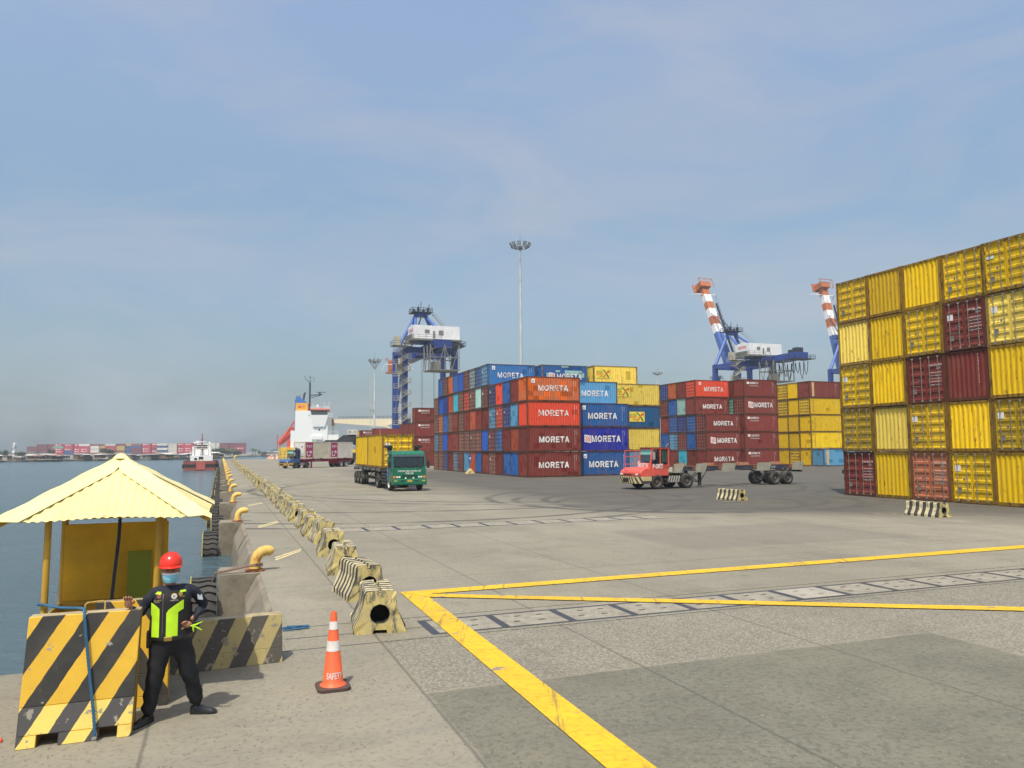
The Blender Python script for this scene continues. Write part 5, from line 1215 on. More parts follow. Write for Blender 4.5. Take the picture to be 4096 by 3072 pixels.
# ---------------------------------------------------------------- terminal tractors
def terminal_tractor(root, paintm, bodyname, stripe, mast_h=3.0, name_mat=None):
    hd = MB().prism([(-1.05, .92), (1.45, .88), (1.52, 1.15), (1.42, 1.32), (1.0, 1.52), (-1.05, 1.52)], -1.2, 1.2, 'y')
    o = hd.build('body', paintm, root, bevel=.05)
    g = MB().box(1.50, 1.53, -.75, .15, 1.02, 1.10).build('grille', BLKP, root); 
    for y in (-1.0, .78): MB().box(1.48, 1.535, y-.14, y+.14, 1.0, 1.12).build('headlight', LAMP, root, bevel=.01)
    # bumper: chamfered plan, striped
    bm_ = MB().prism([(.55, -1.27), (1.35, -1.27), (1.78, -.75), (1.82, 0), (1.78, .75), (1.35, 1.27), (.55, 1.27), (.55, 1.1), (1.2, 1.1), (1.2, -1.1), (.55, -1.1)], .42, .90, 'z')
    bpr = bm_.build('bumper', stripe, root, bevel=.02); MB().box(1.812, 1.822, -.45, .25, .52, .80).build('bumper_recess', BLKP, bpr)
    c = MB(); x0, x1, y0, y1 = -1.05, .42, -.10, 1.17
    for (x, y) in ((x0, y0), (x0, y1), (x1, y0), (x1, y1), (-.3, y1)):
        c.beam((x+(.18 if x == x1 else 0), y, 1.50), (x, y, 2.86), .09, .09)
    c.box(x0-.06, x1+.06, y0-.06, y1+.04, 2.82, 2.93); c.box(x0-.03, x0+.03, y0, y1, 1.5, 2.85)
    c.build('cab_frame', paintm, root, bevel=.012)
    MB().box(x0-.1, x1+.18, y0-.1, y1+.07, 2.935, 2.965).build('roof_plate', paint('roof_rust', (.25, .14, .10), .7, .4, .4), root)
    w = MB().hexa([(x1+.185, y0+.06, 1.60), (x1+.19, y0+.06, 1.60), (x1+.19, y1-.06, 1.60), (x1+.185, y1-.06, 1.60), (x1+.02, y0+.06, 2.8), (x1+.03, y0+.06, 2.8), (x1+.03, y1-.06, 2.8), (x1+.02, y1-.06, 2.8)]).build('windscreen', GL, root)
    MB().hexa([(x1+.075, y0+.06, 2.45), (x1+.08, y0+.06, 2.45), (x1+.08, y1-.06, 2.45), (x1+.075, y1-.06, 2.45), (x1+.035, y0+.06, 2.8), (x1+.04, y0+.06, 2.8), (x1+.04, y1-.06, 2.8), (x1+.035, y1-.06, 2.8)]).build('tint_strip', plain('tint_teal', (.18, .50, .45), .3), root)
    MB().box(x0+.1, -.32, y1-.004, y1+.004, 1.62, 2.80).build('side_window', GL, root); MB().box(-.24, x1-.05, y1-.004, y1+.004, 1.75, 2.80).build('side_window', GL, root)
    MB().box(x0+.1, x1, y0-.004, y0+.004, 1.7, 2.80).build('side_window', GL, root)
    MB().box(-.75, -.2, .3, .85, 1.6, 1.75).box(-.85, -.7, .3, .85, 1.7, 2.35).box(.1, .3, .2, 1.0, 1.55, 1.95).build('seat', BLKP, root)
    for y in (1.32,): MB().box(.32, .42, y-.09, y+.09, 2.1, 2.62).tube([(.4, 1.17, 2.7), (.4, 1.33, 2.68), (.38, 1.33, 2.05), (.42, 1.2, 1.95)], .014, 5).build('mirror', plain('mirror_grey', (.35, .33, .3), .4), root, bevel=.01)
    r_ = MB()
    for (x, y) in ((1.1, -1.12), (.1, -1.12)): r_.tube([(x, y, 1.45), (x, y, 2.75)], .03, 6)
    for z in (1.75, 2.3, 2.72): r_.tube([(1.1, -1.12, z), (.1, -1.12, z), (.1, -.12, z)], .025, 6)
    r_.build('side_rail', paintm, root)
    MB().lathe([(0, 0), (.05, 0), (.06, .03), (.05, .10), (0, .12)], 10, 'z', (.2, .25, 2.96)).build('beacon', AMB, root, smooth=True)
    MB().tube([(-1.1, .9, 1.4), (-1.12, .9, 3.0), (-1.14, .92, 3.12), (-1.24, 1.0, 3.22)], .045, 8).build('exhaust', STL, root, smooth=True)
    MB().box(-3.6, .9, -.44, -.36, .62, .92).box(-3.6, .9, .36, .44, .62, .92).box(-3.3, -2.0, -.4, .4, .92, 1.08).box(-3.1, -2.4, -1.0, 1.0, .42, .6).box(-.25, .25, -1.0, 1.0, .42, .6).build('chassis', CHS, root)
    for s in (-1, 1):
        MB().box(-2.1, -1.05, min(s*1.16, s*.6), max(s*1.16, s*.6), .45, .90).build('tool_box', striped_tool, root, bevel=.02)
        MB().box(-1.0, -.62, min(s*1.2, s*.8), max(s*1.2, s*.8), .38, .42).box(-1.0, -.62, min(s*1.2, s*.8), max(s*1.2, s*.8), .66, .70).build('step', CHS, root)
        wheel(root, 0, s*1.06, .53, .3, RIM, 0); wheel(root, -2.72, s*1.10, .53, .27, RIM, 0, True)
striped_tool = striped('toolbox_stripes', (.45, .43, .38), (.03, .03, .03), .22, .35, 'X', .5, .4, 0)
striped_b1 = striped('bumper_stripes_cream', (.50, .42, .20), (.025, .024, .022), .26, .45, 'Y', .5, .45, 0); striped_b2 = striped('bumper_stripes_yellow', (.60, .36, .06), (.025, .024, .022), .26, .45, 'Y', .5, .3, 0)
REDP = paint('tractor_red', (.68, .10, .075), .45, .25, .06, dirtcol=(.25, .1, .08)); BLUP = paint('tractor_blue', (.05, .12, .28), .45, .35, .1)
PH = R(28); HR = PH+math.pi
fr = Vector((10.18, 55.01, 0)); nn = Vector((-math.sin(PH), math.cos(PH), 0))
rt = thing('terminal_tractor', 'red terminal tractor with NORTH PORT lettering and striped bumper', 'tractor', fr+nn*1.06, HR)
terminal_tractor(rt, REDP, 'red', striped_b1)
obj('lettering', block_mesh('ORTH', .88, .31, PW), rt, (.668, .57, 1.685), ROTX)
MB().hexa([(.42, -.1, 1.50), (.64, -.1, 1.50), (.64, 1.17, 1.50), (.42, 1.17, 1.50), (.42, -.1, 1.86), (.60, -.1, 1.86), (.60, 1.17, 1.86), (.42, 1.17, 1.86)]).box(-1.04, .42, 1.13, 1.215, 1.50, 1.74).build('lower_panel', REDP, rt, bevel=.01)
obj('lettering', block_mesh('N', .26, .46, PW), rt, (.668, -.02, 1.76), ROTX)
ROTL = (0, 0, math.pi)
obj('lettering', block_mesh('PORT', .88, .33, PW), rt, (-.04, 1.224, 1.62), ROTL); letter('YT13', .42, .24, plain('ink_dark', (.03, .025, .025), .6), rt, (-.76, 1.222, 1.62), ROTL, .0); letter('YT13', .35, .15, plain('ink_dark2', (.03, .025, .025), .6), rt, (.672, .70, 1.91), ROTX, .0); letter('TERBERG', .5, .08, BLKP, rt, (1.46, -.5, 1.29), ROTX, .01)
MB().box(-.9, -.5, 1.11, 1.125, 1.9, 2.78).build('green_curtain', plain('curtain_green', (.05, .32, .16), .8), rt)
driver(fr+nn*1.06+Matrix.Rotation(HR, 3, 'Z') @ Vector((-.5, .55, 1.78)), HR, 'driver seated in the cab of the red terminal tractor', plain('driver_shirt_dark', (.03, .03, .04), .8))
CRM = paint('bolster_cream', (.58, .55, .44), .6, .3, .25); RUSTP = paint('bolster_rust', (.27, .125, .07), .85, .4, .6); DBL = paint('frame_dark_blue', (.03, .04, .075), .6, .5, .3, dirtcol=(.13, .11, .09))
def skeletal(root, blue=DBL):
    MB().box(-14.5, -.6, -.55, -.42, 1.22, 1.52).box(-14.5, -.6, .42, .55, 1.22, 1.52).box(-14.6, -14.4, -1.15, 1.15, 1.25, 1.5).build('frame', blue, root)
    MB().box(-14.55, -2.4, .40, .575, 1.525, 1.555).box(-14.55, -2.4, -.575, -.40, 1.525, 1.555).build('frame_rail', RUSTP, root)
    MB().box(-1.4, -.35, -1.18, 1.18, 1.18, 1.52).box(-.5, -.3, -1.2, 1.2, 1.3, 1.6).build('gooseneck', CRM, root, bevel=.02)
    for (a, b_) in ((1.55, 2.4), (3.64, 4.6), (6.17, 7.42), (9.74, 11.1), (13.56, 14.66)):
        for s in (-1, 1):
            MB().hexa([(-b_+.12, s*.9, 1.12), (-a-.12, s*.9, 1.12), (-a-.12, s*1.12, 1.12), (-b_+.12, s*1.12, 1.12), (-b_, s*1.14, 1.74), (-a, s*1.14, 1.74), (-a, s*1.26, 1.74), (-b_, s*1.26, 1.74)]).build('guide_plate', CRM if s > 0 else RUSTP, root)
            MB().hexa([(-b_+.1, s*.575, 1.28), (-a-.1, s*.575, 1.28), (-a-.1, s*1.12, 1.24), (-b_+.1, s*1.12, 1.24), (-b_+.1, s*.575, 1.5), (-a-.1, s*.575, 1.5), (-a-.1, s*1.13, 1.5), (-b_+.1, s*1.13, 1.5)]).build('bolster', RUSTP if s > 0 else CRM, root)
    for s in (-1, 1):
        for x in (-11.56, -12.95): wheel(root, x, s*1.08, .52, .28, RIM, 0, True)
        MB().box(-4.35, -4.15, s*.75-.09, s*.75+.09, .12, 1.22).hexa([(-4.5, s*.75-.18, .02), (-4.0, s*.75-.18, .02), (-4.0, s*.75+.18, .02), (-4.5, s*.75+.18, .02), (-4.35, s*.75-.1, .14), (-4.15, s*.75-.1, .14), (-4.15, s*.75+.1, .14), (-4.35, s*.75+.1, .14)]).build('landing_leg', CHS, root)
        MB().beam((-10.6, s*.6, 1.18), (-11.3, s*.6, 1.0), .09).beam((-11.3, s*.6, 1.0), (-12.25, s*.6, 1.12), .09).beam((-12.25, s*.6, 1.12), (-13.2, s*.6, 1.0), .09).beam((-13.2, s*.6, 1.0), (-13.9, s*.6, 1.18), .09).build('leaf_spring', CHS, root)
    MB().beam((-4.25, -.7, .3), (-4.25, .7, 1.1), .05).beam((-4.25, .7, .3), (-4.25, -.7, 1.1), .05).beam((-4.3, .7, .4), (-5.2, .5, 1.2), .05).beam((-4.3, -.7, .4), (-5.2, -.5, 1.2), .05).box(-4.3, -4.2, -.7, .7, .40, .46).build('leg_brace', CHS, root)
    MB().box(-11.7, -11.42, -1.0, 1.0, .45, .6).box(-13.09, -12.81, -1.0, 1.0, .45, .6).box(-14.6, -14.45, -1.1, 1.1, .95, 1.1).box(-14.5, -14.3, -.5, -.4, 1.0, 1.25).box(-14.5, -14.3, .4, .5, 1.0, 1.25).build('axle_group', CHS, root)
sk = thing('skeletal_trailer', 'empty skeletal container trailer with cream guide plates behind the red tractor', 'trailer', fr+nn*1.06, HR); skeletal(sk)
letter('CH-53', .45, .14, PW, sk, (-12.0, .56, 1.38), ROTL, .01)
# an empty trailer parked behind the yellow wall, only a wheel of it peeps out
bg2 = thing('trailer_bogie', 'dark wheeled bogie parked behind the yellow container wall, one tyre peeping out', 'trailer', port(44.6, 44.45, 0), TH)
MB().box(-1.0, 8, -.5, -.38, .95, 1.2).box(-1.0, 8, .38, .5, .95, 1.2).box(-.9, -.7, -1.0, 1.0, .9, 1.2).box(7.6, 7.9, -1.0, 1.0, .9, 1.2).build('frame', CHS, bg2)
for s in (-1, 1):
    for x in (-.05, 1.35): wheel(bg2, x, s*1.08, .52, .28, RIM, 0, True)
# ---------------------------------------------------------------- blue tractor with the white reefers
P2 = R(62); H2 = P2+math.pi; cA = Vector((-34.4, 128.0, 0)); n2_ = Vector((-math.sin(P2), math.cos(P2), 0)); d2_ = Vector((math.cos(P2), math.sin(P2), 0)); base2 = cA+n2_*1.22
bt = thing('terminal_tractor', 'blue terminal tractor with yellow striped bumper pulling the white 2GO containers', 'tractor', base2+d2_*(-2.0), H2)
terminal_tractor(bt, BLUP, 'blue', striped_b2)
driver(base2+d2_*(-2.0)+Matrix.Rotation(H2, 3, 'Z') @ Vector((-.5, .55, 1.78)), H2, 'driver in red shirt in the cab of the blue terminal tractor', plain('driver_shirt_red', (.45, .03, .03), .8))
MAG = paint('trailer_magenta', (.38, .012, .085), .5, .25, .08)
mt = thing('container_trailer', 'magenta container trailer under the two white 2GO containers', 'trailer', base2, H2)
MB().box(-12.3, .1, -.52, -.38, 1.0, 1.48).box(-12.3, .1, .38, .52, 1.0, 1.48).box(-12.3, -12.1, -1.2, 1.2, 1.2, 1.48).box(-.1, .15, -1.2, 1.2, 1.3, 1.48).box(-9.0, -8.4, -1.0, 1.0, .6, 1.0).build('frame', MAG, mt)
for x in (-.5, -6.1, -11.9): MB().box(x-.45, x+.45, -1.2, 1.2, 1.28, 1.49).build('bolster', MAG, mt)
for s in (-1, 1):
    for x in (-9.2, -10.5): wheel(mt, x, s*1.08, .52, .27, RIMW, 0, True)
    MB().box(-2.2, -1.98, s*.8-.08, s*.8+.08, .12, 1.2).box(-2.35, -1.85, s*.8-.15, s*.8+.15, .02, .12).build('landing_leg', MAG, mt)
letter('CHAC 000029', 1.3, .16, PW, mt, (-4.0, .53, 1.22), ROTL, .01)
RW_ = [paint('reefer_beige', (.66, .60, .46), .45, .12, .02), paint('reefer_white', (.70, .68, .60), .45, .18, .04)]
for k in (0, 1):
    t = thing('reefer_container', ['beige white 2GO refrigerated container with cooling unit, front one on the magenta trailer', 'greyer white 2GO refrigerated container, rear one on the magenta trailer'][k], 'shipping container', base2+d2_*(k*6.14)+Vector((0, 0, 1.5)), H2, 'white containers on the magenta trailer')
    Hh = 2.85
    MB().box(-5.95, -.10, -1.19, 1.19, .16, Hh-.03).build('shell', RW_[k], t, bevel=.01)
    f = MB()
    for x in (-6.058, -.14):
        for y in (-1.219, 1.079): f.box(x, x+.14, y, y+.14, 0, Hh)
        f.box(x+.01, x+.13, -1.1, 1.1, .02, .16).box(x+.01, x+.13, -1.1, 1.1, Hh-.12, Hh-.01)
    for y in (-1.215, 1.155): f.box(-5.95, -.13, y, y+.06, .03, .2).box(-5.95, -.13, y, y+.06, Hh-.09, Hh-.01)
    for x in [-.6-.62*i for i in range(9)]:
        for s in (-1, 1): f.box(x-.012, x+.012, s*1.198-.006, s*1.198+.006, .22, Hh-.1)
    f.build('frame', RW_[k], t)
    pk2 = MB()
    for x in (-2.1, -4.0): pk2.box(x-.2, x+.2, 1.212, 1.222, .03, .14)
    pk2.build('fork_pockets', DARKG, t)
    p = MB().box(-2.0, -.35, 1.20, 1.212, .24, Hh-.12).build('logo_panel', plain('logo_magenta', (.42, .02, .12), .5), t)
    letter('2GO', 1.25, .42, PW, p, (-1.15, 1.22, 2.12), ROTL, .04); letter('Transport that understands', 1.0, .05, PW, p, (-1.2, 1.22, 1.80), ROTL, .01)
    a = MB(); pts = []
    cx_, cz_ = -1.0, .88
    for i in range(15): an = R(115+ 245*i/14); pts.append((cx_-.48*math.cos(an)*-1*-1 if False else cx_-(-.48*math.cos(an))*-1*-1, cz_+.48*math.sin(an)))
    pts = [(cx_-.46*math.cos(R(100+250*i/14)), cz_+.46*math.sin(R(100+250*i/14))) for i in range(15)]
    for i in range(14):
        (x_a, z_a), (x_b, z_b) = pts[i], pts[i+1]; ka = .70; q_ = lambda x, z, f_: (cx_+(x-cx_)*f_, 1.22, cz_+(z-cz_)*f_)
        a.quad(q_(x_a, z_a, ka), q_(x_a, z_a, 1.05), q_(x_b, z_b, 1.05), q_(x_b, z_b, ka))
    ex, ez = pts[-1]; a.add([(ex-.42, 1.222, cz_+.10), (ex+.38, 1.222, cz_+.10), (ex+.0, 1.222, cz_+.58)], [(0, 1, 2)])
    a.build('logo_arrow', PW, p)
    if k == 0:
        MB().box(-.105, .0, -1.02, 1.02, .5, 2.62).build('cooling_unit', plain('unit_white', (.62, .62, .6), .4), t, bevel=.02)
        m = MB().lathe([(0, 0), (.34, 0), (.34, .012), (0, .012)], 20, 'x', (.0, -.1, 1.45)).box(.0, .014, -.85, -.4, 1.1, 1.9).box(0, .014, .5, .8, 1.9, 2.1).box(0, .014, -.9, .9, .8, .86).build('unit_grille', plain('unit_dark', (.04, .04, .045), .5), t)
# ---------------------------------------------------------------- reach stacker beyond
rs = thing('reach_stacker', 'dark reach stacker with a pale RS-13 board, seen above the white containers', 'reach stacker', (-34.3, 155, 0), R(180))
DK = paint('stacker_dark', (.025, .027, .033), .5, .3); 
MB().beam((-7, 0, 2.6), (-.5, 0, 5.5), .9, 1.0).beam((-.8, 0, 5.6), (.6, 0, 4.6), .7, .9).box(-.2, 3.2, -.55, .55, 4.3, 4.95).box(2.6, 3.4, -.9, .9, 4.35, 4.75).build('boom', DK, rs, bevel=.05)
MB().hexa([(-2.8, -.9, 4.3), (.2, -.9, 4.3), (.2, .9, 4.3), (-2.8, .9, 4.3), (-2.8, -.7, 6.4), (-1.6, -.7, 6.4), (-1.6, .7, 6.4), (-2.8, .7, 6.4)]).build('boom_head', DK, rs, bevel=.05)
bd = MB().box(-3.4, -1.4, .93, .98, 6.0, 7.0).build('name_board', plain('board_pale', (.5, .5, .46), .6), rs); letter('RS - 13', 1.5, .5, PB, bd, (-2.4, .99, 6.5), ROTL, .02)
MB().box(-8, -1, -1.5, 1.5, 1.0, 2.4).box(-8.3, -6.5, -1.6, 1.6, 1.0, 2.9).build('body', DK, rs, bevel=.08); MB().box(-5.2, -3.6, -.8, .8, 2.4, 3.9).build('cab', GLD, rs, bevel=.05)
for x in (-1.6, -7.0):
    for s in (-1, 1): wheel(rs, x, s*1.5, .8, .6)
# ================================================================== YARD FURNITURE
sg = thing('row_sign', 'small blue row sign S4E on a cream concrete foot beside the coloured stacks', 'sign', port(88.4, 27.9), TH)
MB().tube([(0, 0, .3), (0, 0, 1.6)], .03, 8).build('post', GREY, sg); MB().box(-.2, .2, -.02, .02, 1.35, 2.15).build('sign_board', plain('sign_blue', (.03, .08, .28), .5), sg)
letter('S4E', .3, .28, PW, sg, (0, -.025, 1.85)); letter('ROW', .2, .08, PW, sg, (0, -.025, 1.55))
MB().add([(-.55, -.45, 0), (.55, -.45, 0), (.55, .45, 0), (-.55, .45, 0), (-.12, -.12, .62), (.12, -.12, .62), (.12, .12, .62), (-.12, .12, .62)], [(3, 2, 1, 0), (4, 5, 6, 7), (0, 1, 5, 4), (1, 2, 6, 5), (2, 3, 7, 6), (3, 0, 4, 7)]).build('foot', CREAMY, sg, bevel=.03)
MASTM = paint('mast_galvanised', (.52, .55, .55), .5, .2, .05); LM = paint('floodlight_grey', (.10, .105, .11), .5, .2); LG = plain('floodlight_glass', (.55, .56, .52), .15)
def light_mast(loc, h, label, n=10, ladder=False, rz=0., tripod=False):
    t = thing('light_mast', label, 'light mast', loc, rz)
    mb = MB().tube([(0, 0, 0), (0, 0, h*.33), (0, 0, h*.34), (0, 0, h*.60), (0, 0, h*.61), (0, 0, h*.84), (0, 0, h*.85), (0, 0, h-.3)], [.34, .27, .26, .22, .21, .17, .16, .13], 16)
    mb.build('pole', MASTM, t, smooth=True)
    for f in (.335, .605, .845): MB().lathe([(.3-f*.17, h*f-.04), (.32-f*.17, h*f), (.3-f*.17, h*f+.04)], 16).build('joint_collar', LM, t)
    MB().lathe([(.0, h-.35), (.35, h-.35), (.35, h), (0, h)], 12).build('head_frame', LM, t)
    r_ = MB()
    for k in range(24):
        a, b_ = 2*math.pi*k/24, 2*math.pi*(k+1)/24
        for z in ((h-.15,) if not tripod else (h-.3, h-.05)): r_.tube([(1.1*math.cos(a), 1.1*math.sin(a), z), (1.1*math.cos(b_), 1.1*math.sin(b_), z)], .035, 5)
    if tripod:
        for k in range(6): a = math.pi*k/3; r_.beam((0, 0, h-2.0), (1.2*math.cos(a), 1.2*math.sin(a), h-.3), .07)
    r_.build('ring', LM, t)
    MB().tube([(0, 0, h), (0, 0, h+2.0 if not tripod else h+2.6)], .025, 5).build('lightning_rod', LM, t)
    for k in range(n):
        a = 2*math.pi*(k+.3)/n; c, s_ = math.cos(a), math.sin(a); mb = MB()
        o = obj('floodlight', None, t) if False else None
        mb.box(-.06, .10, -.26, .26, -.05, .62); mb.tube([(-.75, 0, -.08), (-.05, 0, 0)], .03, 5)
        f = mb.build('floodlight', LM, t, loc=(1.35*c, 1.35*s_, h), rot=(0, R(25), a)); MB().box(.10, .11, -.23, .23, .0, .58).build('lens', LG, f)
    if ladder:
        l = MB()
        for y in (-.2, .2): l.tube([(-.95, y, 2), (-.95, y, h-1)], .03, 5)
        for k in range(int(h/1.6)): z = 3+k*1.4; l.tube([(-.95, -.3, z), (-1.35, -.3, z), (-1.35, .3, z), (-.95, .3, z)], .025, 5).tube([(-.95, 0, z), (0, 0, z)], .03, 5)
        l.box(-1.7, -.2, -.5, .5, h*.52, h*.52+.06).box(-1.7, -1.66, -.5, .5, h*.52, h*.52+1).box(-1.7, -.9, -.5, -.46, h*.52+.9, h*.52+1.0)
        l.build('ladder', MASTM, t)
    return t
light_mast((1.42, 118, 0), 34.3, 'tall grey floodlight mast rising behind the blue MORETA containers', 10)
light_mast((-34.7, 194, 0), 25.2, 'lattice-laddered floodlight mast beside the left crane', 9, True, R(20), True)
light_mast((47.4, 250, 0), 26.9, 'far floodlight mast over the gap right of the yellow containers', 8)
# striped drums and a bollard at the far quay end
OD = striped('drum_stripes', (.62, .17, .05), (.62, .58, .5), .6, .35, 'X', .5, .1)
for k, (x, y, s, h) in enumerate(((-80.9, 257, .5, 1.0), (-80.0, 256.5, .45, 1.55), (-79.2, 256, .45, 1.3), (-78.0, 256, .42, 1.8), (-77.6, 255.6, .42, 1.2))):
    tag(MB().lathe([(0, 0), (s, 0), (s*.95, h*.3), (s*.85, h*.35), (s*.8, h*.8), (s*.45, h), (0, h)], 14).build('warning_drum', OD, loc=(x, y, 0), rot=(0, 0, k), smooth=True), f'orange and white striped warning drum, {nth(k+1)} from left at the far quay end', 'drum', 'striped drums at the far quay end')
o = copy_tree(b0); o.location = (-95.5, 266, 0); o.scale = (2.2, 2.2, 2.6); o.rotation_euler = (0, 0, 1); tag(o, 'large yellow bollard at the far corner of the quay', 'bollard')
# ================================================================== SHIP-TO-SHORE CRANES (x = v, y = u)
CB = paint('crane_blue', (.022, .055, .27), .4, .15, .02); CBL = paint('crane_light_blue', (.07, .14, .42), .4, .12, .02); CWH = paint('crane_white', (.74, .75, .76), .4, .08, .01); CO = paint('crane_orange', (.46, .15, .06), .5, .25, .1); CG = paint('crane_grey', (.20, .20, .18), .6, .3, .1); CBE = paint('stair_beige', (.40, .39, .32), .6, .3, .1); CDK = paint('crane_dark', (.02, .025, .045), .6, .3)
def rail(mb, pts, h=1.1, r=.04):
    for i in range(len(pts)-1):
        a, b_ = Vector(pts[i]), Vector(pts[i+1]); n = max(1, int((b_-a).length/2))
        for z in (h, h*.5): mb.beam(a+Vector((0, 0, z)), b_+Vector((0, 0, z)), r*2)
        for k in range(n+1): p = a.lerp(b_, k/n); mb.beam(p, p+Vector((0, 0, h)), r*2)
def crane(u, v, raised, label):
    t = thing('quay_crane', label, 'container crane', port(u, v, 0), TH, 'blue and white ship-to-shore cranes')
    Wd, D, ZT = 14.6, 12.7, 31.8
    for (x, y) in ((0, 0), (Wd, 0), (0, D), (Wd, D)):
        MB().box(x-.75, x+.75, y-.65, y+.65, 1.5, ZT).box(x-.6, x+.6, y-2.2, y+2.2, .2, 1.5).build('leg', CB, t)
    for y in (0, D): MB().box(.75, Wd-.75, y-.55, y+.55, ZT-1.7, ZT).build('portal_beam', CB, t)
    for x in (0, Wd): MB().box(x-.5, x+.5, .65, D-.65, ZT-1.4, ZT-.1).build('side_beam', CB, t); MB().box(x-.5, x+.5, .65, D-.65, 1.6, 2.8).build('sill_beam', CB, t)
    MB().box(.75, Wd-.75, D-.5, D+.5, 9, 10.4).build('portal_beam', CB, t)
    d = MB()
    for x in (0, Wd): d.tube([(x, D-.7, 12), (x, .7, ZT-2)], .42, 10).tube([(x+(1.2 if x == 0 else -1.2), D, 4), (x+(.2 if x == 0 else -.2), D, 22)], .38, 10)
    d.build('braces', CBL, t, smooth=True)
    a = MB()
    ap = [(6.4, D+1, 43.2), (9.4, D+1, 43.2)]
    for (p, q) in (((.2, D, ZT), ap[0]), ((Wd-.2, D, ZT), ap[1]), ((2.2, -2.5, ZT+1.5), ap[0]), ((Wd-2.2, -2.5, ZT+1.5), ap[1])): a.tube([p, q], .55 if p[1] > 0 else .42, 12)
    a.build('a_frame', CBL, t, smooth=True)
    h = MB().box(6.1, 9.7, D-.8, D+2.0, 42.8, 44.1).build('apex_head', CB, t, bevel=.2)
    m = MB(); rail(m, [(4.8, D-1.6, 44.1), (10.9, D-1.6, 44.1), (10.9, D+3.0, 44.1), (4.8, D+3.0, 44.1), (4.8, D-1.6, 44.1)], 1.2, .05); m.box(4.7, 11.0, D-1.7, D+3.1, 43.91, 44.12)
    for x, hh in ((5.6, .8), (7.0, 1.6), (8.6, 1.0), (10, 1.5)): m.box(x-.3, x+.3, D-.2, D+.6, 44.1, 44.1+hh); m.tube([(x, D, 44.1), (x, D, 44.9+hh)], .07, 5)
    m.tube([(8, D+1, 44.1), (8, D+1, 47.6)], .09, 6).tube([(10.6, D+1, 44.1), (10.6, D+1, 47.2)], .06, 6); m.build('apex_platform', CDK, t)
    # machinery house
    x0, x1, y0, y1, z0, z1 = 1.7, 14.8, -4.2, 3.3, 33.6, 37.5
    MB().prism([(y0, z0), (y1, z0), (y1, z1), ((y0+y1)/2, z1+.55), (y0, z1)], x0, x1, 'x').build('machinery_house', CWH, t)
    w = MB().box(x0+3.0, x0+4.4, y0-.02, y0, z0+1.6, z0+2.7).box(x0+5.3, x0+6.0, y0-.02, y0, z0+.3, z0+2.4).box(x0+7.0, x0+8.4, y0-.02, y0, z0+1.2, z0+2.6)
    w.build('house_openings', CG, t)
    letter('NORTH PORT', 4.4, 1.0, PR, t, (x0-.03, (y0+y1)/2, z0+2.7), (0, 0, -math.pi/2), .02)
    b_ = MB().box(x0-1.2, x1+.4, y0-1.3, y1+1.2, z0-.5, z0-.02); rail(b_, [(x0-1.1, y1+1, z0), (x0-1.1, y0-1.2, z0), (x0+7.5, y0-1.2, z0)], 1.1, .04)
    for k in range(6): b_.box(x0-.95, x0-.35, y0+.6+k*1.05, y0+1.3+k*1.05, z0, z0+1.3)
    b_.build('house_deck', CG, t)
    BK = -21. if raised else -11.
    for xa in (5.8, 8.8): MB().box(xa, xa+1.4, BK, D+2.5, 30.7, 32.6).build('girder', CB, t)
    MB().box(5.5, 10.5, BK-.5, BK-.002, 30.4, 32.6).box(2.2, 14.2, -3.8, 2.8, 32.91, 33.09).build('cross_beam', CB, t)
    # backreach platform, trolley and hanging lattice
    m = MB(); m.box(5.0, 14.4, -11.5, -5, 31.0, 31.2); rail(m, [(5, -5, 31.2), (5, -11.5, 31.2), (14.4, -11.5, 31.2), (14.4, -5, 31.2)])
    m.box(11.0, 13.8, -10.5, -7.5, 31.2, 32.0)
    if raised: m.box(4.0, 12.0, -23, -18, 30.3, 30.5); rail(m, [(4, -18, 30.5), (4, -23, 30.5), (12, -23, 30.5), (12, -18, 30.5)]); m.box(7.0, 9.5, -20.5, -18.5, 32.65, 34.2).box(9.5, 11.2, -15, -13.5, 32.65, 34.2)
    m.build('backreach_platform', CDK, t)
    m = MB()
    for (x, y) in ((4, -13), (4, -6), (12, -13), (12, -6), (8, -13), (8, -6)): m.beam((x, y, 24.2), (x, y, 31), .22)
    for z in (24.2, 27.6): m.beam((4, -13, z), (12, -13, z), .22).beam((4, -6, z), (12, -6, z), .22).beam((4, -13, z), (4, -6, z), .22).beam((12, -13, z), (12, -6, z), .22)
    for k in range(4): m.beam((4+2*k, -13, 24.2 if k % 2 else 31), (6+2*k, -13, 31 if k % 2 else 24.2), .16); m.beam((4, -13+1.75*k, 24.2 if k % 2 else 31), (4, -11.25+1.75*k, 31 if k % 2 else 24.2), .16)
    m.box(4.2, 11.8, -12.8, -6.2, 24.2, 24.35).box(5, 7.4, -11.5, -9, 24.4, 26.6)
    m.build('trolley_frame', CG, t)
    m = MB()
    for k in range(9 if raised else 2): 
        y = (-20.5 if raised else -10.5)+k*1.9; dp = 4.2+1.3*math.sin(k*1.9); m.tube([(11.2, y, 30), (11.2, y+.3, 30-dp*.7), (11.2, y+.9, 30-dp), (11.2, y+1.5, 30-dp*.7), (11.2, y+1.8, 30)], .11, 6)
    m.build('festoon_cables', CDK, t)
    # stair tower
    m = MB(); n = 9; zz = [1.5+i*(ZT-1.5)/n for i in range(n+1)]
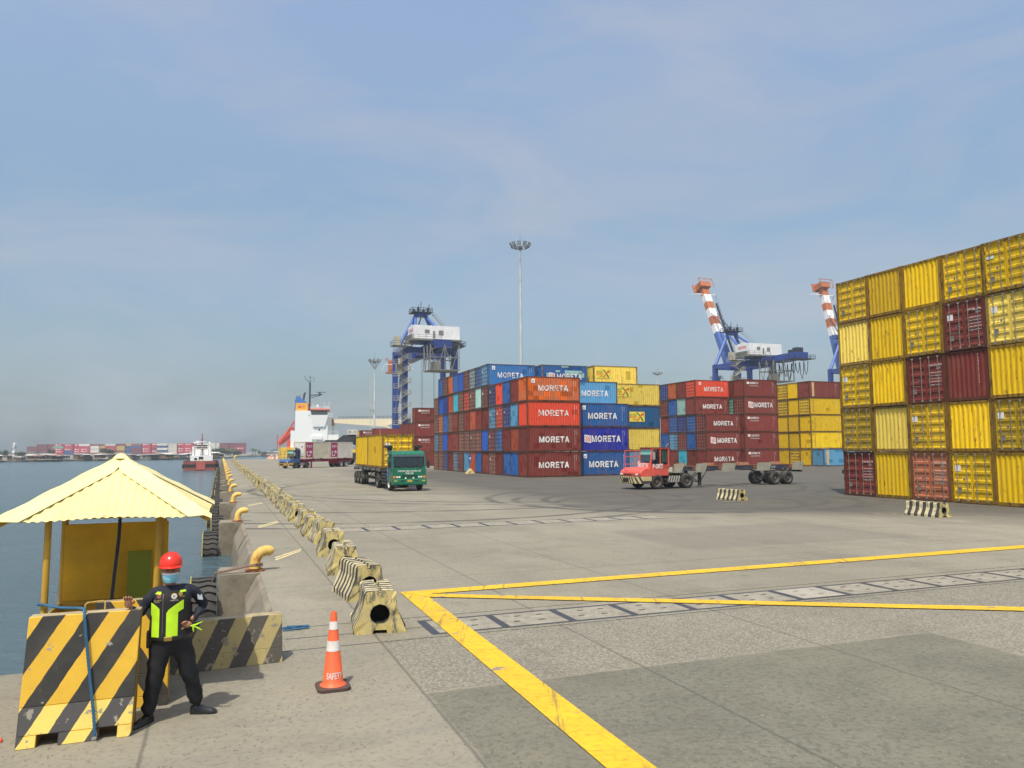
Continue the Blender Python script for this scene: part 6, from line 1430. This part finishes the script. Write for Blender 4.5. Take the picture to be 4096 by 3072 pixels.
    for i in range(n):
        xa, xb = (-2.3, .3); z0_, zm, z1_ = zz[i], (zz[i]+zz[i+1])/2, zz[i+1]
        m.beam((xb, -1.1, z0_), (xa, -1.1, zm), .9, .12).beam((xa, -2.0, zm), (xb, -2.0, z1_), .9, .12)
        for (p, q) in (((xb, -1.5, z0_), (xa, -1.5, zm)), ((xa, -2.45, zm), (xb, -2.45, z1_))):
            for h_ in (.55, 1.1): m.beam(Vector(p)+Vector((0, 0, h_)), Vector(q)+Vector((0, 0, h_)), .10)
        m.box(xa-1.1, xa+.1, -2.5, -.6, zm-.12, zm); rail(m, [(xa-1.05, -.65, zm), (xa-1.05, -2.45, zm), (xa, -2.45, zm)], 1.1, .045)
        m.box(xb-.1, xb+1.1, -2.5, -.6, z1_-.12, z1_); rail(m, [(xb+1.0, -.65, z1_), (xb+1.0, -2.45, z1_), (xb, -2.45, z1_)], 1.1, .045)
    m.build('stair_tower', CBE, t)
    MB().box(-2.9, -1.2, -.5, 1.2, ZT+.2, ZT+2.9).build('electric_cabin', CBE, t, bevel=.05); MB().box(-2.4, -.8, -.5, 1.0, 24, 26.8).build('electric_cabin', CBE, t, bevel=.05)
    m = MB(); m.box(-3.9, .4, -2.6, 1.4, ZT-.05, ZT+.1); rail(m, [(.4, -2.6, ZT+.1), (-3.9, -2.6, ZT+.1), (-3.9, 1.4, ZT+.1)], 1.2, .05)
    for k in range(7): a0, a1 = (11.2+k*.55, D-.5-k*.9, 43.6-k*1.0), (11.75+k*.55, D-1.4-k*.9, 42.6-k*1.0); m.beam(a0, a1, .7, .12); m.beam(Vector(a0)+Vector((0, 0, 1)), Vector(a1)+Vector((0, 0, 1)), .1)
    m.box(15, 17.2, D-7.2, D-5.2, 37.0, 37.2).build('walkways', CG, t)
    # boom
    bm_ = obj('boom', None, t) if False else None
    L0 = 34.4
    ang = R(raised) if raised else 0.
    piv = Vector((8.0, D+2.4, 31.6)); ca, sa = math.cos(ang), math.sin(ang)
    seg = [('blue', 0, 14.5), ('white', 14.5, 18), ('orange', 18, 21.5), ('white', 21.5, 25), ('orange', 25, 28), ('white', 28, 31.3), ('orange', 31.3, L0-.002)]
    boom = MB(); 
    mats = {'blue': 0, 'white': 1, 'orange': 2}
    for nm, a_, b2 in seg:
        for (xa, xb) in ((-1.45, -.10), (.10, 1.45)):
            boom.box(xa, xb, a_, b2-.001, -1.0, 1.0, mats[nm])
    boom.box(-2.2, 2.2, L0, L0+2.2, -1.6, 2.0, 2)
    bo = boom.build('boom', [CBL if raised else CB, CWH, CO], t, loc=piv, rot=(ang, 0, 0))
    m = MB(); m.box(-2.9, 2.9, L0-.4, L0+3.0, -2.4, -1.9); rail(m, [(-2.9, L0-.4, 1.8), (-2.9, L0+3, 1.8), (2.9, L0+3, 1.8), (2.9, L0-.4, 1.8)], 1.0, .05); m.build('boom_tip_platform', CO, bo)
    m = MB(); m.beam((-4.2, 31.6, .3), (4.2, 31.6, .3), .22).beam((-4.2, 31.6, .3), (-5.2, 32.6, -1.8), .18).beam((4.2, 31.6, .3), (5.2, 30.4, -1.4), .18).beam((3.6, 31.6, 1.5), (5.2, 30.4, -1.4), .18).build('tip_brackets', CWH, bo)
    m = MB()
    for z in (1.25,): rail(m, [(2.3, 1, z), (2.3, 27, z)], 1.1, .04)
    m.box(2.0, 2.9, 1, 27, 1.15, 1.25); m.build('boom_walkway', CDK, bo)
    m = MB()
    tip = lambda s_, off: piv+Matrix.Rotation(ang, 3, 'X') @ Vector((off, s_, 1.2))
    for off in (-1.3, 1.3):
        for dz in (0, .5): m.tube([(7.9+off*.6, D+1.5, 44.3+dz), tip(21+dz*3, off)], .11, 5)
    m.build('stay_ropes', CDK, t)
    if not raised:
        m = MB()
        for (x, y) in ((7, 9), (7.4, 9), (9, 1), (6.5, -7), (8.5, -8), (9.2, -8)): m.tube([(x, y, 30.2), (x, y, 6)], .035, 4)
        m.build('hoist_ropes', CDK, t)
    return t
crane(211.9, 47.8, False, 'blue crane with white machinery house and lowered boom, left of the coloured containers')
crane(214.0, 161.8, 65, 'blue crane with raised orange and white striped boom above the maroon containers')
crane(214.0, 213.0, 76, 'blue crane with raised striped boom half hidden by the yellow container wall')
crane(372., 268., False, 'distant blue crane top just showing right of the yellow stacks')
# ================================================================== SHIP, TUG
SW = plain('ship_white', (.80, .81, .80), .5); SY = paint('ship_yellow', (.75, .50, .015), .5, .15, .05); SBL = plain('funnel_blue', (.04, .16, .45), .5); SOR = paint('lifeboat_orange', (.62, .08, .04), .45, .15)
SCR = plain('ship_crane_cream', (.70, .62, .44), .5); SDK = plain('ship_dark', (.03, .035, .04), .5); SFY = plain('funnel_yellow', (.75, .38, .03), .5)
sp = thing('container_ship', 'small container ship with white superstructure, yellow hull and cream deck crane', 'ship', (-114.5, 381, 0), TH*.55)
MB().prism([(0, -1.5), (.5, 4.4), (9, 4.4), (9.01, 3.2), (92, 3.2), (104, 5.5), (98, -1.5)], -8, 8, 'y').build('hull', SY, sp)
MB().box(.2, .9, -8.05, -7.0, -1.4, 4.5).box(6.8, 8.8, -8.04, -7.9, 2.6, 2.9).box(3.4, 5.2, -8.04, -7.9, 3.2, 3.8).build('hull_fittings', paint('hull_orange', (.72, .36, .04), .5, .2), sp)
MB().box(7.4, 15.0, -6.5, 6.5, 4.4, 22.3).box(15, 22.9, -6.5, 6.5, 6.5, 19.2).box(14.8, 22.9, -6.5, 6.5, 19.2, 19.3).hexa([(16, -7.2, 14.5), (21.6, -7.2, 14.5), (21.6, 7, 14.5), (16, 7, 14.5), (14.6, -7.6, 20.2), (23.2, -7.6, 20.2), (23.2, 7.4, 20.2), (14.6, 7.4, 20.2)]).box(22.5, 28.2, -6, 6, 4.4, 10.6).build('superstructure', SW, sp)
MB().box(15.0, 22.6, -7.0, 6.8, 20.2, 22.4).build('bridge_windows', GLD, sp); MB().box(14.4, 23.6, -7.6, 7.4, 22.4, 23.3).build('bridge_roof', paint('bridge_orange', (.62, .13, .06), .5, .1), sp, bevel=.3)
w = MB()
for z in (17.2, 12.5): w.box(18.6, 19.3, -7.3 if z > 15 else -6.56, -6.5, z, z+.9)
w.box(15.2, 22.0, -6.54, -6.5, 4.5, 6.4).box(13.9, 14.2, -6.54, -6.5, 19.6, 20.5); w.build('portholes', SDK, sp)
fn = MB().box(7.5, 13.2, -5, 3, 22.3, 26.2).build('funnel', SFY, sp); MB().prism([(7.5, 26.21), (13.0, 26.21), (11.0, 28.0), (7.6, 29.8)], -5, 3, 'y').build('funnel_top', SBL, fn); MB().box(7.0, 7.5, -4, 3, 14, 28).build('funnel_casing', SBL, fn)
letter('MCC', 3.4, 1.5, PR, fn, (10.4, -5.05, 24.2), bold=.02)
m = MB().tube([(10.9, -1, 28), (11.3, -1, 31), (11.9, -1, 31.6)], .5, 8).tube([(9, 0, 28), (9, 0, 30.4)], .2, 6).tube([(13.9, -1, 22), (13.9, -1, 36.5)], .45, 8).tube([(13.9, -1, 36.5), (11.5, -1, 38.6), (11.4, -1, 40)], .14, 6).tube([(13.9, -1, 36.5), (13.9, -1, 40)], .15, 6).tube([(12.9, -1, 39.3), (15.6, -1, 39.3)], .1, 6).tube([(13.9, -1, 37), (15.8, -1, 37.4), (15.8, -1, 39)], .12, 6)
m.beam((14, -1, 30.2), (20, -1, 30.6), .5).beam((14, -1, 28.9), (19, -1, 30.2), .3).beam((17, -1, 31.8), (21.5, -1, 31.8), .3).box(18.2, 19.2, -1.4, -.6, 30.6, 31.6)
m.build('mast', plain('mast_navy', (.03, .04, .07), .5), sp)
m = MB().lathe([(0, 0), (.5, 0), (.55, .8), (.3, 1.5), (0, 1.7)], 10, 'z', (17.8, -2, 24)).tube([(17.8, -2, 23.3), (17.8, -2, 24.2)], .15, 6)
for x in (15.6, 16.6, 21, 22.3, 23.4): m.tube([(x, -3, 23), (x, -3, 25.4+(x*7 % 2))], .08, 5)
rail(m, [(14.6, -7.3, 23.3), (23.4, -7.3, 23.3)], 1.0, .05); rail(m, [(23.2, -7.2, 19.4), (25, -7.2, 19.4)], 1.6, .06); rail(m, [(23, -6, 10.6), (28, -6, 10.6)], 1.6, .06); m.box(23, 25, -7.2, 5, 19.2, 19.4)
m.build('radio_gear', SW, sp)
lb = MB().tube([(-.2, -4, 6.0), (.6, -4, 6.8), (3.4, -4, 10.0), (5.6, -4, 12.8), (6.6, -4, 14.2)], [.5, 1.4, 1.7, 1.5, .5], 12).build('lifeboat', SOR, sp, smooth=True)
MB().beam((.5, -5.5, 6.6), (7.2, -5.5, 17.5), .5).beam((.5, -2.4, 6.6), (7.2, -2.4, 17.5), .5).beam((.5, -5.5, 6.2), (.5, -5.5, 4.4), .5).tube([(-.6, -7.4, 4.4), (-.6, -7.4, 10.8)], .2, 6).box(3.8, 6.4, -6.5, -3, 4.4, 8.4).build('lifeboat_ramp', SOR, sp)
MB().box(5.4, 7.4, -6.6, -2, 4.4, 12.5).box(15.5, 20.5, -7.2, -6.5, 8.2, 10.0).beam((15, -7, 4.4), (18, -7, 9), .3).build('deck_houses', SW, sp)
ck = MB().hexa([(57.5, -2.2, 3), (62.5, -2.2, 3), (62.5, 2.2, 3), (57.5, 2.2, 3), (57.8, -2, 18), (61.5, -2, 18), (61.5, 2, 18), (57.8, 2, 18)]).build('deck_crane', SCR, sp)
MB().box(61.6, 63.8, -2.3, 2.3, 11, 19).build('crane_machinery', SDK, ck)
MB().hexa([(25.8, -.8, 16.5), (52, -1.1, 14.5), (52, 1.1, 14.5), (25.8, .8, 16.5), (25.8, -.8, 18.4), (57.5, -1.1, 18.6), (57.5, 1.1, 18.6), (25.8, .8, 18.4)]).beam((51, -1, 15.0), (59, -1, 11.2), .7).beam((51, -1, 15.2), (58.5, -1, 17.6), .7).build('crane_jib', SCR, ck)
m = MB(); rail(m, [(28, -.9, 18.5), (62, -.9, 19)], 1.1, .07); m.build('jib_rail', SDK, ck)
MB().box(24.6, 26.2, -.6, .6, 15.2, 18.6).tube([(25.3, 0, 15.2), (25.3, 0, 8.5)], .16, 6).box(24.9, 25.8, -.4, .4, 10.2, 12.2).build('hook', paint('hook_rust', (.30, .14, .06), .7, .3), ck)
m = MB()
for (a, b_) in (((-114.6, 377, 3.6), (-133, 376, -.6)), ((-114.6, 377, 3.9), (-140, 372, -.2))):
    A, B = Vector(a), Vector(b_); m.tube([A.lerp(B, k/8)-Vector((0, 0, 1.2*math.sin(math.pi*k/8))) for k in range(9)], .11, 5)
tag(m.build('mooring_lines', plain('mooring_rope', (.07, .11, .10), .8)), 'dark mooring lines sagging from the ship stern to the far quay', 'rope')
# tug (x across, y ahead)
HR_ = paint('tug_hull_red', (.26, .085, .07), .6, .35, .2); TB = paint('tug_black', (.03, .028, .028), .7, .3)
tg = thing('tugboat', 'red-hulled tugboat with white wheelhouse moored stern-on along the quay', 'boat', port(182, -4.0, 0), TH)
tg.scale = (.93, .93, .93)
hp = [(-3.2, 0), (3.2, 0), (3.8, 1.2), (3.8, 18), (2.4, 24), (0, 27), (-2.4, 24), (-3.8, 18), (-3.8, 1.2)]
MB().prism(hp, -1.8, -.05, 'z').build('hull', HR_, tg); MB().prism([(x*1.012, y-.05 if y < 1 else y) for x, y in hp], -.6, .12, 'z').build('rubbing_band', TB, tg)
b_ = MB()
for i in range(len(hp)): (a1, a2), (c1, c2) = hp[i], hp[(i+1) % len(hp)]; b_.beam((a1, a2, .45), (c1, c2, .45), .1, .8)
b_.build('bulwark', HR_, tg); MB().box(-1.0, 1.0, -.12, .02, -1.2, .8).build('stern_plate', paint('tug_stern', (.42, .11, .09), .6, .2), tg)
for x in (-3.7, 3.7):
    for y in (1.5, 5, 9): MB().lathe([(.28, -.12), (.5, -.15), (.5, .15), (.28, .12)], 12, 'x', (x*1.06, y, -.35), closed=True).build('side_tyre', RUB, tg)
MB().box(-2.5, 2.5, 6, 17, .1, 2.1).build('deck_house', SW, tg); MB().box(-.6, .4, 5.95, 6.0, .3, 1.8).box(-1.6, -1.0, 5.95, 6.0, 1.0, 1.5).build('deckhouse_openings', SDK, tg)
MB().box(-1.5, 1.5, 9, 14, 2.1, 3.6).box(-1.25, 1.25, 9.4, 13, 4.7, 4.9).build('upper_house', SW, tg); MB().box(-1.2, 1.2, 9.5, 12.8, 3.6, 4.7).build('wheelhouse_windows', GLD, tg)
m = MB(); rail(m, [(-2.4, 6.1, 2.1), (2.4, 6.1, 2.1)], 1.0, .05); rail(m, [(-1.8, 7.5, 3.4), (1.8, 7.5, 3.4)], .9, .05)
for s in (-1, 1): m.tube([(s*1.9, 7.5, 2.1), (s*1.9, 7.5, 4.3)], .25, 8).lathe([(0, -.2), (.25, -.2), (.28, .2), (0, .2)], 8, 'y', (s*1.7, 9, 5.2))
m.box(-.9, .9, 7.4, 7.6, 5.3, 5.5).box(-1.4, -.6, 7.3, 7.7, 5.0, 5.7).build('deck_gear', SW, tg)
MB().tube([(.05, 8.6, 2.1), (0, 8.6, 7.4)], [.2, .09], 8).beam((-.55, 8.6, 5.9), (.55, 8.6, 5.9), .09).build('mast', paint('tug_mast', (.25, .08, .06), .6, .2), tg)
MB().lathe([(0, 0), (.35, 0), (.35, .8), (0, .8)], 10, 'x', (-.4, 3.4, .8)).box(-.7, .7, 2.8, 4, .1, .4).build('towing_winch', CREAM, tg)
# ================================================================== FAR SHORE
LND = concrete('far_land', (.24, .225, .19), (.09, .085, .07), .3, .3)
sh = [(-560, 30), (-222, 333), (-198, 362), (-168, 391), (-160, 430), (-192, 552), (-160, 640), (60, 760), (500, 900), (1600, 1000), (1600, 1650), (-1600, 1650), (-1600, 30)]
struct(MB().prism(sh, -3, -.55, 'z').build('far_shore', LND))
frand = random.Random(8)
WOODS = [paint('shack_wall_grey', (.20, .19, .175), .9, .6), paint('shack_wall_dark', (.085, .075, .065), .9, .6), paint('shack_wall_pale', (.42, .40, .35), .9, .5), paint('shack_wall_rust', (.20, .13, .09), .9, .5)]
TINS = [paint('tin_pale', (.66, .66, .62), .6, .3, .15), paint('tin_grey', (.26, .26, .25), .7, .5, .3), paint('tin_rust', (.24, .16, .12), .8, .4, .4)]
WN = ['grey', 'dark', 'pale', 'rust-coloured']; TNN = ['pale tin', 'grey tin', 'rusty tin']
pl = [(-262, 297), (-222, 333), (-198, 362), (-168, 391), (-161, 430)]
def along(pl, q):
    L_ = [math.dist(pl[i], pl[i+1]) for i in range(len(pl)-1)]; d = q*sum(L_)
    for i, l in enumerate(L_):
        if d <= l or i == len(L_)-1: k = d/l; return Vector((pl[i][0]+(pl[i+1][0]-pl[i][0])*k, pl[i][1]+(pl[i+1][1]-pl[i][1])*k, 0))
        d -= l
cnt = 0
for row in range(3):
    n = (24, 22, 20)[row]
    for i in range(n):
        p = along(pl, (i+.5+frand.uniform(-.25, .25))/n)+Vector((-.55, .8, 0))*(row*7+frand.uniform(-2, 3)); wd, dp, h = frand.uniform(2.4, 5.4), frand.uniform(3, 5), frand.uniform(.9, 2.1)+row*.22
        a = frand.randrange(4); b_ = frand.choice((0, 0, 1, 2)); z0 = -.5 if row else -.35
        t = thing('shack', f'{WN[a]} shack with {TNN[b_]} roof, {nth(i+1)} from left, {("front", "middle", "back")[row]} row on far shore', 'shack', (p.x, p.y, z0), R(40)+frand.uniform(-.8, .8), 'shanty houses on the far shore')
        w = MB().box(-wd/2, wd/2, -dp/2, dp/2, .3 if row == 0 else -.1, h)
        if row == 0:
            for k in range(5): w.box(-wd/2+k*wd/4.2, -wd/2+k*wd/4.2+.15, -dp/2-.6, -dp/2-.45, -1.5, .3)
            w.box(-wd/2, wd/2, -dp/2-.8, -dp/2, .2, .35)
        w.build('wall', WOODS[a], t); tl2 = frand.uniform(-.5, .7)
        MB().hexa([(-wd/2-.4, -dp/2-.5, h+.02), (wd/2+.4, -dp/2-.5, h+.02+tl2*.3), (wd/2+.4, dp/2+.4, h+.2+abs(tl2)*.6), (-wd/2-.4, dp/2+.4, h+.2+abs(tl2)*.6), (-wd/2-.4, -dp/2-.5, h+.12), (wd/2+.4, -dp/2-.5, h+.12+tl2*.3), (wd/2+.4, dp/2+.4, h+.3+abs(tl2)*.6), (-wd/2-.4, dp/2+.4, h+.3+abs(tl2)*.6)]).build('roof', TINS[b_], t)
        MB().box(-wd*.3, -wd*.12, -dp/2-.03, -dp/2, .5, 1.6).box(wd*.1, wd*.3, -dp/2-.03, -dp/2, .9, 1.5).build('openings', SDK, t)
# low sheds and boats at the right end of the far shore
for k, (px, y, wd) in enumerate(((-170, 560, 14), (-150, 600, 20), (-118, 640, 18), (-90, 655, 12), (-60, 670, 16), (-182, 575, 9))):
    t = thing('shed', f'low pale shed on the distant shore right of the tugboat, {nth(k+1)} of the group', 'shed', (px, y, -.5), .1*k, 'sheds on the distant shore')
    MB().box(-wd/2, wd/2, -3, 3, 0, 2.0+.3*(k % 2)).build('wall', WOODS[(k+2) % 4], t); MB().prism([(-wd/2-.5, 2.3), (wd/2+.5, 2.3), (wd/2+.3, 2.9), (-wd/2-.3, 2.9)], -3.5, 3.5, 'y').build('roof', TINS[k % 2], t)
# far container terminal (forty-foot boxes)
FC = dict(m=(.17, .035, .045), r=(.42, .025, .05), n=(.03, .07, .22), w=(.58, .57, .52), y=(.55, .36, .10), b=(.23, .09, .06), g=(.12, .35, .26), t=(.30, .13, .07))
FN = dict(m='maroon', r='crimson', n='navy', w='white', y='ochre', b='brown', g='green', t='terracotta')
cols = ['-mmmm', 'mmmmm', 'mmmtt', 'rgrrr', 'rrrnn', 'rrrrr', 'wrrrm', 'bwwwt', 'bybby', 'wrrrr', 'myyby', 'ynnnn', 'bnmmm', 'rrrrr', 'rrmrr', 'wnwnw', 'wwwww', 'rrrrr', 'rrrrr', 'bbygn', 'wwwww', 'wwwww', 'mmmmm', 'mmmmm', 'mmrmm']
fm = MB().box(-6.1, 6.1, -1.22, 1.22, 0, 2.55)
for k in range(20): fm.box(-6+k*.62, -5.75+k*.62, -1.25, -1.22, .15, 2.45)
fm.box(-6.12, -5.98, -1.27, -1.2, 0, 2.58).box(5.98, 6.12, -1.27, -1.2, 0, 2.58)
FME = fm.mesh('container_body', CP); LOGO = MB().lathe([(0, 0), (.75, 0), (.75, -.04), (0, -.04)], 12, 'y', (-2.2, -1.27, 1.35)).box(-1.0, 3.4, -1.31, -1.27, 1.1, 1.6).mesh('logo', PW)
x = -582.
for i, cs in enumerate(cols):
    xc = x+6.1+i*11.3*.92
    for k, ch in enumerate(cs):
        if ch == '-': continue
        lev = 4-k; t = obj('shipping_container', None, None, (xc, 928+frand.uniform(-4, 4)*0+i % 3*2, -.5+lev*2.6), (0, 0, R(2)))
        tag(t, f'{FN[ch]} container across the water, {TIER[lev]} tier, {nth(i+1)} stack from the lighthouse', 'shipping container', 'containers in the far terminal')
        o = obj('container_body', FME, t, color=(*FC[ch], .1))
        if ch == 'r' and (i*3+k) % 3 != 1: obj('logo', LOGO, t)
# lighthouse with a spiral stair
lh = thing('lighthouse', 'slender white lighthouse with spiral stair at the left end of the far shore', 'lighthouse', (-322.3, 500, -.5), 0)
MB().tube([(0, 0, 0), (0, 0, 7.6)], [1.0, .8], 14).build('tower', SW, lh, smooth=True); MB().lathe([(0, 7.6), (1.3, 7.6), (1.3, 7.8), (.5, 7.8), (.5, 9.2), (.9, 9.2), (.2, 9.7), (0, 9.7)], 14).build('lantern', SW, lh)
MB().tube([(1.15*math.cos(k*.45), 1.15*math.sin(k*.45), .4+k*.22) for k in range(33)], .17, 5).build('spiral_stair', CDK, lh)
tag(MB().box(-9, 9, -3, 3, 0, 3.4).box(-9.5, 9.5, -3.4, 3.4, 3.4, 3.7).build('warehouse', WOODS[2], loc=(-325, 515, -.5)), 'pale flat-roofed warehouse beside the lighthouse', 'warehouse')
# trees
FG = [foliage('leaf_dark', (.020, .040, .016), (.045, .075, .03)), foliage('leaf_mid', (.03, .055, .02), (.07, .10, .04))]; BARK = plain('bark', (.10, .08, .06), .9)
def tree(loc, h, w, seed, label):
    r = random.Random(seed); t = thing('tree', label, 'tree', loc, 0, 'trees on the far shore')
    tk = MB().tube([(0, 0, 0), (.1*h/6, 0, h*.4), (0, .1, h*.75)], [.05*h, .035*h, .01*h], 7)
    cs = []
    for k in range(9):
        a = r.uniform(0, 6.28); q = r.uniform(.25, 1)*w/2*.72; c = Vector((q*math.cos(a), q*math.sin(a), h*r.uniform(.45, .88))); cs.append((c, r.uniform(.16, .30)*w)); tk.tube([(0, 0, h*.38), c], [.02*h, .008*h], 5)
    tk.build('trunk', BARK, t)
    for half in (0, 1):
        mb = MB()
        for c, q in cs[half::2]:
            for _ in range(170):
                d = Vector((r.gauss(0, 1), r.gauss(0, 1), r.gauss(0, .8))); d = d.normalized()*q*r.uniform(.35, 1.1); p = c+d; s = r.uniform(.05, .09)*w*.5
                u_ = Vector((r.uniform(-1, 1), r.uniform(-1, 1), r.uniform(-1, 1))).normalized()*s; v_ = u_.cross(Vector((r.uniform(-1, 1), r.uniform(-1, 1), r.uniform(-1, 1)))).normalized()*s
                mb.quad(p-u_, p+v_*.6, p+u_, p-v_*.6)
        o = obj('crown', mb.mesh('crown', FG[half], recalc=False), t)
def palm(loc, h, seed, label):
    r = random.Random(seed); t = thing('palm_tree', label, 'palm tree', loc, 0, 'palms on the far shore')
    MB().tube([(0, 0, 0), (.3, 0, h*.5), (.2, 0, h)], [.28, .2, .16], 7).build('trunk', BARK, t); mb = MB()
    for k in range(16):
        a = 2*math.pi*k/16+r.uniform(-.2, .2); L_ = r.uniform(.34, .46)*h; up = r.uniform(.0, .7); d = Vector((math.cos(a), math.sin(a), 0)); pr = Vector((.2, 0, h)); sd = Vector((-math.sin(a), math.cos(a), 0))
        for j in range(6):
            q = (j+1)/6; p = Vector((.2, 0, h))+d*L_*q+Vector((0, 0, L_*(up*q-(.55+up)*q*q))); wv = .55*math.sin(math.pi*min(.95, q*.8+.1))+.1
            mb.quad(pr-sd*wv-Vector((0, 0, .25)), pr, p, p-sd*wv-Vector((0, 0, .25))); mb.quad(pr, pr+sd*wv-Vector((0, 0, .25)), p+sd*wv-Vector((0, 0, .25)), p); pr = p
    obj('crown', mb.mesh('crown', FG[1], recalc=False), t)
def atpx(px, y): return ((px-2048)/3083*y*1.0, y)
k = 0
for px, y, h, w in ((868, 640, 5.2, 7), (880, 640, 5.6, 8), (893, 640, 5.2, 8), (905, 642, 4.6, 7), (918, 642, 3.8, 7), (948, 645, 3.4, 6), (956, 645, 3.0, 7), (940, 560, 2.8, 4), (845, 640, 4.6, 8), (1040, 690, 2.8, 4), (210, 500, 5.4, 5), (430, 480, 5.6, 8), (445, 480, 5.0, 6), (20, 470, 4.6, 6), (86, 470, 3.4, 6), (97, 475, 3.2, 5)):
    x_, y_ = atpx(px, y); k += 1; z = -.55
    lab = f'dense dark green tree, {nth(k)} of the trees scattered along the far shore' 
    tree((x_, y_, z), h, w, k, lab)
k = 0
for px, y, h in ((912, 560, 4.8), (924, 560, 4.4), (935, 555, 5.4), (1012, 610, 5.2), (1022, 612, 4.6), (1038, 640, 3.8)):
    x_, y_ = atpx(px, y); k += 1; palm((x_, y_, -.55), h, k, f'coconut palm against the sky on the far shore, {nth(k)} from the tugboat')
# radio mast behind the tug
tag(MB().tube([(0, 0, 0), (0, 0, 16)], .12, 5).box(-.3, .3, -.2, .2, 8, 10).build('radio_mast', CG, loc=(*atpx(865, 640), -.5)), 'thin radio mast rising behind the tugboat', 'mast')
# ================================================================== HAZE
hz = bpy.data.materials.new('haze_air'); hz.use_nodes = True; t_ = hz.node_tree; t_.nodes.clear()
vo = t_.nodes.new('ShaderNodeVolumePrincipled'); ou = t_.nodes.new('ShaderNodeOutputMaterial'); vo.inputs['Color'].default_value = (.74, .885, 1, 1); vo.inputs['Density'].default_value = HAZE; vo.inputs['Anisotropy'].default_value = -.05
t_.links.new(vo.outputs[0], ou.inputs['Volume'])
if HAZE > 0:
    h_ = MB().box(-1750, 1750, -400, 1750, -6, 75).build('haze', hz); struct(h_, 'stuff')
